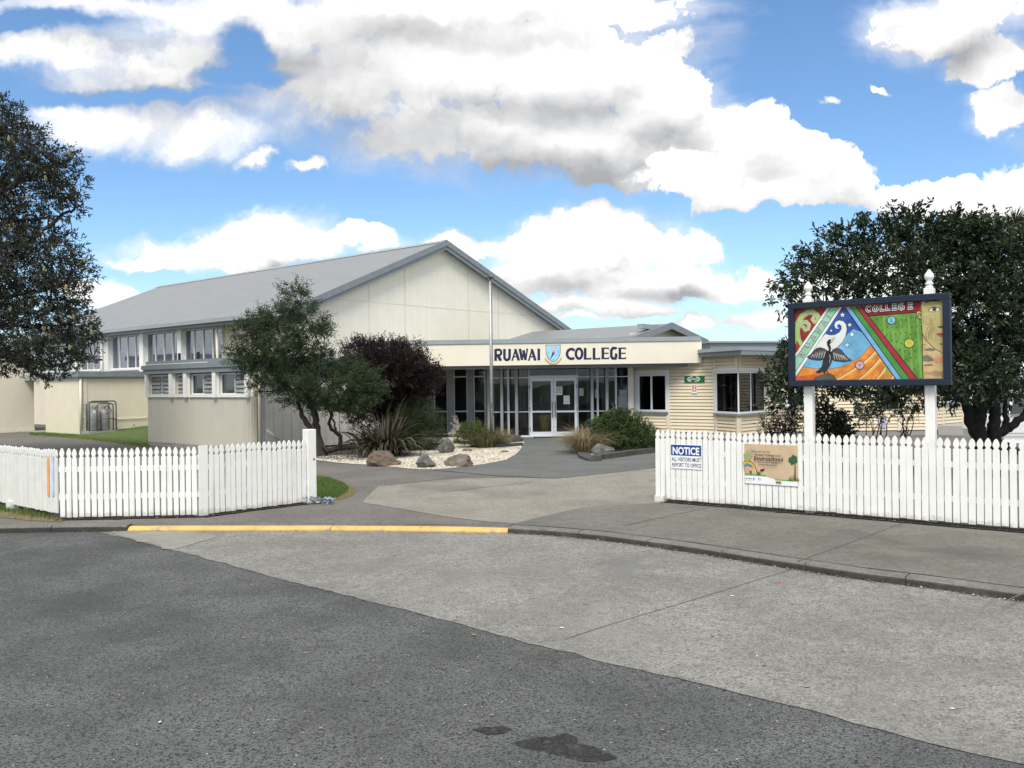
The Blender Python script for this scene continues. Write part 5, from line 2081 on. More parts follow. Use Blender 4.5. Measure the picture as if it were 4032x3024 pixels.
# the black shag drying its wings on a rock
fp([(395, 1165), (420, 1130), (480, 1105), (540, 1085), (610, 1080), (660, 1105), (695, 1160)], (92, 86, 80), .3)
outl([(395, 1165), (420, 1130), (480, 1105), (540, 1085), (610, 1080), (660, 1105), (695, 1160)], 6)
lw = [(575, 785), (530, 755), (470, 738), (420, 752), (385, 790), (340, 835), (300, 862), (345, 885), (400, 895), (450, 902), (500, 895), (545, 870)]
rw = [(632, 775), (670, 750), (715, 750), (755, 775), (795, 830), (840, 875), (884, 906), (830, 915), (780, 922), (720, 912), (670, 908), (630, 890)]
for w_ in (lw, rw):
    fp(w_, (74, 72, 74), .35)
    outl(w_, 6)
for k in range(6):
    fs([(540 - 32 * k, 800 + 6 * k), (520 - 33 * k, 880 - 2 * k)], 14, (190, 186, 178), 6)
    fs([(655 + 24 * k, 805 + 8 * k), (668 + 34 * k, 895 + 2 * k)], 14, (190, 186, 178), 6)
    fs([(548 - 25 * k, 775 + 5 * k), (540 - 27 * k, 805 + 6 * k)], 9, (160, 156, 150), 5)
fp([(575, 780), (625, 775), (638, 840), (630, 920), (600, 985), (560, 1045), (535, 1075), (510, 1050), (480, 1070), (410, 1062), (460, 1030), (500, 985), (515, 900), (545, 820)], (48, 46, 50), .25)
fs([(605, 800), (612, 770), (608, 735), (588, 700), (582, 672), (600, 648)], 46, (40, 38, 42), 40)
fs([(620, 790), (628, 755), (620, 725), (604, 695)], 16, (230, 228, 220), 12)
disc(606, 652, 22, (40, 38, 42))
fp([(608, 632), (672, 594), (650, 632), (628, 668)], (206, 196, 160), .08)
fs([(612, 655), (628, 662)], 12, (225, 222, 212))
fs([(600, 830), (612, 880), (598, 940)], 12, (176, 172, 166), 6)
fs([(545, 1050), (540, 1085)], 12, (60, 56, 52))
fs([(570, 1030), (585, 1080)], 12, (60, 56, 52))
# lettering COLLEGE (white brush strokes edged black)
G_ = {'C': [[(58, -60), (28, -78), (4, -50), (2, -22), (22, 0), (58, -10)]], 'O': [[(30, -62), (4, -40), (8, -8), (34, 2), (56, -18), (52, -50), (30, -62)]],
      'L': [[(4, -72), (6, -2), (52, -6)]], 'E': [[(54, -70), (6, -68), (8, 0), (58, -6)], [(8, -36), (48, -38)]],
      'G': [[(58, -62), (28, -74), (4, -48), (6, -14), (32, 2), (56, -12), (56, -34), (34, -32)]],
      'R': [[(6, 4), (4, -70), (44, -68), (50, -44), (8, -34), (56, 2)]], 'U': [[(4, -66), (6, -12), (30, 2), (54, -12), (54, -66)]], 'A': [[(0, 4), (30, -70), (56, 2)], [(14, -26), (46, -26)]],
      'W': [[(0, -66), (16, 2), (30, -40), (46, 2), (60, -68)]], 'I': [[(6, -66), (8, 2)]]}
for i, chh in enumerate('COLLEGE'):
    ox, oy = [(1058, 272), (1140, 266), (1232, 262), (1300, 256), (1378, 250), (1452, 246), (1566, 238)][i]
    for stq in G_[chh]:
        pp = [(ox + x, oy + y * .98) for x, y in stq]
        fs(pp, 27, (238, 236, 228))
    for stq in G_[chh]:
        fs([(ox + x, oy + y * .98) for x, y in stq], 11, BLK)
for i, chh in enumerate('RUAWAI'):
    ox, oy = [(238, 858), (310, 738), (388, 640), (452, 548), (534, 450), (598, 345)][i]
    an = R(-54)
    sc_ = .95
    for wq, cq in ((20, (230, 240, 235)), (9, (40, 70, 70))):
        for stq in G_[chh]:
            fs([(ox + sc_ * (x * math.cos(an) - y * math.sin(an)), oy + sc_ * (x * math.sin(an) + y * math.cos(an))) for x, y in stq], wq, cq)
MB().box(b0 + fwid * .5, b1 - fwid * .5, -.045, -.02, bb + fwid * .5, bt - fwid * .5).build('backing_panel', FRMB, sign, SP)
mus = [m_ for _, m_ in sorted(PAL.values(), key=lambda q: q[0])]
mu.build('painting', mus, sign, SP)

# small wall signs on the weatherboards
gt, gb_ = f1.hit(V('f', 1638, 666), -.05), f1.hit(V('f', 1930, 756), -.05)
gs = MB().box(gt[0], gb_[0], -.050, -.040, gb_[1], gt[1]).build('smokefree_sign', paint('sign_green', (22, 108, 62), .08), None, f1)
_prop(gs, 'green smokefree sign with white oval scroll on the weatherboard wall', 'sign')
mb = MB()
gw, gh = gb_[0] - gt[0], gt[1] - gb_[1]
gcx, gcz = gt[0] + gw * .47, (gt[1] + gb_[1]) / 2
for s_ in (1, -1):
    mb.ribbon([(gcx + gw * .30 * math.cos(R(t)), gcz + gh * .36 * math.sin(R(t))) for t in range(100 if s_ > 0 else 280, (100 if s_ > 0 else 280) + 150, 12)], gh * .10, -.0512, w1=gh * .16)
put_text(mb, 'smokefree', gcx - gw * .23, gcx + gw * .23, gcz - gh * .10, -.0516, .01, 0, gh * .28)
mb.build('lettering', SW, gs, f1)
ot, ob_ = f1.hit(V('f', 1743, 791), -.05), f1.hit(V('f', 1825, 917), -.05)
os_ = MB().box(ot[0], ob_[0], -.050, -.042, ob_[1], ot[1]).build('safety_sign', SW, None, f1)
_prop(os_, 'small orange and white safety sign below the green sign', 'sign')
ow, oh = ob_[0] - ot[0], ot[1] - ob_[1]
mb = MB()
mb.poly([(ot[0] + ow * .12, -.0512, ob_[1] + oh * .2), (ot[0] + ow * .88, -.0512, ob_[1] + oh * .2), (ot[0] + ow * .88, -.0512, ot[1] - oh * .07), (ot[0] + ow * .12, -.0512, ot[1] - oh * .07)])
mb.build('orange_panel', paint('sign_orange', (214, 134, 84), .1), os_, f1)
mb = MB()
mb.poly([(ot[0] + ow * q[0], -.0524, ot[1] - oh * q[1]) for q in ((.25, .55), (.45, .45), (.72, .62), (.55, .72))])
mb.poly([(ot[0] + ow * q[0], -.0524, ot[1] - oh * q[1]) for q in ((.42, .18), (.62, .22), (.60, .40), (.44, .36))])
mb.build('symbol', SW, os_, f1)
vt, vb_ = f4.hit(V('h', 35, 915), -.05), f4.hit(V('h', 152, 1085), -.05)
vs_ = MB().box(vt[0], vb_[0], -.05, -.042, vb_[1], vt[1]).build('poster', paint('poster_lilac', (176, 172, 196), .1), None, f4)
_prop(vs_, 'pale lilac notice low on the weatherboards behind the bare shrubs', 'sign')
mb = MB()
vc = ((vt[0] + vb_[0]) / 2, (vt[1] + vb_[1]) / 2 + .05)
mb.ribbon([(vc[0] + .055 * math.cos(R(20 * k)), vc[1] + .06 * math.sin(R(20 * k))) for k in range(18)], .012, -.0512, closed=True)
mb.build('symbol', SW, vs_, f4)

# ------------------------------------------------------------------ plants
BARK = mat('dark_bark', (.055, .045, .037), .9, .3, 14, bump=.6, bscale=40)
BARK_G = mat('grey_bark', (.15, .135, .115), .9, .25, 12, bump=.6, bscale=40)


def unit(a):
    return a / np.maximum(1e-9, np.linalg.norm(a, axis=-1, keepdims=True))


def rdirs(n):
    return unit(rng.normal(0, 1, (n, 3)))


def leaf_mesh(name, parent, pos, dirs, L, Wd, tint, m, fold=.25, up=.5, kind=None):
    """one folded lozenge per leaf"""
    n = len(pos)
    L = np.broadcast_to(L, (n,))[:, None]
    Wd = np.broadcast_to(Wd, (n,))[:, None]
    ref = rdirs(n) + np.array([0, 0, up * 2])
    side = unit(np.cross(dirs, ref))
    nor = unit(np.cross(side, dirs))
    v = np.zeros((n, 4, 3))
    v[:, 0] = pos
    v[:, 1] = pos + dirs * L * .5 + side * Wd / 2 + nor * Wd * fold
    v[:, 2] = pos + dirs * L - nor * L * .12
    v[:, 3] = pos + dirs * L * .5 - side * Wd / 2 + nor * Wd * fold
    mb = MB()
    base = np.array(WM[parent.name].translation) if parent is not None else np.zeros(3)
    v = v - base
    mb.v = v.reshape(-1, 3).tolist()
    f = np.arange(4 * n).reshape(n, 4)
    mb.f = f.tolist()
    mb.m = [0] * n
    mb.attr = np.repeat(np.clip(tint, 0, 1), 4).astype(np.float32)
    return mb.build(name, m, parent, kind=kind)


def crown(parent, blobs, clumps, per, tw, L, Wd, m, inner=.3, upb=.25, name='crown', flat=1.0, spread=.8, leafup=.5, edge=None, shell=.5, droop=0.0):
    """leafy twigs spread through the volumes in blobs: (centre, rx, ry, rz)"""
    w = np.array([b[1] * b[3] + b[1] * b[2] + b[2] * b[3] for b in blobs])
    pick = rng.choice(len(blobs), clumps, p=w / w.sum())
    C = np.array([list(b[0]) for b in blobs])[pick]
    Rr = np.array([[b[1], b[2], b[3]] for b in blobs])[pick]
    dr = rdirs(clumps)
    rad = np.where(rng.uniform(0, 1, clumps) < inner, rng.uniform(.2, .8, clumps), 1 - shell * rng.uniform(0, 1, clumps) ** 2 * .6)
    start = C + dr * Rr * rad[:, None]
    td = unit(dr * np.array([1, 1, flat]) + rdirs(clumps) * .55 + np.array([0, 0, upb]))
    tl = tw * rng.uniform(.6, 1.3, clumps)
    N = clumps * per
    idx = np.repeat(np.arange(clumps), per)
    u = rng.uniform(.15, 1.0, N)
    pos = start[idx] + td[idx] * (tl[idx] * u)[:, None] + rng.normal(0, tw * .10, (N, 3))
    dirs = unit(td[idx] * (.55 + .5 * u[:, None]) + rdirs(N) * spread + np.array([0, 0, -droop]))
    ct = rng.uniform(0, 1, clumps)
    tint = .55 * ct[idx] + .45 * rng.uniform(0, 1, N)
    o = leaf_mesh(name, parent, pos, dirs, L * rng.uniform(.55, 1.3, N), Wd * rng.uniform(.7, 1.2, N), tint, m, up=leafup)
    return o, start, td


def blob(x, y, rx, ry, depth, thick=None, dd=0.0):
    """an ellipsoid of crown seen at (x, y) on the 2212 wide picture"""
    c = at(d(x, y), depth + dd)
    k = SD / FPX * (depth + dd)
    return (c, rx * k, (thick if thick else (rx + ry) / 2 * k), ry * k)


def twigs(mb, starts, nodes, every, r=.012, base=None):
    nodes = np.array([list(p) for p in nodes])
    for s_ in starts[::every]:
        dd_ = np.linalg.norm(nodes - s_, axis=1)
        p = nodes[dd_.argmin()]
        mid = (p + s_) / 2 + rng.normal(0, .08, 3) + np.array([0, 0, .04])
        mb.tube([p, mid, s_], [r * 1.6, r, r * .45], 4, cap=False)


def limb(mb, pts, r0, r1, n=8, wob=.0):
    P = [Vector(p) for p in pts]
    out_ = []
    for a, b in zip(P, P[1:]):
        for k in range(4):
            q = a.lerp(b, k / 4)
            out_.append(q + Vector(rng.normal(0, wob, 3)) if wob else q)
    out_.append(P[-1])
    N = len(out_)
    rad = [(r0 + (r1 - r0) * k / (N - 1)) * (1 + rng.normal(0, .02)) for k in range(N)]
    mb.tube(out_, rad, n)
    return out_


def rel(mb, parent):
    b = WM[parent.name].translation
    mb.v = [(v[0] - b.x, v[1] - b.y, v[2] - b.z) for v in mb.v]
    return mb


# ---- big old banksia at the left edge
L_BANK = foliage('banksia_leaf', (.014, .021, .012), (.060, .068, .046), (.12, .13, .10), .38, .15, .45)
DB_ = 22.0
base = Vector((-14.6, 22.3, 0))
tree1 = thing('tree', 'tall dark leathery leaved tree with pale yellow flower cones at the left edge', 'tree', base)
bl = [blob(*q[:4], DB_, dd=q[4]) for q in [
    (0, 262, 42, 44, 0), (44, 300, 52, 40, .3), (-60, 330, 120, 100, .5), (92, 345, 62, 40, -.3), (130, 395, 46, 36, .2), (40, 405, 90, 52, 0), (-70, 480, 130, 120, .6),
    (138, 448, 38, 24, 0), (70, 520, 60, 34, .4), (20, 560, 90, 60, -.6), (110, 545, 62, 40, 0), (150, 585, 46, 34, .4), (185, 598, 22, 18, 0), (30, 640, 120, 60, .2), (128, 640, 50, 36, -.4),
    (60, 705, 105, 50, -.8), (150, 690, 50, 34, .2), (178, 715, 30, 26, .1), (165, 755, 38, 32, 0), (85, 765, 86, 36, -.3), (10, 775, 60, 26, .3), (-110, 660, 140, 120, 0), (112, 812, 26, 16, .0), (-190, 540, 140, 200, .5)]]
crn, st1, td1 = crown(tree1, bl, 6200, 13, .26, .115, .038, L_BANK, inner=.30, upb=.2, spread=.85, shell=.8)
mb = MB()
nodes = []
trunk_top = at(d(-110, 560), DB_ + .2)
nodes += limb(mb, [base, base + Vector((.1, 0, 1.6)), at(d(-120, 760), DB_ + .2), trunk_top, at(d(-80, 380), DB_ + .3), at(d(-20, 280), DB_)], .30, .05, 10, .02)
for pl in ([(-120, 770), (20, 770), (110, 790), (200, 775)], [(-112, 600), (10, 560), (90, 500), (150, 455), (180, 440)], [(-110, 640), (20, 640), (110, 620), (190, 598)],
           [(-90, 450), (30, 400), (110, 350)], [(-100, 500), (20, 480), (90, 470), (150, 470)], [(-115, 700), (40, 705), (150, 700)], [(20, 770), (60, 800), (115, 822)]):
    nodes += limb(mb, [at(d(x, y), DB_ + rng.normal(0, .25)) for x, y in pl], .085, .018, 6, .03)
twigs(mb, st1, nodes, 5, .010)
rel(mb, tree1).build('trunk', BARK, tree1, smooth=True)
CONE = mat('yellow_flower_cone', (.22, .19, .085), .8, .3, 40, bump=.5)
cone0 = None
cpos = [(19, 305), (150, 337), (20, 495), (182, 565), (95, 585), (142, 625), (92, 665), (22, 672), (160, 690), (95, 715), (45, 755), (150, 755), (198, 722), (60, 430), (100, 390)]
for (x, y) in cpos:
    p = at(d(x, y), DB_ - .9)
    if cone0 is None:
        cone0 = MB().lathe([(.010, -.02), (.028, .0), (.034, .04), (.032, .08), (.020, .115), (.006, .125)], (0, 0, 0), 10).build('flower_cone', CONE, tree1, M=Matrix.Translation(p))
    else:
        o = cone0.copy()
        scene.collection.objects.link(o)
        place(o, Matrix.Translation(p) @ Matrix.Rotation(rng.normal(0, .25), 4, 'X'), tree1)

# ---- multi-stemmed tree in the garden
L_TOT = foliage('totara_leaf', (.013, .025, .011), (.068, .102, .044), (.13, .165, .075), .5, .2, .3)
DT = 22.2
tb = G(V('C', 745, 1400))
tree2 = thing('tree', 'multi stemmed dark green garden tree leaning over the beige changing block', 'tree', tb)
bl = [blob(*q[:4], DT, dd=q[4], thick=q[5] if len(q) > 5 else None) for q in [
    (636, 632, 14, 18, 0, .25), (640, 662, 36, 26, 0), (600, 690, 46, 26, .2), (548, 716, 38, 26, 0), (660, 705, 46, 26, -.2), (560, 700, 30, 16, -.3), (690, 712, 22, 18, 0), (540, 762, 38, 22, .1), (600, 750, 60, 26, -.4), (650, 765, 56, 30, .4),
    (560, 790, 46, 20, 0), (520, 770, 20, 14, 0), (660, 800, 60, 26, 0), (720, 790, 46, 28, .3), (610, 815, 40, 18, -.3), (580, 830, 36, 12, 0), (700, 835, 62, 28, -.5), (760, 815, 46, 26, .2), (640, 850, 46, 22, 0),
    (790, 835, 34, 20, .1), (730, 865, 56, 22, -.2), (765, 868, 40, 18, .4), (705, 878, 44, 14, 0), (655, 872, 18, 12, 0), (795, 850, 34, 12, 0)]]
bl = [(c_, rx_ * .90, ry_ * .95, rz_ * .88) for c_, rx_, ry_, rz_ in bl]
crn, st2, _ = crown(tree2, bl, 2100, 40, .30, .054, .021, L_TOT, inner=.35, upb=.10, flat=.32, spread=.6, shell=.6)
crown(tree2, bl + [blob(636, 634, 10, 22, DT, .2), blob(632, 618, 5, 14, DT, .1)] * 2, 520, 22, .40, .060, .022, L_TOT, inner=0, upb=.15, flat=.4, spread=.5, shell=.25, name='shoots')
mb = MB()
nodes = []
cpt = lambda x, y, dd=0: at(V('C', x, y), DT + dd)
nodes += limb(mb, [tb - Vector((0, 0, .1)), cpt(715, 1290), cpt(700, 1200), cpt(690, 1090), cpt(655, 990), cpt(640, 850), cpt(600, 700), cpt(560, 450)], .125, .03, 9, .012)
nodes += limb(mb, [cpt(712, 1260), cpt(650, 1190), cpt(600, 1120), cpt(570, 1040), cpt(545, 930), cpt(430, 800), cpt(300, 620), cpt(180, 430)], .085, .02, 8, .012)
nodes += limb(mb, [cpt(700, 1180, .1), cpt(690, 1060, .1), cpt(640, 960, .1), cpt(560, 860), cpt(460, 880), cpt(240, 890)], .06, .014, 8, .01)
nodes += limb(mb, [cpt(735, 1395, .05), cpt(790, 1355, .1), cpt(870, 1338, .2), cpt(1000, 1330, .3)], .085, .055, 8, .01)
nodes += limb(mb, [cpt(890, 1335, .2), cpt(880, 1240, .2), cpt(820, 1190, .2), cpt(790, 1140, .2), cpt(815, 1080, .2), cpt(840, 980, .2), cpt(900, 840, .2), cpt(1010, 700, .2)], .06, .015, 7, .012)
nodes += limb(mb, [cpt(850, 1200, .22), cpt(830, 1120, .22), cpt(790, 1030, .2), cpt(740, 900, 0)], .03, .012, 6, .01)
nodes += limb(mb, [cpt(890, 1280, .2), cpt(880, 1150, .3), cpt(875, 1000, .3)], .012, .006, 5, .01)
nodes += limb(mb, [cpt(715, 1300), cpt(760, 1330, -.1), cpt(790, 1370, -.1)], .04, .03, 6, .0)
for pl in ([(640, 850), (720, 640), (760, 480)], [(600, 700), (700, 480), (570, 200)], [(570, 950), (300, 640), (120, 560)], [(690, 1000), (900, 820), (1150, 820)], [(655, 900), (850, 700), (1000, 640)]):
    nodes += limb(mb, [cpt(x, y, rng.normal(0, .2)) for x, y in pl], .028, .008, 5, .02)
twigs(mb, st2, nodes, 6, .007)
rel(mb, tree2).build('trunk', BARK, tree2, smooth=True)

# ---- purple leaved shrub
L_PUR = foliage('purple_leaf', (.011, .008, .009), (.034, .022, .023), (.065, .036, .036), .5, .12, .25)
DP = 24.2
pb = at(d(850, 950), DP)
pb.z = 0
bush1 = thing('bush', 'dense dark purple leaved bush beside the canopy fascia', 'bush', pb)
bl = [blob(*q[:4], DP, dd=q[4], thick=q[5] if len(q) > 5 else None) for q in [
    (782, 760, 32, 18, 0), (830, 770, 44, 26, .2), (872, 780, 40, 32, 0), (900, 808, 34, 28, .1), (928, 812, 18, 16, 0), (840, 800, 70, 40, -.3), (790, 800, 40, 40, .2), (880, 835, 46, 34, 0), (915, 840, 26, 24, 0), (830, 850, 60, 40, .3), (800, 890, 50, 40, .3), (850, 900, 40, 50, .4)]]
crn, stp, _ = crown(bush1, bl, 3600, 22, .28, .058, .026, L_PUR, inner=.4, upb=.75, spread=.6, flat=1.0, shell=.6)
crown(bush1, bl[:10], 420, 22, .40, .055, .026, foliage('red_tip_leaf', (.018, .011, .012), (.055, .029, .029), (.10, .055, .048), .5, .2, .25), inner=0, upb=1.3, spread=.4, shell=.2, name='shoots')
mb = MB()
nodes = []
for k in range(6):
    nodes += limb(mb, [pb + Vector((rng.normal(0, .15), rng.normal(0, .15), -.05)), at(d(850 + rng.normal(0, 25), 880), DP + .2), at(d(850 + rng.normal(0, 50), 810), DP)], .05, .015, 6, .02)
twigs(mb, stp, nodes, 8, .006)
rel(mb, bush1).build('trunk', BARK, bush1)

# ---- rounded dark green shrub in front of the set-back glazing
L_DG = foliage('dark_shrub_leaf', (.018, .030, .012), (.060, .080, .034), (.085, .10, .05), .6, .2, .2)
DS = 24.6
sb = at(d(900, 968), DS)
sb.z = 0
bush2 = thing('bush', 'fine leaved dark green rounded bush under the purple one', 'bush', sb)
bl = [blob(*q[:4], DS, dd=q[4]) for q in [(898, 900, 44, 34, -.6), (862, 900, 30, 34, -.3), (915, 928, 44, 36, -.8), (885, 940, 46, 30, -.6), (930, 948, 28, 24, -.6), (850, 950, 40, 26, 0)]]
crown(bush2, bl, 2800, 20, .20, .055, .010, L_DG, inner=.35, upb=.2, spread=.6, shell=.5)
mb = MB()
for k in range(5):
    limb(mb, [sb + Vector((rng.normal(0, .2), rng.normal(0, .1), -.03)), sb + Vector((rng.normal(0, .4), 0, .6))], .03, .01, 5, .01)
rel(mb, bush2).build('trunk', BARK, bush2)


def strap_leaves(mb, c, n, l0, l1, w, arch, rise, tints, spread=.12, seg=7, az=None):
    """long arching leaves from a tuft at c"""
    for k in range(n):
        a_ = rng.uniform(0, 2 * np.pi) if az is None else rng.uniform(*az)
        ln = rng.uniform(l0, l1)
        el = rise * rng.uniform(.75, 1.15)
        p = np.array(c) + np.array([math.cos(a_), math.sin(a_), 0]) * abs(rng.normal(0, spread))
        hd = np.array([math.cos(a_), math.sin(a_), 0])
        sd = np.array([-math.sin(a_), math.cos(a_), 0])
        ar = arch * rng.uniform(.4, 1.3)
        t_ = rng.choice(tints) + rng.normal(0, .05)
        i = len(mb.v)
        ang = el
        twist = rng.normal(0, .5)
        for s_ in range(seg + 1):
            f_ = s_ / seg
            ww = w * (.55 + .9 * f_ if f_ < .4 else (1 - f_) * 1.5 + .03) * rng.uniform(.95, 1.05)
            ww = min(ww, w)
            sv = sd * math.cos(twist * f_) + np.array([0, 0, 1]) * math.sin(twist * f_)
            mb.v += [tuple(p - sv * ww / 2), tuple(p + sv * ww / 2)]
            mb.attr += [t_, t_]
            p = p + (hd * math.cos(ang) + np.array([0, 0, 1]) * math.sin(ang)) * ln / seg
            ang -= ar * (.3 + 1.4 * f_) / seg
            if p[2] < .03:
                p[2] = .03
        for s_ in range(seg):
            mb.f.append((i + 2 * s_, i + 2 * s_ + 1, i + 2 * s_ + 3, i + 2 * s_ + 2))
            mb.m.append(0)


# ---- flax with bronze straps
FLX = foliage('flax_strap', (.022, .020, .014), (.090, .092, .045), (.22, .20, .12), .4, .15, .35)
fb = G(V('n', 775, 362))
flax = thing('flax_plant', 'bronze green flax clump with arching striped straps and dry brown heads', 'plant', fb)
mb = MB()
mb.attr = []
strap_leaves(mb, fb, 150, .9, 1.4, .075, 3.0, 1.15, [.02, .06, .12, .3], .28)
strap_leaves(mb, fb, 40, .9, 1.4, .08, 3.6, 1.05, [.45, .6, .75, .9], .2, az=(3.3, 6.1))
strap_leaves(mb, fb, 50, .8, 1.3, .06, 3.0, .85, [.05, .1, .2], .3)
strap_leaves(mb, fb, 16, 1.2, 1.7, .05, 1.0, 1.45, [.3, .5], .15)
rel(mb, flax).build('straps', FLX, flax)
mb = MB()
mb.attr = []
fh = fb + Vector((.0, .25, 0))
strap_leaves(mb, fh, 30, .8, 1.32, .05, .7, 1.45, [.3, .6, .9], .16)
rel(mb, flax).build('dry_straps', foliage('dry_flax', (.06, .05, .045), (.17, .14, .12), (.26, .22, .19), .7, .15, .2), flax)

# ---- tussocks
TUS_D = foliage('dry_tussock_blade', (.19, .145, .08), (.40, .32, .20), (.17, .19, .07), .7, .25, .2)
TUS_G = foliage('olive_tussock_blade', (.075, .085, .035), (.20, .19, .09), (.33, .28, .16), .7, .25, .2)


def tussock(px, n, l0, l1, m, label, az=None, w=.010, rise=1.1, arch=2.2, spread=.14, dz=0):
    c = G(px)
    o = thing('tussock', label, 'grass', c, group='ornamental tussock grasses')
    mb = MB()
    mb.attr = []
    strap_leaves(mb, c, int(n * 1.5), l0, l1, w, arch, rise, [.1, .3, .5, .7, .95], spread, 6, az)
    rel(mb, o).build('blades', m, o)


tussock(V('n', 1740, 278), 700, .55, 1.0, TUS_G, 'olive and straw tussock grass at the foot of the flagpole', spread=.20)
tussock(V('n', 1850, 262), 350, .45, .85, TUS_D, 'dry brown tussock just right of the flagpole', spread=.16)
tussock(V('o', 960, 425), 800, .6, 1.1, TUS_D, 'straw coloured tussock spilling onto the path by the doors', spread=.22, arch=2.4)
tussock(V('o', 1040, 300), 350, .5, .9, TUS_D, 'dry tussock tucked behind the one spilling onto the path', spread=.2)
tussock(V('o', 1790, 330), 260, .5, .9, TUS_D, 'dry tussock peeping out right of the green bush', spread=.18)

# ---- low shrubs
L_LIME = foliage('light_green_leaf', (.045, .070, .016), (.125, .150, .040), (.20, .21, .06), .45, .25, .35)
L_MID = foliage('mid_green_leaf', (.022, .048, .016), (.080, .120, .038), (.15, .19, .08), .4, .2, .4)
L_DK = foliage('glossy_dark_leaf', (.010, .019, .008), (.036, .058, .024), (.085, .11, .055), .32, .2, .5)
L_RED = foliage('reddish_leaf', (.022, .018, .013), (.060, .042, .030), (.09, .07, .05), .45, .15, .35)


def shrub(label, px, blobs, depth, clumps, per, tw, L, Wd, m, bark=BARK, stems=5, tws=9, **kw):
    c = at(px, depth)
    c.z = 0
    o = thing('shrub', label, 'shrub', c, group=kw.pop('group', None))
    bl = [blob(*q[:4], depth, dd=q[4] if len(q) > 4 else 0) for q in blobs]
    cr_, s_, t_ = crown(o, bl, clumps, per, tw, L, Wd, m, **kw)
    mb = MB()
    nodes = []
    for k in range(stems):
        q = bl[k % len(bl)]
        tip = Vector(q[0]) + Vector(rng.normal(0, .4, 3)) * q[1] * .6
        b0_ = c + Vector((rng.normal(0, .06), rng.normal(0, .06), -.03))
        mid = b0_.lerp(tip, .5) + Vector(rng.normal(0, .08, 3))
        nodes += limb(mb, [b0_, mid, tip], .019, .006, 5, .028)
    twigs(mb, s_, nodes, tws, .005)
    rel(mb, o).build('stems', bark, o)
    return o


shrub('light green shrub behind the flagpole tussock', V('n', 1610, 230), [(1025, 932, 28, 16), (1010, 945, 24, 14), (1040, 945, 26, 16)], 24.6, 420, 14, .16, .05, .02, L_LIME, upb=.5)
shrub('full dark green bush beside the entrance path', V('o', 1400, 420), [(1330, 905, 24, 18, 0), (1350, 925, 40, 32, 0), (1310, 940, 34, 26, .2), (1375, 950, 40, 30, -.2), (1345, 965, 46, 22, -.3), (1300, 925, 22, 18, 0), (1340, 945, 50, 36, 0)], 22.6, 1900, 14, .17, .06, .028, L_MID, upb=.4, spread=.75)
shrub('small drab shrub behind the right fence end', V('o', 1780, 380), [(1400, 945, 18, 22), (1408, 960, 14, 16)], 23.5, 260, 12, .14, .05, .02, foliage('drab_leaf', (.04, .045, .02), (.11, .11, .05), (.2, .17, .09), .6, .2, .2))

# ---- large glossy tree at the right
DR = 15.6
rb = at(V('t', 1000, 1500), DR)
rb.z = 0
tree3 = thing('tree', 'broad dark glossy leaved tree with several trunks behind the school sign', 'tree', rb)
bl = [blob(*q[:4], DR, dd=q[4]) for q in [
    (1712, 612, 38, 26, 0), (1690, 648, 22, 18, 0), (1752, 575, 40, 32, .2), (1790, 535, 42, 32, 0), (1840, 510, 44, 34, .2), (1770, 620, 60, 50, -.2), (1850, 580, 80, 60, .3), (1900, 515, 50, 36, 0), (1960, 490, 36, 30, 0), (1990, 466, 16, 14, 0), (1930, 484, 24, 18, .2), (2090, 800, 90, 40, -.8), (2170, 848, 60, 20, -.6), (2040, 846, 50, 24, -.6),
    (1990, 520, 60, 44, .2), (2060, 505, 50, 34, 0), (2085, 478, 26, 16, 0), (2110, 515, 50, 34, .3), (2150, 500, 40, 30, 0), (1940, 590, 100, 60, -.5), (2060, 580, 90, 60, .4), (2160, 560, 80, 70, -.2), (2240, 580, 90, 80, .4),
    (1990, 680, 140, 60, .6), (2120, 660, 100, 80, -.4), (2220, 680, 90, 100, .2), (2110, 760, 90, 60, .4), (2200, 790, 80, 40, 0), (2040, 790, 90, 50, .6), (1900, 800, 110, 60, .8), (1780, 780, 90, 70, .9), (2080, 840, 60, 26, .3), (2180, 830, 60, 22, 0),
    (1980, 860, 44, 18, 0), (1930, 865, 34, 16, 0), (1870, 865, 30, 20, .1), (1680, 800, 28, 30, 0), (1690, 850, 26, 34, 0), (1720, 840, 34, 40, .3), (1700, 830, 34, 40, .1), (1842, 870, 16, 18, 0), (2100, 500, 60, 30, .8), (2050, 540, 120, 60, .8)]]
crn, st3, _ = crown(tree3, bl, 4600, 11, .20, .105, .044, L_DK, inner=.35, upb=.25, spread=.85, shell=.75, droop=.1)
mb = MB()
nodes = []
tp = lambda x, y, dd=0: at(V('t', x, y), DR + dd)
nodes += limb(mb, [rb + Vector((-.08, 0, -.1)), tp(960, 1420), tp(930, 1250), tp(945, 1080), tp(930, 860), tp(940, 640), tp(900, 300), tp(800, -200)], .155, .05, 10, .008)
nodes += limb(mb, [tp(950, 1400), tp(850, 1240), tp(800, 1120), tp(770, 1000), tp(740, 860), tp(660, 760), tp(500, 560), tp(200, 200)], .11, .035, 9, .01)
nodes += limb(mb, [tp(905, 1120), tp(860, 1010), tp(740, 880), tp(600, 800)], .09, .03, 8, .008)
nodes += limb(mb, [rb + Vector((.30, .1, -.1)), tp(1170, 1420), tp(1155, 1240), tp(1165, 1040), tp(1150, 850), tp(1140, 620), tp(1220, 200), tp(1300, -300)], .135, .05, 10, .008)
nodes += limb(mb, [tp(1180, 1330), tp(1300, 1270), tp(1440, 1200), tp(1570, 1080), tp(1660, 960), tp(1800, 600)], .10, .035, 8, .01)
nodes += limb(mb, [tp(1300, 1270, .05), tp(1330, 1120, .05), tp(1320, 950, .05), tp(1330, 760, 0)], .065, .03, 7, .008)
nodes += limb(mb, [tp(1010, 1010), tp(1050, 820), tp(980, 660)], .05, .02, 6, .008)
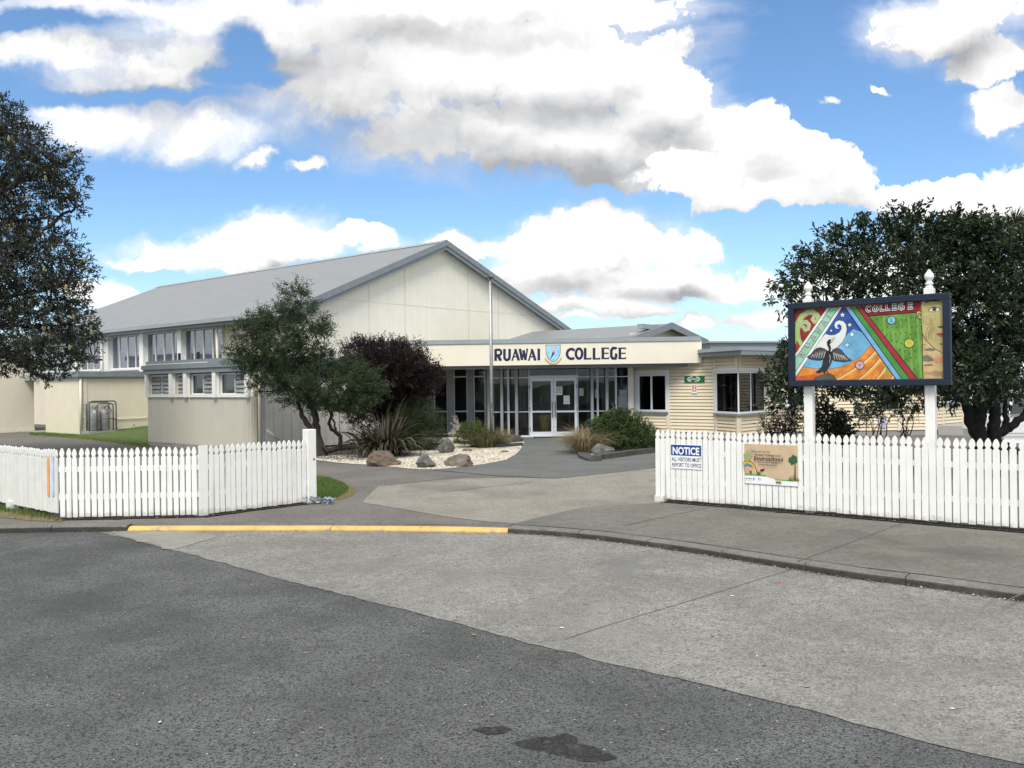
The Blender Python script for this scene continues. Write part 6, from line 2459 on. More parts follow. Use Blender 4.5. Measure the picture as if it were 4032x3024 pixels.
for pl in ([(900, 300), (500, -100), (0, -400)], [(940, 640), (300, 300), (-300, 200)], [(1140, 620), (900, 100), (600, -700)], [(1220, 200), (1100, -500), (1000, -1000)], [(1140, 620), (1500, 0), (1600, -800)], [(500, 560), (0, 700), (-350, 750)], [(-300, 200), (-900, 0), (-1300, -300)], [(-350, 750), (-900, 760), (-1350, 600)], [(-300, 200), (-700, -500), (-900, -900)], [(940, 640), (300, -300), (0, -1000)]):
    nodes += limb(mb, [tp(x, y, rng.normal(.2, .3)) for x, y in pl], .05, .012, 6, .03)
twigs(mb, st3, nodes, 6, .008)
rel(mb, tree3).build('trunk', mat('black_brown_bark', (.014, .013, .012), .9, .3, 12, bump=.7, bscale=30), tree3, smooth=True)

# ---- cabbage tree tuft behind it
ctp = at(d(2192, 482), 24.5)
ctb = Vector((ctp.x, ctp.y, 0))
cab = thing('cabbage_tree', 'spiky headed cabbage tree poking above the glossy tree at top right', 'tree', ctb)
mb = MB()
limb(mb, [ctb, ctp], .10, .08, 8, .01)
rel(mb, cab).build('trunk', BARK_G, cab)
mb = MB()
mb.attr = []
for k in range(170):
    dv = rdirs(1)[0]
    dv[2] = abs(dv[2]) * 1.1 - .25
    dv = dv / np.linalg.norm(dv)
    ln = rng.uniform(.45, .75)
    sd_ = unit(np.cross(dv, rdirs(1)[0]))
    p0 = np.array(ctp)
    i = len(mb.v)
    for f_, w_ in ((0, .02), (.5, .035), (1, .003)):
        q = p0 + dv * ln * f_ - np.array([0, 0, .22 * ln * f_ ** 2])
        mb.v += [tuple(q - sd_ * w_ / 2), tuple(q + sd_ * w_ / 2)]
        mb.attr += [.2 + .5 * (k % 5) / 5] * 2
    for s_ in range(2):
        mb.f.append((i + 2 * s_, i + 2 * s_ + 1, i + 2 * s_ + 3, i + 2 * s_ + 2))
        mb.m.append(0)
rel(mb, cab).build('crown', foliage('cabbage_leaf', (.03, .04, .02), (.10, .11, .06), (.16, .15, .1), .5, .2, .3), cab)

# ---- shrubs behind the right fence
shrub('wiry reddish shrub left of the sign post', d(1690, 945), [(1690, 905, 40, 22), (1670, 925, 26, 22), (1715, 915, 30, 24), (1690, 935, 46, 18)], 18.5, 330, 7, .16, .05, .026, L_RED, stems=16, tws=3, inner=.5, upb=.4)
shrub('dark leafy shrub right of the left sign post', d(1800, 950), [(1785, 905, 20, 20), (1772, 895, 12, 16), (1815, 920, 24, 16), (1800, 940, 34, 14)], 17.5, 340, 9, .17, .08, .036, L_DK, stems=7, tws=8, upb=.4)
shrub('nearly bare twiggy shrub in front of the lilac notice', d(1897, 945), [(1895, 890, 30, 22), (1880, 900, 24, 18), (1915, 880, 22, 16)], 19.0, 90, 6, .16, .06, .03, L_RED, stems=8, tws=1, inner=.6, upb=.5)
shrub('bare branching shrub beside the right sign post', d(1957, 945), [(1955, 900, 24, 24), (1970, 885, 18, 20), (1940, 890, 18, 18)], 19.0, 46, 5, .16, .05, .02, L_RED, stems=8, tws=1, inner=.6, upb=.5)

# ------------------------------------------------------------------ garden beds, rocks and small things
from mathutils import noise as mnoise
import bmesh
GRAVM = aggregate('white_pebbles', (.50, .46, .37), .42, 1.0, 0, stain=(.40, .36, .28, .5), sscale=.6, bump=1.2, grain=42)
gp_ = [(112, 402), (200, 412), (300, 426), (450, 437), (600, 446), (700, 454), (800, 462), (920, 474), (1050, 488), (1140, 492), (1230, 490), (1370, 482), (1500, 467), (1640, 452), (1750, 437), (1860, 416), (1950, 395), (2030, 351), (2085, 301), (2112, 251), (2117, 215),
       (2040, 196), (1920, 190), (1800, 185), (1640, 180), (1500, 178), (1340, 180), (1200, 200), (900, 205), (600, 225), (350, 255), (200, 285), (120, 350)]
GP = [G(V('n', x, y)) for x, y in gp_]
sheet('gravel_bed', GP, .012, GRAVM, .01, kind=None)['kind'] = 'stuff'
GRAV2 = [G(V('o', x, y)) for x, y in [(965, 440), (1060, 500), (1160, 482), (1300, 455), (1500, 430), (1840, 385), (1840, 350), (1400, 380), (1050, 400)]]
sheet('gravel_bed', GRAV2, .013, GRAVM, 0, kind=None)['kind'] = 'stuff'
PEB = foliage('pebble_stone', (.26, .22, .16), (.56, .52, .43), (.68, .66, .60), .8, 0.0, .2)


def pebbles(name, P, n, s0, s1, z=.012):
    x, y = scatter(P, n)
    s_ = rng.uniform(s0, s1, n)
    a_ = rng.uniform(0, 2 * np.pi, n)
    oct_ = np.array([[1, 0, 0], [0, 1, 0], [-1, 0, 0], [0, -1, 0], [0, 0, .65]])
    v = np.zeros((n, 5, 3))
    for k in range(5):
        ca, sa = np.cos(a_), np.sin(a_)
        ox, oy = oct_[k, 0] * s_ * rng.uniform(.7, 1.3, n), oct_[k, 1] * s_ * rng.uniform(.7, 1.2, n)
        v[:, k] = np.stack([x + ox * ca - oy * sa, y + ox * sa + oy * ca, z + oct_[k, 2] * s_ * rng.uniform(.7, 1.4, n)], 1)
    mb = MB()
    mb.v = v.reshape(-1, 3).tolist()
    f = []
    for i in range(n):
        b = 5 * i
        f += [(b, b + 1, b + 4), (b + 1, b + 2, b + 4), (b + 2, b + 3, b + 4), (b + 3, b, b + 4)]
    mb.f = f
    mb.m = [0] * len(f)
    mb.attr = np.repeat(rng.uniform(0, 1, n), 5).astype(np.float32)
    return mb.build(name, PEB, None, WORLD, kind='stuff')


pebbles('pebbles', GP, 11000, .010, .026)
pebbles('pebbles', GRAV2, 900, .010, .024)
SOILP = [G(V('n', x, y)) for x, y in [(120, 350), (118, 385), (250, 395), (420, 402), (560, 400), (700, 405), (900, 390), (1050, 360), (1080, 300), (1290, 285), (1300, 262), (900, 240), (600, 240), (350, 262), (200, 290)]]
sheet('soil', SOILP, .0145, aggregate('leafy_garden_soil', (.13, .115, .092), .5, 1.0, .06, stain=(.27, .25, .20, .7), sscale=1.4, bump=1.0), .06, sub=.2)
# leaf litter blown against the kerb and under the right fence
LIT = foliage('litter', (.16, .11, .06), (.30, .25, .17), (.75, .74, .70), .8, 0, .2)


def litter(name, pts, n, s_=.012, z=0.0, spread=.06):
    P = [Vector((p[0], p[1])) for p in pts]
    L = [0]
    for p, q in zip(P, P[1:]):
        L.append(L[-1] + (q - p).length)
    t = rng.uniform(0, L[-1], n)
    xy = np.array([[np.interp(q, L, [p.x for p in P]), np.interp(q, L, [p.y for p in P])] for q in t])
    xy[:, 1] -= np.abs(rng.normal(0, spread, n))
    mb = MB()
    mb.attr = []
    for k in range(n):
        a_ = rng.uniform(0, 6.28)
        l_, w_ = s_ * rng.uniform(.5, 1.8), s_ * rng.uniform(.3, .7)
        c, s2 = math.cos(a_), math.sin(a_)
        zz = z + rng.uniform(.002, .012)
        x, y = xy[k]
        mb.poly([(x - c * l_, y - s2 * l_, zz), (x + s2 * w_, y - c * w_, zz + .004), (x + c * l_, y + s2 * l_, zz), (x - s2 * w_, y + c * w_, zz + .004)])
        mb.attr += [rng.uniform(0, 1)] * 4
    return mb.build(name, LIT, None, WORLD, kind='stuff')


litter('leaf_litter', [(p.x, p.y - .015) for p in KF[8:]], 420, .013, ZR + .006, .05)
litter('leaf_litter', [(p.x, p.y - .01) for p in KF[3:9]], 90, .010, ZR + .006, .05)
litter('leaf_litter', [FR.w(.2, -.03), FR.w(lr, -.03)], 240, .012, .012, .05)
litter('leaf_litter', [FL1.w(0, -.02), FL1.w(l1, -.02), FL2.w(l2, -.02)], 140, .011, .012, .04)
xs_ = [G(d(rng.uniform(300, 2150), rng.uniform(1180, 1600)), ZR) for _ in range(90)]
mb = MB()
mb.attr = []
for p in xs_:
    a_ = rng.uniform(0, 6.28)
    s_ = rng.uniform(.006, .016)
    mb.poly([(p.x + s_ * math.cos(a_ + q) * (1.6 if q in (0, 3.14) else .7), p.y + s_ * math.sin(a_ + q), ZR + .012) for q in (0, 1.57, 3.14, 4.71)])
    mb.attr += [rng.uniform(0, 1)] * 4
mb.build('leaf_litter', LIT, None, WORLD, kind='stuff')
xg, yg = scatter(GP, 900)
mb = MB()
mb.attr = []
for x, y in zip(xg, yg):
    a_ = rng.uniform(0, 6.28)
    s_ = rng.uniform(.012, .035)
    zz = .03
    mb.poly([(x + s_ * math.cos(a_ + q) * (1.5 if q in (0, 3.14) else .5), y + s_ * math.sin(a_ + q), zz + rng.uniform(0, .015)) for q in (0, 1.57, 3.14, 4.71)])
    mb.attr += [rng.uniform(0, .6)] * 4
mb.build('leaf_litter', LIT, None, WORLD, kind='stuff')
# verge outside the weathered side fence
VG = [FSr.w(-1.0, -.9), FSr.w(1.5, -.75), FSr.w(3.0, -.5), FSr.w(4.2, -.28), FSr.w(4.75, -.05), FSr.w(4.3, .05), FSr.w(2.5, .3), FSr.w(0, .5), FSr.w(-1, .5)]
sheet('verge', VG, .006, mat('dry_verge_soil', (.14, .12, .07), .95, .3, 6, stain=(.07, .10, .03, .7), sscale=2), .02)
blades('grass', [FSr.w(-1.0, -.25), FSr.w(3.6, -.15), FSr.w(4.4, -.03), FSr.w(3.5, .25), FSr.w(-1, .6)], 5200, .085, .006, GRASS, .006)
blades('dry_grass', VG, 4200, .05, .005, DRYG, .006)
# lawn by the wing: from the end wall out to the asphalt, a little raised at the back
lw_ = [GF.w(WL - .9, WB - .4), GF.w(WL, WB - .02), GF.w(WA - .02, WB - .02), WE.w(wing_len, -.02), AF.w(-.1, 3.2), AF.w(.0, .2), AF.w(-.35, -.2)]
lp = [G(d(x, y)) for x, y in [(318, 968), (250, 957), (190, 950), (130, 945), (86, 942), (66, 941)]]
LP = [GF.w(WL - .5, WB - .5), GF.w(WL + .2, WB - .02), GF.w(WA - .02, WB - .02)] + [WE.w(wing_len * q, -.01) for q in (.3, .6, .9)] + [AF.w(.05, 3.6), AF.w(.05, .1)] + lp
ev = Vector((WE.ex.x, WE.ex.y))
eo = Vector((WE.o.x, WE.o.y))


def zl_(x, y):
    """the lawn climbs about a quarter metre towards the back"""
    t_ = (x - eo.x) * ev.x + (y - eo.y) * ev.y
    return np.clip(t_ / 3.2, 0, 1) * .26


mb = MB()
P2 = [(p[0], p[1], .006 + float(zl_(p[0], p[1]))) for p in LP]
cx_, cy_ = np.mean([p[0] for p in P2]), np.mean([p[1] for p in P2])
mb.poly(P2)
lo_ = mb.build('lawn', LAWN, None, WORLD, kind='structure')
if lo_.data.polygons[0].normal.z < 0:
    lo_.data.flip_normals()
md = lo_.modifiers.new('tri', 'TRIANGULATE')
blades('grass', LP, 15000, .06, .007, GRASS, .004, zl_, .6)
blades('dry_grass', [(p[0] + dx_, p[1] + dy_) for p, dx_, dy_ in zip(lp + lp[::-1], [0] * 12, [-.10] * 6 + [.10] * 6)], 1500, .04, .006, DRYG, .004)

# ---- rocks
ROCK_R = mat('rusty_brown_rock', (.14, .10, .078), .9, .3, 5, bump=.9, bscale=22, stain=(.105, .10, .09, .75), sscale=3)
ROCK_G = mat('dark_lichen_rock', (.115, .115, .105), .92, .35, 6, bump=.9, bscale=24, stain=(.30, .30, .27, .5), sscale=6)
ROCK_B = mat('grey_brown_rock', (.16, .135, .11), .9, .3, 5, bump=.9, bscale=22, stain=(.10, .09, .085, .7), sscale=3.5)


def rock(label, x0, x1, y0, y1, m, seed, view='n', depth_k=.8, pts=None, sharp=.5, name='rock'):
    """a boulder filling the picture box x0..x1, y0..y1, its foot at y1"""
    pl, pr = G(V(view, x0, y1)), G(V(view, x1, y1))
    c = (pl + pr) / 2
    wdt = (pr - pl).length
    top = at(V(view, (x0 + x1) / 2, y0), c.y)
    hgt = top.z
    bm = bmesh.new()
    bmesh.ops.create_icosphere(bm, subdivisions=4, radius=1)
    r2 = np.random.default_rng(seed)
    planes = [(Vector(unit(r2.normal(0, 1, 3))), r2.uniform(.55, .9)) for _ in range(11)]
    for v in bm.verts:
        q = v.co.copy()
        for nn, dd in planes:
            e = q.dot(nn) - dd
            if e > 0:
                q -= nn * e * (.92 if sharp else .6)
        n_ = mnoise.fractal(v.co * 1.7 + Vector((seed, 0, 0)), 1.0, 2.0, 4)
        q *= 1 + .12 * n_ + .03 * mnoise.noise(v.co * 7 + Vector((seed, 3, 0)))
        v.co = q
    xs = [v.co.x for v in bm.verts]
    ys = [v.co.y for v in bm.verts]
    zs = [v.co.z for v in bm.verts]
    for v in bm.verts:
        fx = (v.co.x - min(xs)) / (max(xs) - min(xs))
        fy = (v.co.y - min(ys)) / (max(ys) - min(ys))
        fz_ = (v.co.z - min(zs)) / (max(zs) - min(zs))
        zz = fz_ * (hgt * 1.22) - hgt * .22
        if pts:      # skyline of this rock, left to right
            prof = np.interp(fx, [p[0] for p in pts], [p[1] for p in pts])
            zz = zz * (.25 + .75 * prof) if zz > 0 else zz
        v.co = Vector(((fx - .5) * wdt, (fy - .5) * wdt * depth_k, zz))
    me = bpy.data.meshes.new(name)
    bm.to_mesh(me)
    bm.free()
    me.materials.append(m)
    o = bpy.data.objects.new(name, me)
    scene.collection.objects.link(o)
    place(o, Matrix.Translation((c.x, c.y + wdt * depth_k * .3, 0)))
    return _prop(o, label, 'rock', 'garden rocks')


rock('big rusty brown boulder below the flax', 585, 892, 308, 458, ROCK_R, 3, pts=[(0, .75), (.3, 1), (.7, .95), (1, .45)])
rock('small flat brown stone right of the rusty boulder', 838, 938, 403, 446, ROCK_R, 5)
rock('rounded grey lichen rock in the front of the gravel', 1066, 1268, 348, 476, ROCK_G, 8, pts=[(0, .5), (.25, .95), (.55, 1), (1, .35)])
rock('tall pointed dark rock standing in the gravel', 1274, 1450, 165, 334, ROCK_G, 12, pts=[(0, .25), (.35, .6), (.6, 1), (.75, .85), (1, .4)])
rock('angular wedge shaped brown rock near the path edge', 1338, 1628, 318, 461, ROCK_B, 15, pts=[(0, .5), (.3, .62), (.6, .85), (.9, 1), (1, .95)])
rock('thin flat reddish stone behind the wedge rock', 1522, 1624, 289, 316, ROCK_R, 18)
rock('flat reddish stone right of the flagpole', 1888, 1976, 304, 327, ROCK_R, 21)
rock('dark boulder under the green bush by the path', 1035, 1342, 302, 462, ROCK_G, 24, view='o', pts=[(0, .8), (.3, 1), (.7, .75), (1, .55)])
rock('grey rock behind the green bush near the right fence', 1670, 1785, 278, 372, ROCK_G, 27, view='o')

# ---- driftwood stump
dwp = G(V('n', 1440, 178))
DRW = mat('silver_driftwood', (.36, .34, .32), .9, .3, 9, bump=.8, bscale=30, stain=(.14, .13, .12, .7), sscale=7)
mb = MB()
dp = lambda x, y, dd=0: at(V('D', x, y), dwp.y + dd)
for pl, r0_, r1_ in (([(390, 950), (385, 900), (395, 850), (380, 810), (365, 780)], .16, .03), ([(395, 900), (410, 850), (400, 800), (385, 772)], .09, .02), ([(380, 930), (355, 915), (330, 930)], .09, .03),
                     ([(400, 935), (420, 900), (415, 870), (430, 835)], .08, .02), ([(400, 945), (430, 940)], .09, .03), ([(385, 880), (365, 860), (360, 830)], .06, .015), ([(400, 880), (415, 860)], .05, .02)):
    limb(mb, [dp(x, y, rng.normal(0, .08)) for x, y in pl], r0_, r1_, 7, .02)
dw_ = mb.build('driftwood_stump', DRW, None, WORLD)
_prop(dw_, 'gnarled silver driftwood stump standing by the glazed wall', 'driftwood')
# ---- garden edging
EDG = mat('dark_timber_edging', (.075, .072, .068), .9, .25, 8, bump=.5)


def edging(pts, h, w, label, view='n'):
    P = [G(V(view, x, y)) for x, y in pts]
    mb = MB()
    for p, q in zip(P, P[1:]):
        t_ = (q - p).xy.normalized()
        n_ = Vector((-t_.y, t_.x)) * w
        mb.hexa([(p.x, p.y, -.02), (q.x, q.y, -.02), (q.x + n_.x, q.y + n_.y, -.02), (p.x + n_.x, p.y + n_.y, -.02),
                 (p.x, p.y, h), (q.x, q.y, h), (q.x + n_.x, q.y + n_.y, h), (p.x + n_.x, p.y + n_.y, h)])
    o = mb.build('garden_edging', EDG, None, WORLD)
    return _prop(o, label, 'edging', 'garden edgings')


edging([(1435, 240), (1560, 246), (1640, 243)], .10, .12, 'dark timber edging left of the tussock at the flagpole')
edging([(1850, 280), (1980, 272), (2112, 262)], .10, .12, 'dark timber edging right of the flagpole foot')
edging([(1920, 246), (2020, 232), (2116, 222)], .12, .14, 'dark timber edging nearest the left of the entrance path')
edging([(1930, 190), (2000, 196), (2060, 204)], .14, .12, 'dark timber edging against the glazing left of the doors')
edging([(1060, 275), (1200, 270), (1290, 265)], .10, .12, 'dark timber edging below the round dark bush')
edging([(1155, 524), (1170, 505), (1290, 490), (1450, 468), (1650, 440), (1840, 418), (2000, 395)], .12, .22, 'curved dark edging along the bed behind the right fence end', 'o')
edging([(858, 440), (885, 485), (940, 512), (1000, 530)], .07, .30, 'short curved edging where the path meets the right bed', 'o')

# ---- flagpole
fb_ = G(d(1063, 967))
ft_ = at(d(1056, 601), fb_.y)
pole = thing('flagpole', 'slim silver flagpole standing in the white gravel', 'flagpole', fb_)
hp = ft_.z
MB().tube([(0, 0, 0), (0, 0, hp * .5), (0, 0, hp)], [.052, .044, .034], 14).build('pole', STEEL, pole, smooth=True)
MB().lathe([(.02, 0), (.10, .01), (.11, .03), (.04, .05), (.01, .055)], (0, 0, hp), 14).build('cap', DARK_STEEL, pole, smooth=False)
MB().tube([(.055, -.03, .9), (.05, -.035, hp * .6), (.04, -.03, hp - .05)], .006, 5).build('halyard', DARK_STEEL, pole)
MB().box(-.012, .012, -.075, -.045, 1.12, 1.27).build('cleat', DARK_STEEL, pole)

# ---- gas bottles in a tube cage on the wing wall
GASM = mat('galvanised_gas_bottle', (.33, .34, .34), .5, .14, 5, metal=.35, stain=(.24, .24, .23, .5), sscale=3)
wy = -.42
bxy = lambda x, y: WE.hit(V('b', x, y), wy)
for k, (x0, x1, yt, yb, lab) in enumerate(((1340, 1428, 968, 1300, 'slimmer left gas bottle in the cage'), (1452, 1588, 962, 1305, 'wider right gas bottle in the cage with a hose'))):
    l, r = bxy(x0, 1200)[0], bxy(x1, 1200)[0]
    cx = (l + r) / 2
    rd_ = .185 if k == 0 else .195
    zt2 = bxy(1400, yt)[1]
    p = WE.w(cx, wy)
    z0_ = .03 + .12
    bt = thing('gas_bottle', lab, 'gas bottle', (p.x, p.y, z0_), math.atan2(WE.ex.y, WE.ex.x), 'gas bottles by the wing wall')
    hh = zt2 - z0_
    MB().lathe([(rd_ * .9, 0), (rd_ * .9, .05), (rd_, .07), (rd_, hh * .74), (rd_ * .97, hh * .82), (rd_ * .8, hh * .93), (rd_ * .45, hh), (.04, hh + .01)], (0, 0, 0), 20).build('cylinder', GASM, bt, smooth=True)
    mb = MB()
    for q in range(4):
        a_ = R(45 + 90 * q)
        mb.tube([(.10 * math.cos(a_), .10 * math.sin(a_), hh - .02), (.10 * math.cos(a_), .10 * math.sin(a_), hh + .17)], .012, 6)
    mb.tube([(.10 * math.cos(R(45 + 15 * q)), .10 * math.sin(R(45 + 15 * q)), hh + .17) for q in range(25)], .012, 6)
    mb.build('collar', GASM, bt)
    MB().tube([(0, 0, hh), (0, 0, hh + .08), (.04, 0, hh + .10)], .02, 8).build('valve', DARK_STEEL, bt)
    if k == 1:
        MB().tube([(.04, -.02, hh + .10), (.16, -.12, hh + .06), (.20, -.16, hh - .08), (.10, -.21, hh - .16), (-.05, -.21, hh - .17)], .011, 6).build('hose', BLACK, bt, smooth=True)
cage = thing('gas_cage', 'grey bent tube cage round the two gas bottles', 'cage', WE.w((bxy(1250, 1200)[0] + bxy(1640, 1200)[0]) / 2, wy - .28))
TUB = mat('dull_grey_tube', (.15, .155, .165), .55, .15, 8, metal=.3)


def arch_(x0, x1, y0, zt_, zb_, r=.12):
    pts = [(x0, y0, zb_)]
    pts += [(x0, y0, zt_ - r)] + [(x0 + r - r * math.cos(R(q)), y0, zt_ - r + r * math.sin(R(q))) for q in (22, 45, 67)]
    pts += [(x0 + r, y0, zt_), (x1 - r, y0, zt_)] + [(x1 - r + r * math.sin(R(q)), y0, zt_ - r + r * math.cos(R(q))) for q in (22, 45, 67)] + [(x1, y0, zt_ - r), (x1, y0, zb_)]
    return pts


mb = MB()
A0, A1 = bxy(1250, 1200)[0], bxy(1640, 1200)[0]
for (x0, x1, yy2, zt_) in ((A0, A1, -.70, bxy(1450, 845)[1]), (A0 + .16, A1 - .02, -.12, bxy(1450, 860)[1]), (A0 + .30, A1 - .12, -.70, bxy(1450, 872)[1] - .02)):
    mb.tube(arch_(x0, x1, yy2, zt_, .0 + .12 * (x0 > A0)), .028, 8)
zm_ = bxy(1450, 1105)[1]
mb.tube([(A0, -.70, zm_), (A1, -.70, zm_)], .014, 6)
for x_ in (A0, A1):
    mb.tube([(x_, -.70, zm_), (x_, -.03, zm_)], .014, 6)
    mb.tube([(x_, -.70, bxy(1450, 845)[1] - .13), (x_, -.03, bxy(1450, 845)[1] - .13)], .014, 6)
mb.build('tube_frame', TUB, cage, WE, smooth=True)
MB().box(A0 - .05, A1 + .05, -.76, -.05, -.01, .145).build('base_slab', PLINTH, cage, WE)

# ---- things in and on the entrance
up_ = EF.w(xa(1097, .55), .55, .02)
urn = thing('urn', 'tall mustard yellow pottery urn inside the glass doors', 'urn', (up_.x, up_.y, .02))
uw = (xa(1148, .55) - xa(1045, .55)) / 2
uh = ex('D', 1097, 762, .55)[1] - .02
MB().lathe([(uw * .42, 0), (uw * .50, .03), (uw * .72, uh * .35), (uw * .95, uh * .70), (uw, uh * .86), (uw * .88, uh * .95), (uw * .80, uh), (uw * .70, uh - .02), (uw * .6, uh - .15)], (0, 0, 0), 28).build('pot', mat('mustard_glaze', (.52, .33, .08), .35, .12, 5, spec=.5), urn, smooth=True)
crown(urn, [((up_.x, up_.y, uh + .22), .30, .25, .22)], 60, 8, .18, .10, .03, foliage('dried_leaf', (.10, .09, .07), (.25, .22, .18), None, .6, .1), name='dried_leaves')
MATB = MB().box(xa(1005), xa(1335), -.42, -.10, .008, .028).build('door_mat', mat('black_rubber_mat', (.02, .02, .02), .9, .3, 30, bump=.6), None, EF)
_prop(MATB, 'black mat lying outside the entrance doors', 'mat')
BOXM = mat('white_card_box', (.62, .63, .58), .7, .06, 5)
for (x0, x1, y0, y1, lab) in ((1676, 1752, 618, 735, 'larger white box standing inside the right end window'), (1684, 1750, 571, 617, 'smaller white box on top of the larger one')):
    l, r = xa(x0, .25), xa(x1, .25)
    zt_, zb_ = ex('D', x0, y0, .25)[1], ex('D', x0, y1, .25)[1]
    o = MB().box(l, r, .14, .40, zb_, zt_ - .004).build('storage_box', BOXM, None, EF)
    bevel(o, .005, 1)
    _prop(o, lab, 'box', 'boxes in the foyer window')
zc_ = ex('D', 1676, 735, .25)[1]
cb_ = MB().box(xa(1650, .25), xa(1756, .25), .12, .50, .012, zc_ - .003).build('low_cabinet', mat('grey_cabinet', (.30, .31, .32), .5), None, EF)
_prop(cb_, 'low grey cabinet carrying the white boxes in the foyer', 'cabinet')
PAPER = mat('white_paper', (.74, .74, .71), .7, .03, 8)
for (x0, x1, y0, y1, lab, art) in ((1190, 1237, 546, 614, 'poster with a dark pattern on the right hand door', 1), (1246, 1294, 618, 686, 'plain notice lower on the right hand door', 2),
                                   (1370, 1405, 560, 620, 'faint notice on the pane right of the doors', 0), (1496, 1520, 572, 634, 'narrow faint notice between the grey columns', 0)):
    yq = .006 if art else .02
    l, r = xa(x0, yq), xa(x1, yq)
    zt_, zb_ = ex('D', x0, y0, yq)[1], ex('D', x0, y1, yq)[1]
    o = MB().box(l, r, yq - .003, yq, zb_, zt_).build('notice', PAPER if art else mat('faded_paper', (.40, .41, .40), .8), None, EF)
    _prop(o, lab, 'notice', 'notices on the entrance glass')
    mb = MB()
    w_, h_ = r - l, zt_ - zb_
    if art == 1:
        for i in range(3):
            for j in range(4):
                xx, zz = l + w_ * (.22 + .27 * i), zt_ - h_ * (.14 + .18 * j)
                mb.ribbon([(xx - w_ * .10, zz - h_ * .05), (xx + w_ * .10, zz + h_ * .05)], h_ * .07, yq - .0035)
    elif art == 2:
        for j in range(3):
            mb.ribbon([(l + w_ * .15, zb_ + h_ * (.12 + .10 * j)), (l + w_ * .85, zb_ + h_ * (.12 + .10 * j))], h_ * .03, yq - .0035)
    if mb.v:
        mb.build('print', paint('print_grey', (96, 88, 70)), o, EF)
# house plant in the bay window
hpb = Vector((OC.x + .06, OC.y + .75, .75))
hpl = thing('house_plant', 'spiky potted dracaena inside the bay window', 'plant', hpb)
MB().lathe([(.12, .0), (.16, .22), (.17, .24), (.15, .24)], (0, 0, 0), 16).build('pot', mat('pot_clay', (.25, .13, .08), .7), hpl)
mb = MB()
mb.attr = []
for (dx_, dz_) in ((-.12, .62), (.10, .72), (.0, .38), (.14, .45)):
    strap_leaves(mb, (hpb.x + dx_, hpb.y - .1, hpb.z + .2 + dz_), 26, .30, .48, .035, 1.9, .7, [.4, .6, .9], .02, 5)
rel(mb, hpl).build('leaves', foliage('dracaena_leaf', (.10, .13, .06), (.34, .36, .20), (.5, .5, .34), .4, .3), hpl)
mb = MB()
for dx_, dz_ in ((-.12, .62), (.10, .72), (.0, .38)):
    mb.tube([(0, 0, .2), (dx_ * .6, -.05, .2 + dz_ * .6), (dx_, -.1, .2 + dz_)], .014, 6)
mb.build('stems', BARK_G, hpl)

# ---- crumpled grey plastic at the gatepost
cpk = G(V('n', 172, 822))
mb = MB()
for k in range(22):
    a_ = rng.uniform(0, 6.28)
    p = [Vector((rng.normal(0, .07), rng.normal(0, .04), .015))]
    for q in range(5):
        p.append(p[-1] + Vector((rng.normal(0, .04), rng.normal(0, .03), rng.normal(.008, .02))))
        p[-1].z = max(.012, min(.15, p[-1].z))
    for u_, v_ in zip(p, p[1:]):
        sdv = Vector((rng.normal(0, .03), rng.normal(0, .02), rng.normal(0, .02)))
        mb.poly([u_, v_, v_ + sdv, u_ + sdv * .8])
mb.v = [(x, y, max(.008, z)) for x, y, z in mb.v]
o = mb.build('crumpled_netting', mat('grey_blue_netting', (.26, .29, .31), .7, .3, 20), None, Frame((cpk.x, cpk.y + .05), (1, 0)))
_prop(o, 'small crumpled heap of grey netting at the foot of the left gatepost', 'netting')
# a scrap of red plastic on the forecourt
rp = G(V('q', 1158, 437), ZR)
o = MB().hexa([(-.022, -.004, .0), (.022, -.003, .0), (.022, .004, .0), (-.022, .004, .0), (-.02, -.003, .008), (.018, -.002, .007), (.018, .003, .007), (-.02, .003, .008)]).build('plastic_scrap', paint('scrap_red', (170, 80, 90)), None, M=Matrix.Translation((rp.x, rp.y, ZR + .006)) @ Matrix.Rotation(.3, 4, 'Z'))
_prop(o, 'tiny scrap of red plastic lying on the forecourt', 'litter')

# ---- white car parked behind the right hand tree
CY = 20.0
cl = at(V('t', 1000, 1300), CY)
car = thing('parked_car', 'white station wagon parked behind the glossy tree at the right edge', 'car', (cl.x + 2.75, CY + .9, 0))
CARW = mat('white_car_paint', (.70, .71, .70), .25, .03, 2, spec=.6)
body = [(-2.25, .32), (-2.3, .55), (-2.22, .82), (-2.1, .95), (-1.3, 1.0), (1.0, .98), (2.0, .86), (2.25, .70), (2.3, .45), (2.25, .30), (1.75, .28)]
whl = []


def arcs(cx, r=.36):
    return [(cx + r * math.cos(R(q)), .30 + r * math.sin(R(q))) for q in range(0, 181, 20)]


lower = arcs(1.35) + arcs(-1.40)
prof = body + lower + [(-1.80, .28)]
mb = MB()
Z0 = -.88
n_ = len(prof)
secs = [(-.86, .93, 0), (-.90, 1.0, 0), (-.88, 1.0, 0)]
i = 0
for yq, k_ in ((-.84, .97), (-.90, 1.0), (.90, 1.0), (.84, .97)):
    mb.v += [(x * (1 if abs(yq) > .85 else .985), yq, z if abs(yq) > .85 else .64 + (z - .64) * .96) for x, z in prof]
for r_ in range(3):
    for c in range(n_):
        c2 = (c + 1) % n_
        mb.f.append((r_ * n_ + c, r_ * n_ + c2, (r_ + 1) * n_ + c2, (r_ + 1) * n_ + c))
mb.f.append(tuple(range(n_ - 1, -1, -1)))
mb.f.append(tuple(3 * n_ + c for c in range(n_)))
mb.m = [0] * len(mb.f)
MC = Matrix.Translation((cl.x + 2.75, CY + .9, 0))
mb.build('body', CARW, car)
cab_ = MB()
lowp, topp = [(-2.12, .955), (1.05, .985)], [(-1.85, 1.46), (.35, 1.46)]
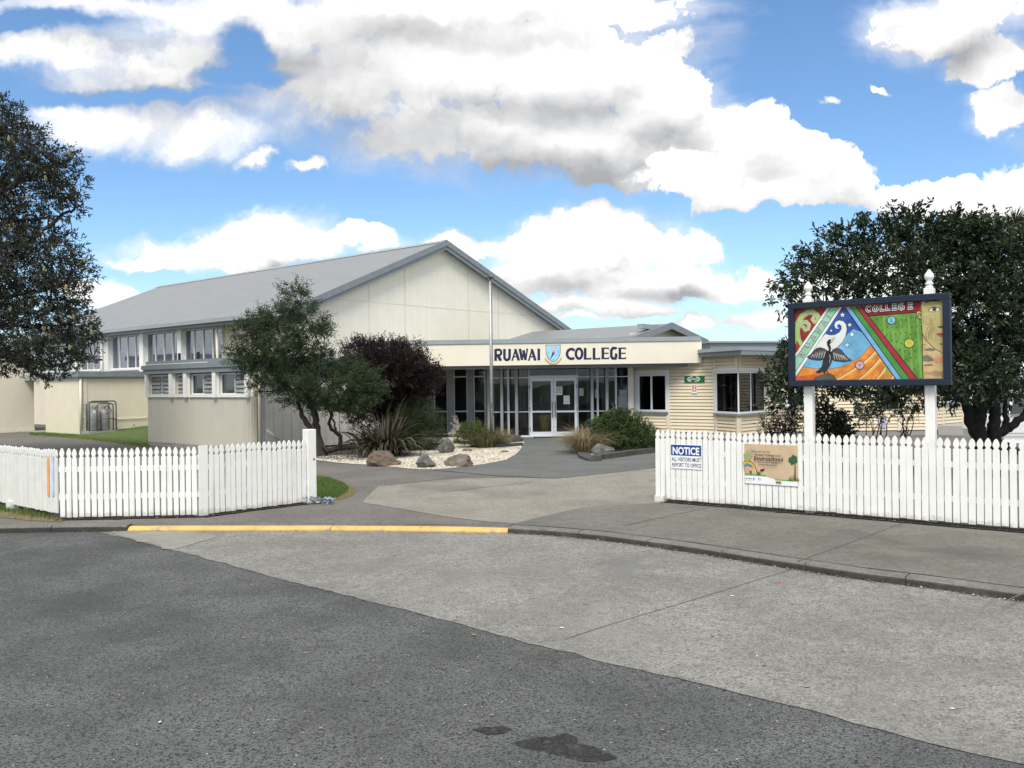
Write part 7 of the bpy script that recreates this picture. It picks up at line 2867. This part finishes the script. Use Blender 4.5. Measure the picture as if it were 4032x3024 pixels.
cab_.hexa([(-2.12, -.84, .96), (1.05, -.84, .98), (1.05, .84, .98), (-2.12, .84, .96), (-1.86, -.66, 1.44), (.40, -.66, 1.44), (.40, .66, 1.44), (-1.86, .66, 1.44)])
cab_.build('windows', mat('dark_car_glass', (.02, .022, .024), .08, .1, 3, spec=.8), car)
rf_ = MB().hexa([(-1.90, -.68, 1.425), (.45, -.68, 1.425), (.45, .68, 1.425), (-1.90, .68, 1.425), (-1.82, -.60, 1.50), (.34, -.60, 1.50), (.34, .60, 1.50), (-1.82, .60, 1.50)])
bevel(rf_.build('roof', CARW, car), .02, 2)
mb = MB()
for x0, x1 in ((-1.0, -.92), (.02, -.06), (-2.14, -1.9), (1.07, .42)):
    mb.tube([(x0, -.855, .97), (x1 if x0 < -2 or x0 > 1 else x0 + .03, -.675, 1.44)], .035, 6)
mb.build('pillar', CARW, car)
for x in (1.35, -1.40):
    for y0, y1 in ((-.89, -.68), (.68, .89)):
        wv = MB()
        ring = [(.31, y0 + .02), (.315, y0), (.315, y1), (.31, y1 - .02)]
        nq = 24
        for r_, yv in [(.18, y0 + .01)] + ring + [(.18, y1 - .01)]:
            wv.v += [(x + r_ * math.cos(2 * math.pi * q / nq), yv, .315 + r_ * math.sin(2 * math.pi * q / nq)) for q in range(nq)]
        for k in range(5):
            for q in range(nq):
                q2 = (q + 1) % nq
                wv.f.append((k * nq + q, k * nq + q2, (k + 1) * nq + q2, (k + 1) * nq + q))
                wv.m.append(0)
        wo = wv.build('wheel', BLACK, car)
        rv = MB()
        yv = y0 + .015 if y0 < 0 else y1 - .015
        rv.poly([(x + .20 * math.cos(2 * math.pi * q / nq), yv, .315 + .20 * math.sin(2 * math.pi * q / nq)) for q in range(nq)])
        rv.build('rim', STEEL, wo)
MB().box(-2.285, 2.28, -.915, -.903, .50, .53).build('side_trim', mat('grey_trim_strip', (.35, .35, .35), .5), car)
MB().box(-.75, -.58, -.918, -.903, .80, .83).build('door_handle', BLACK, car)
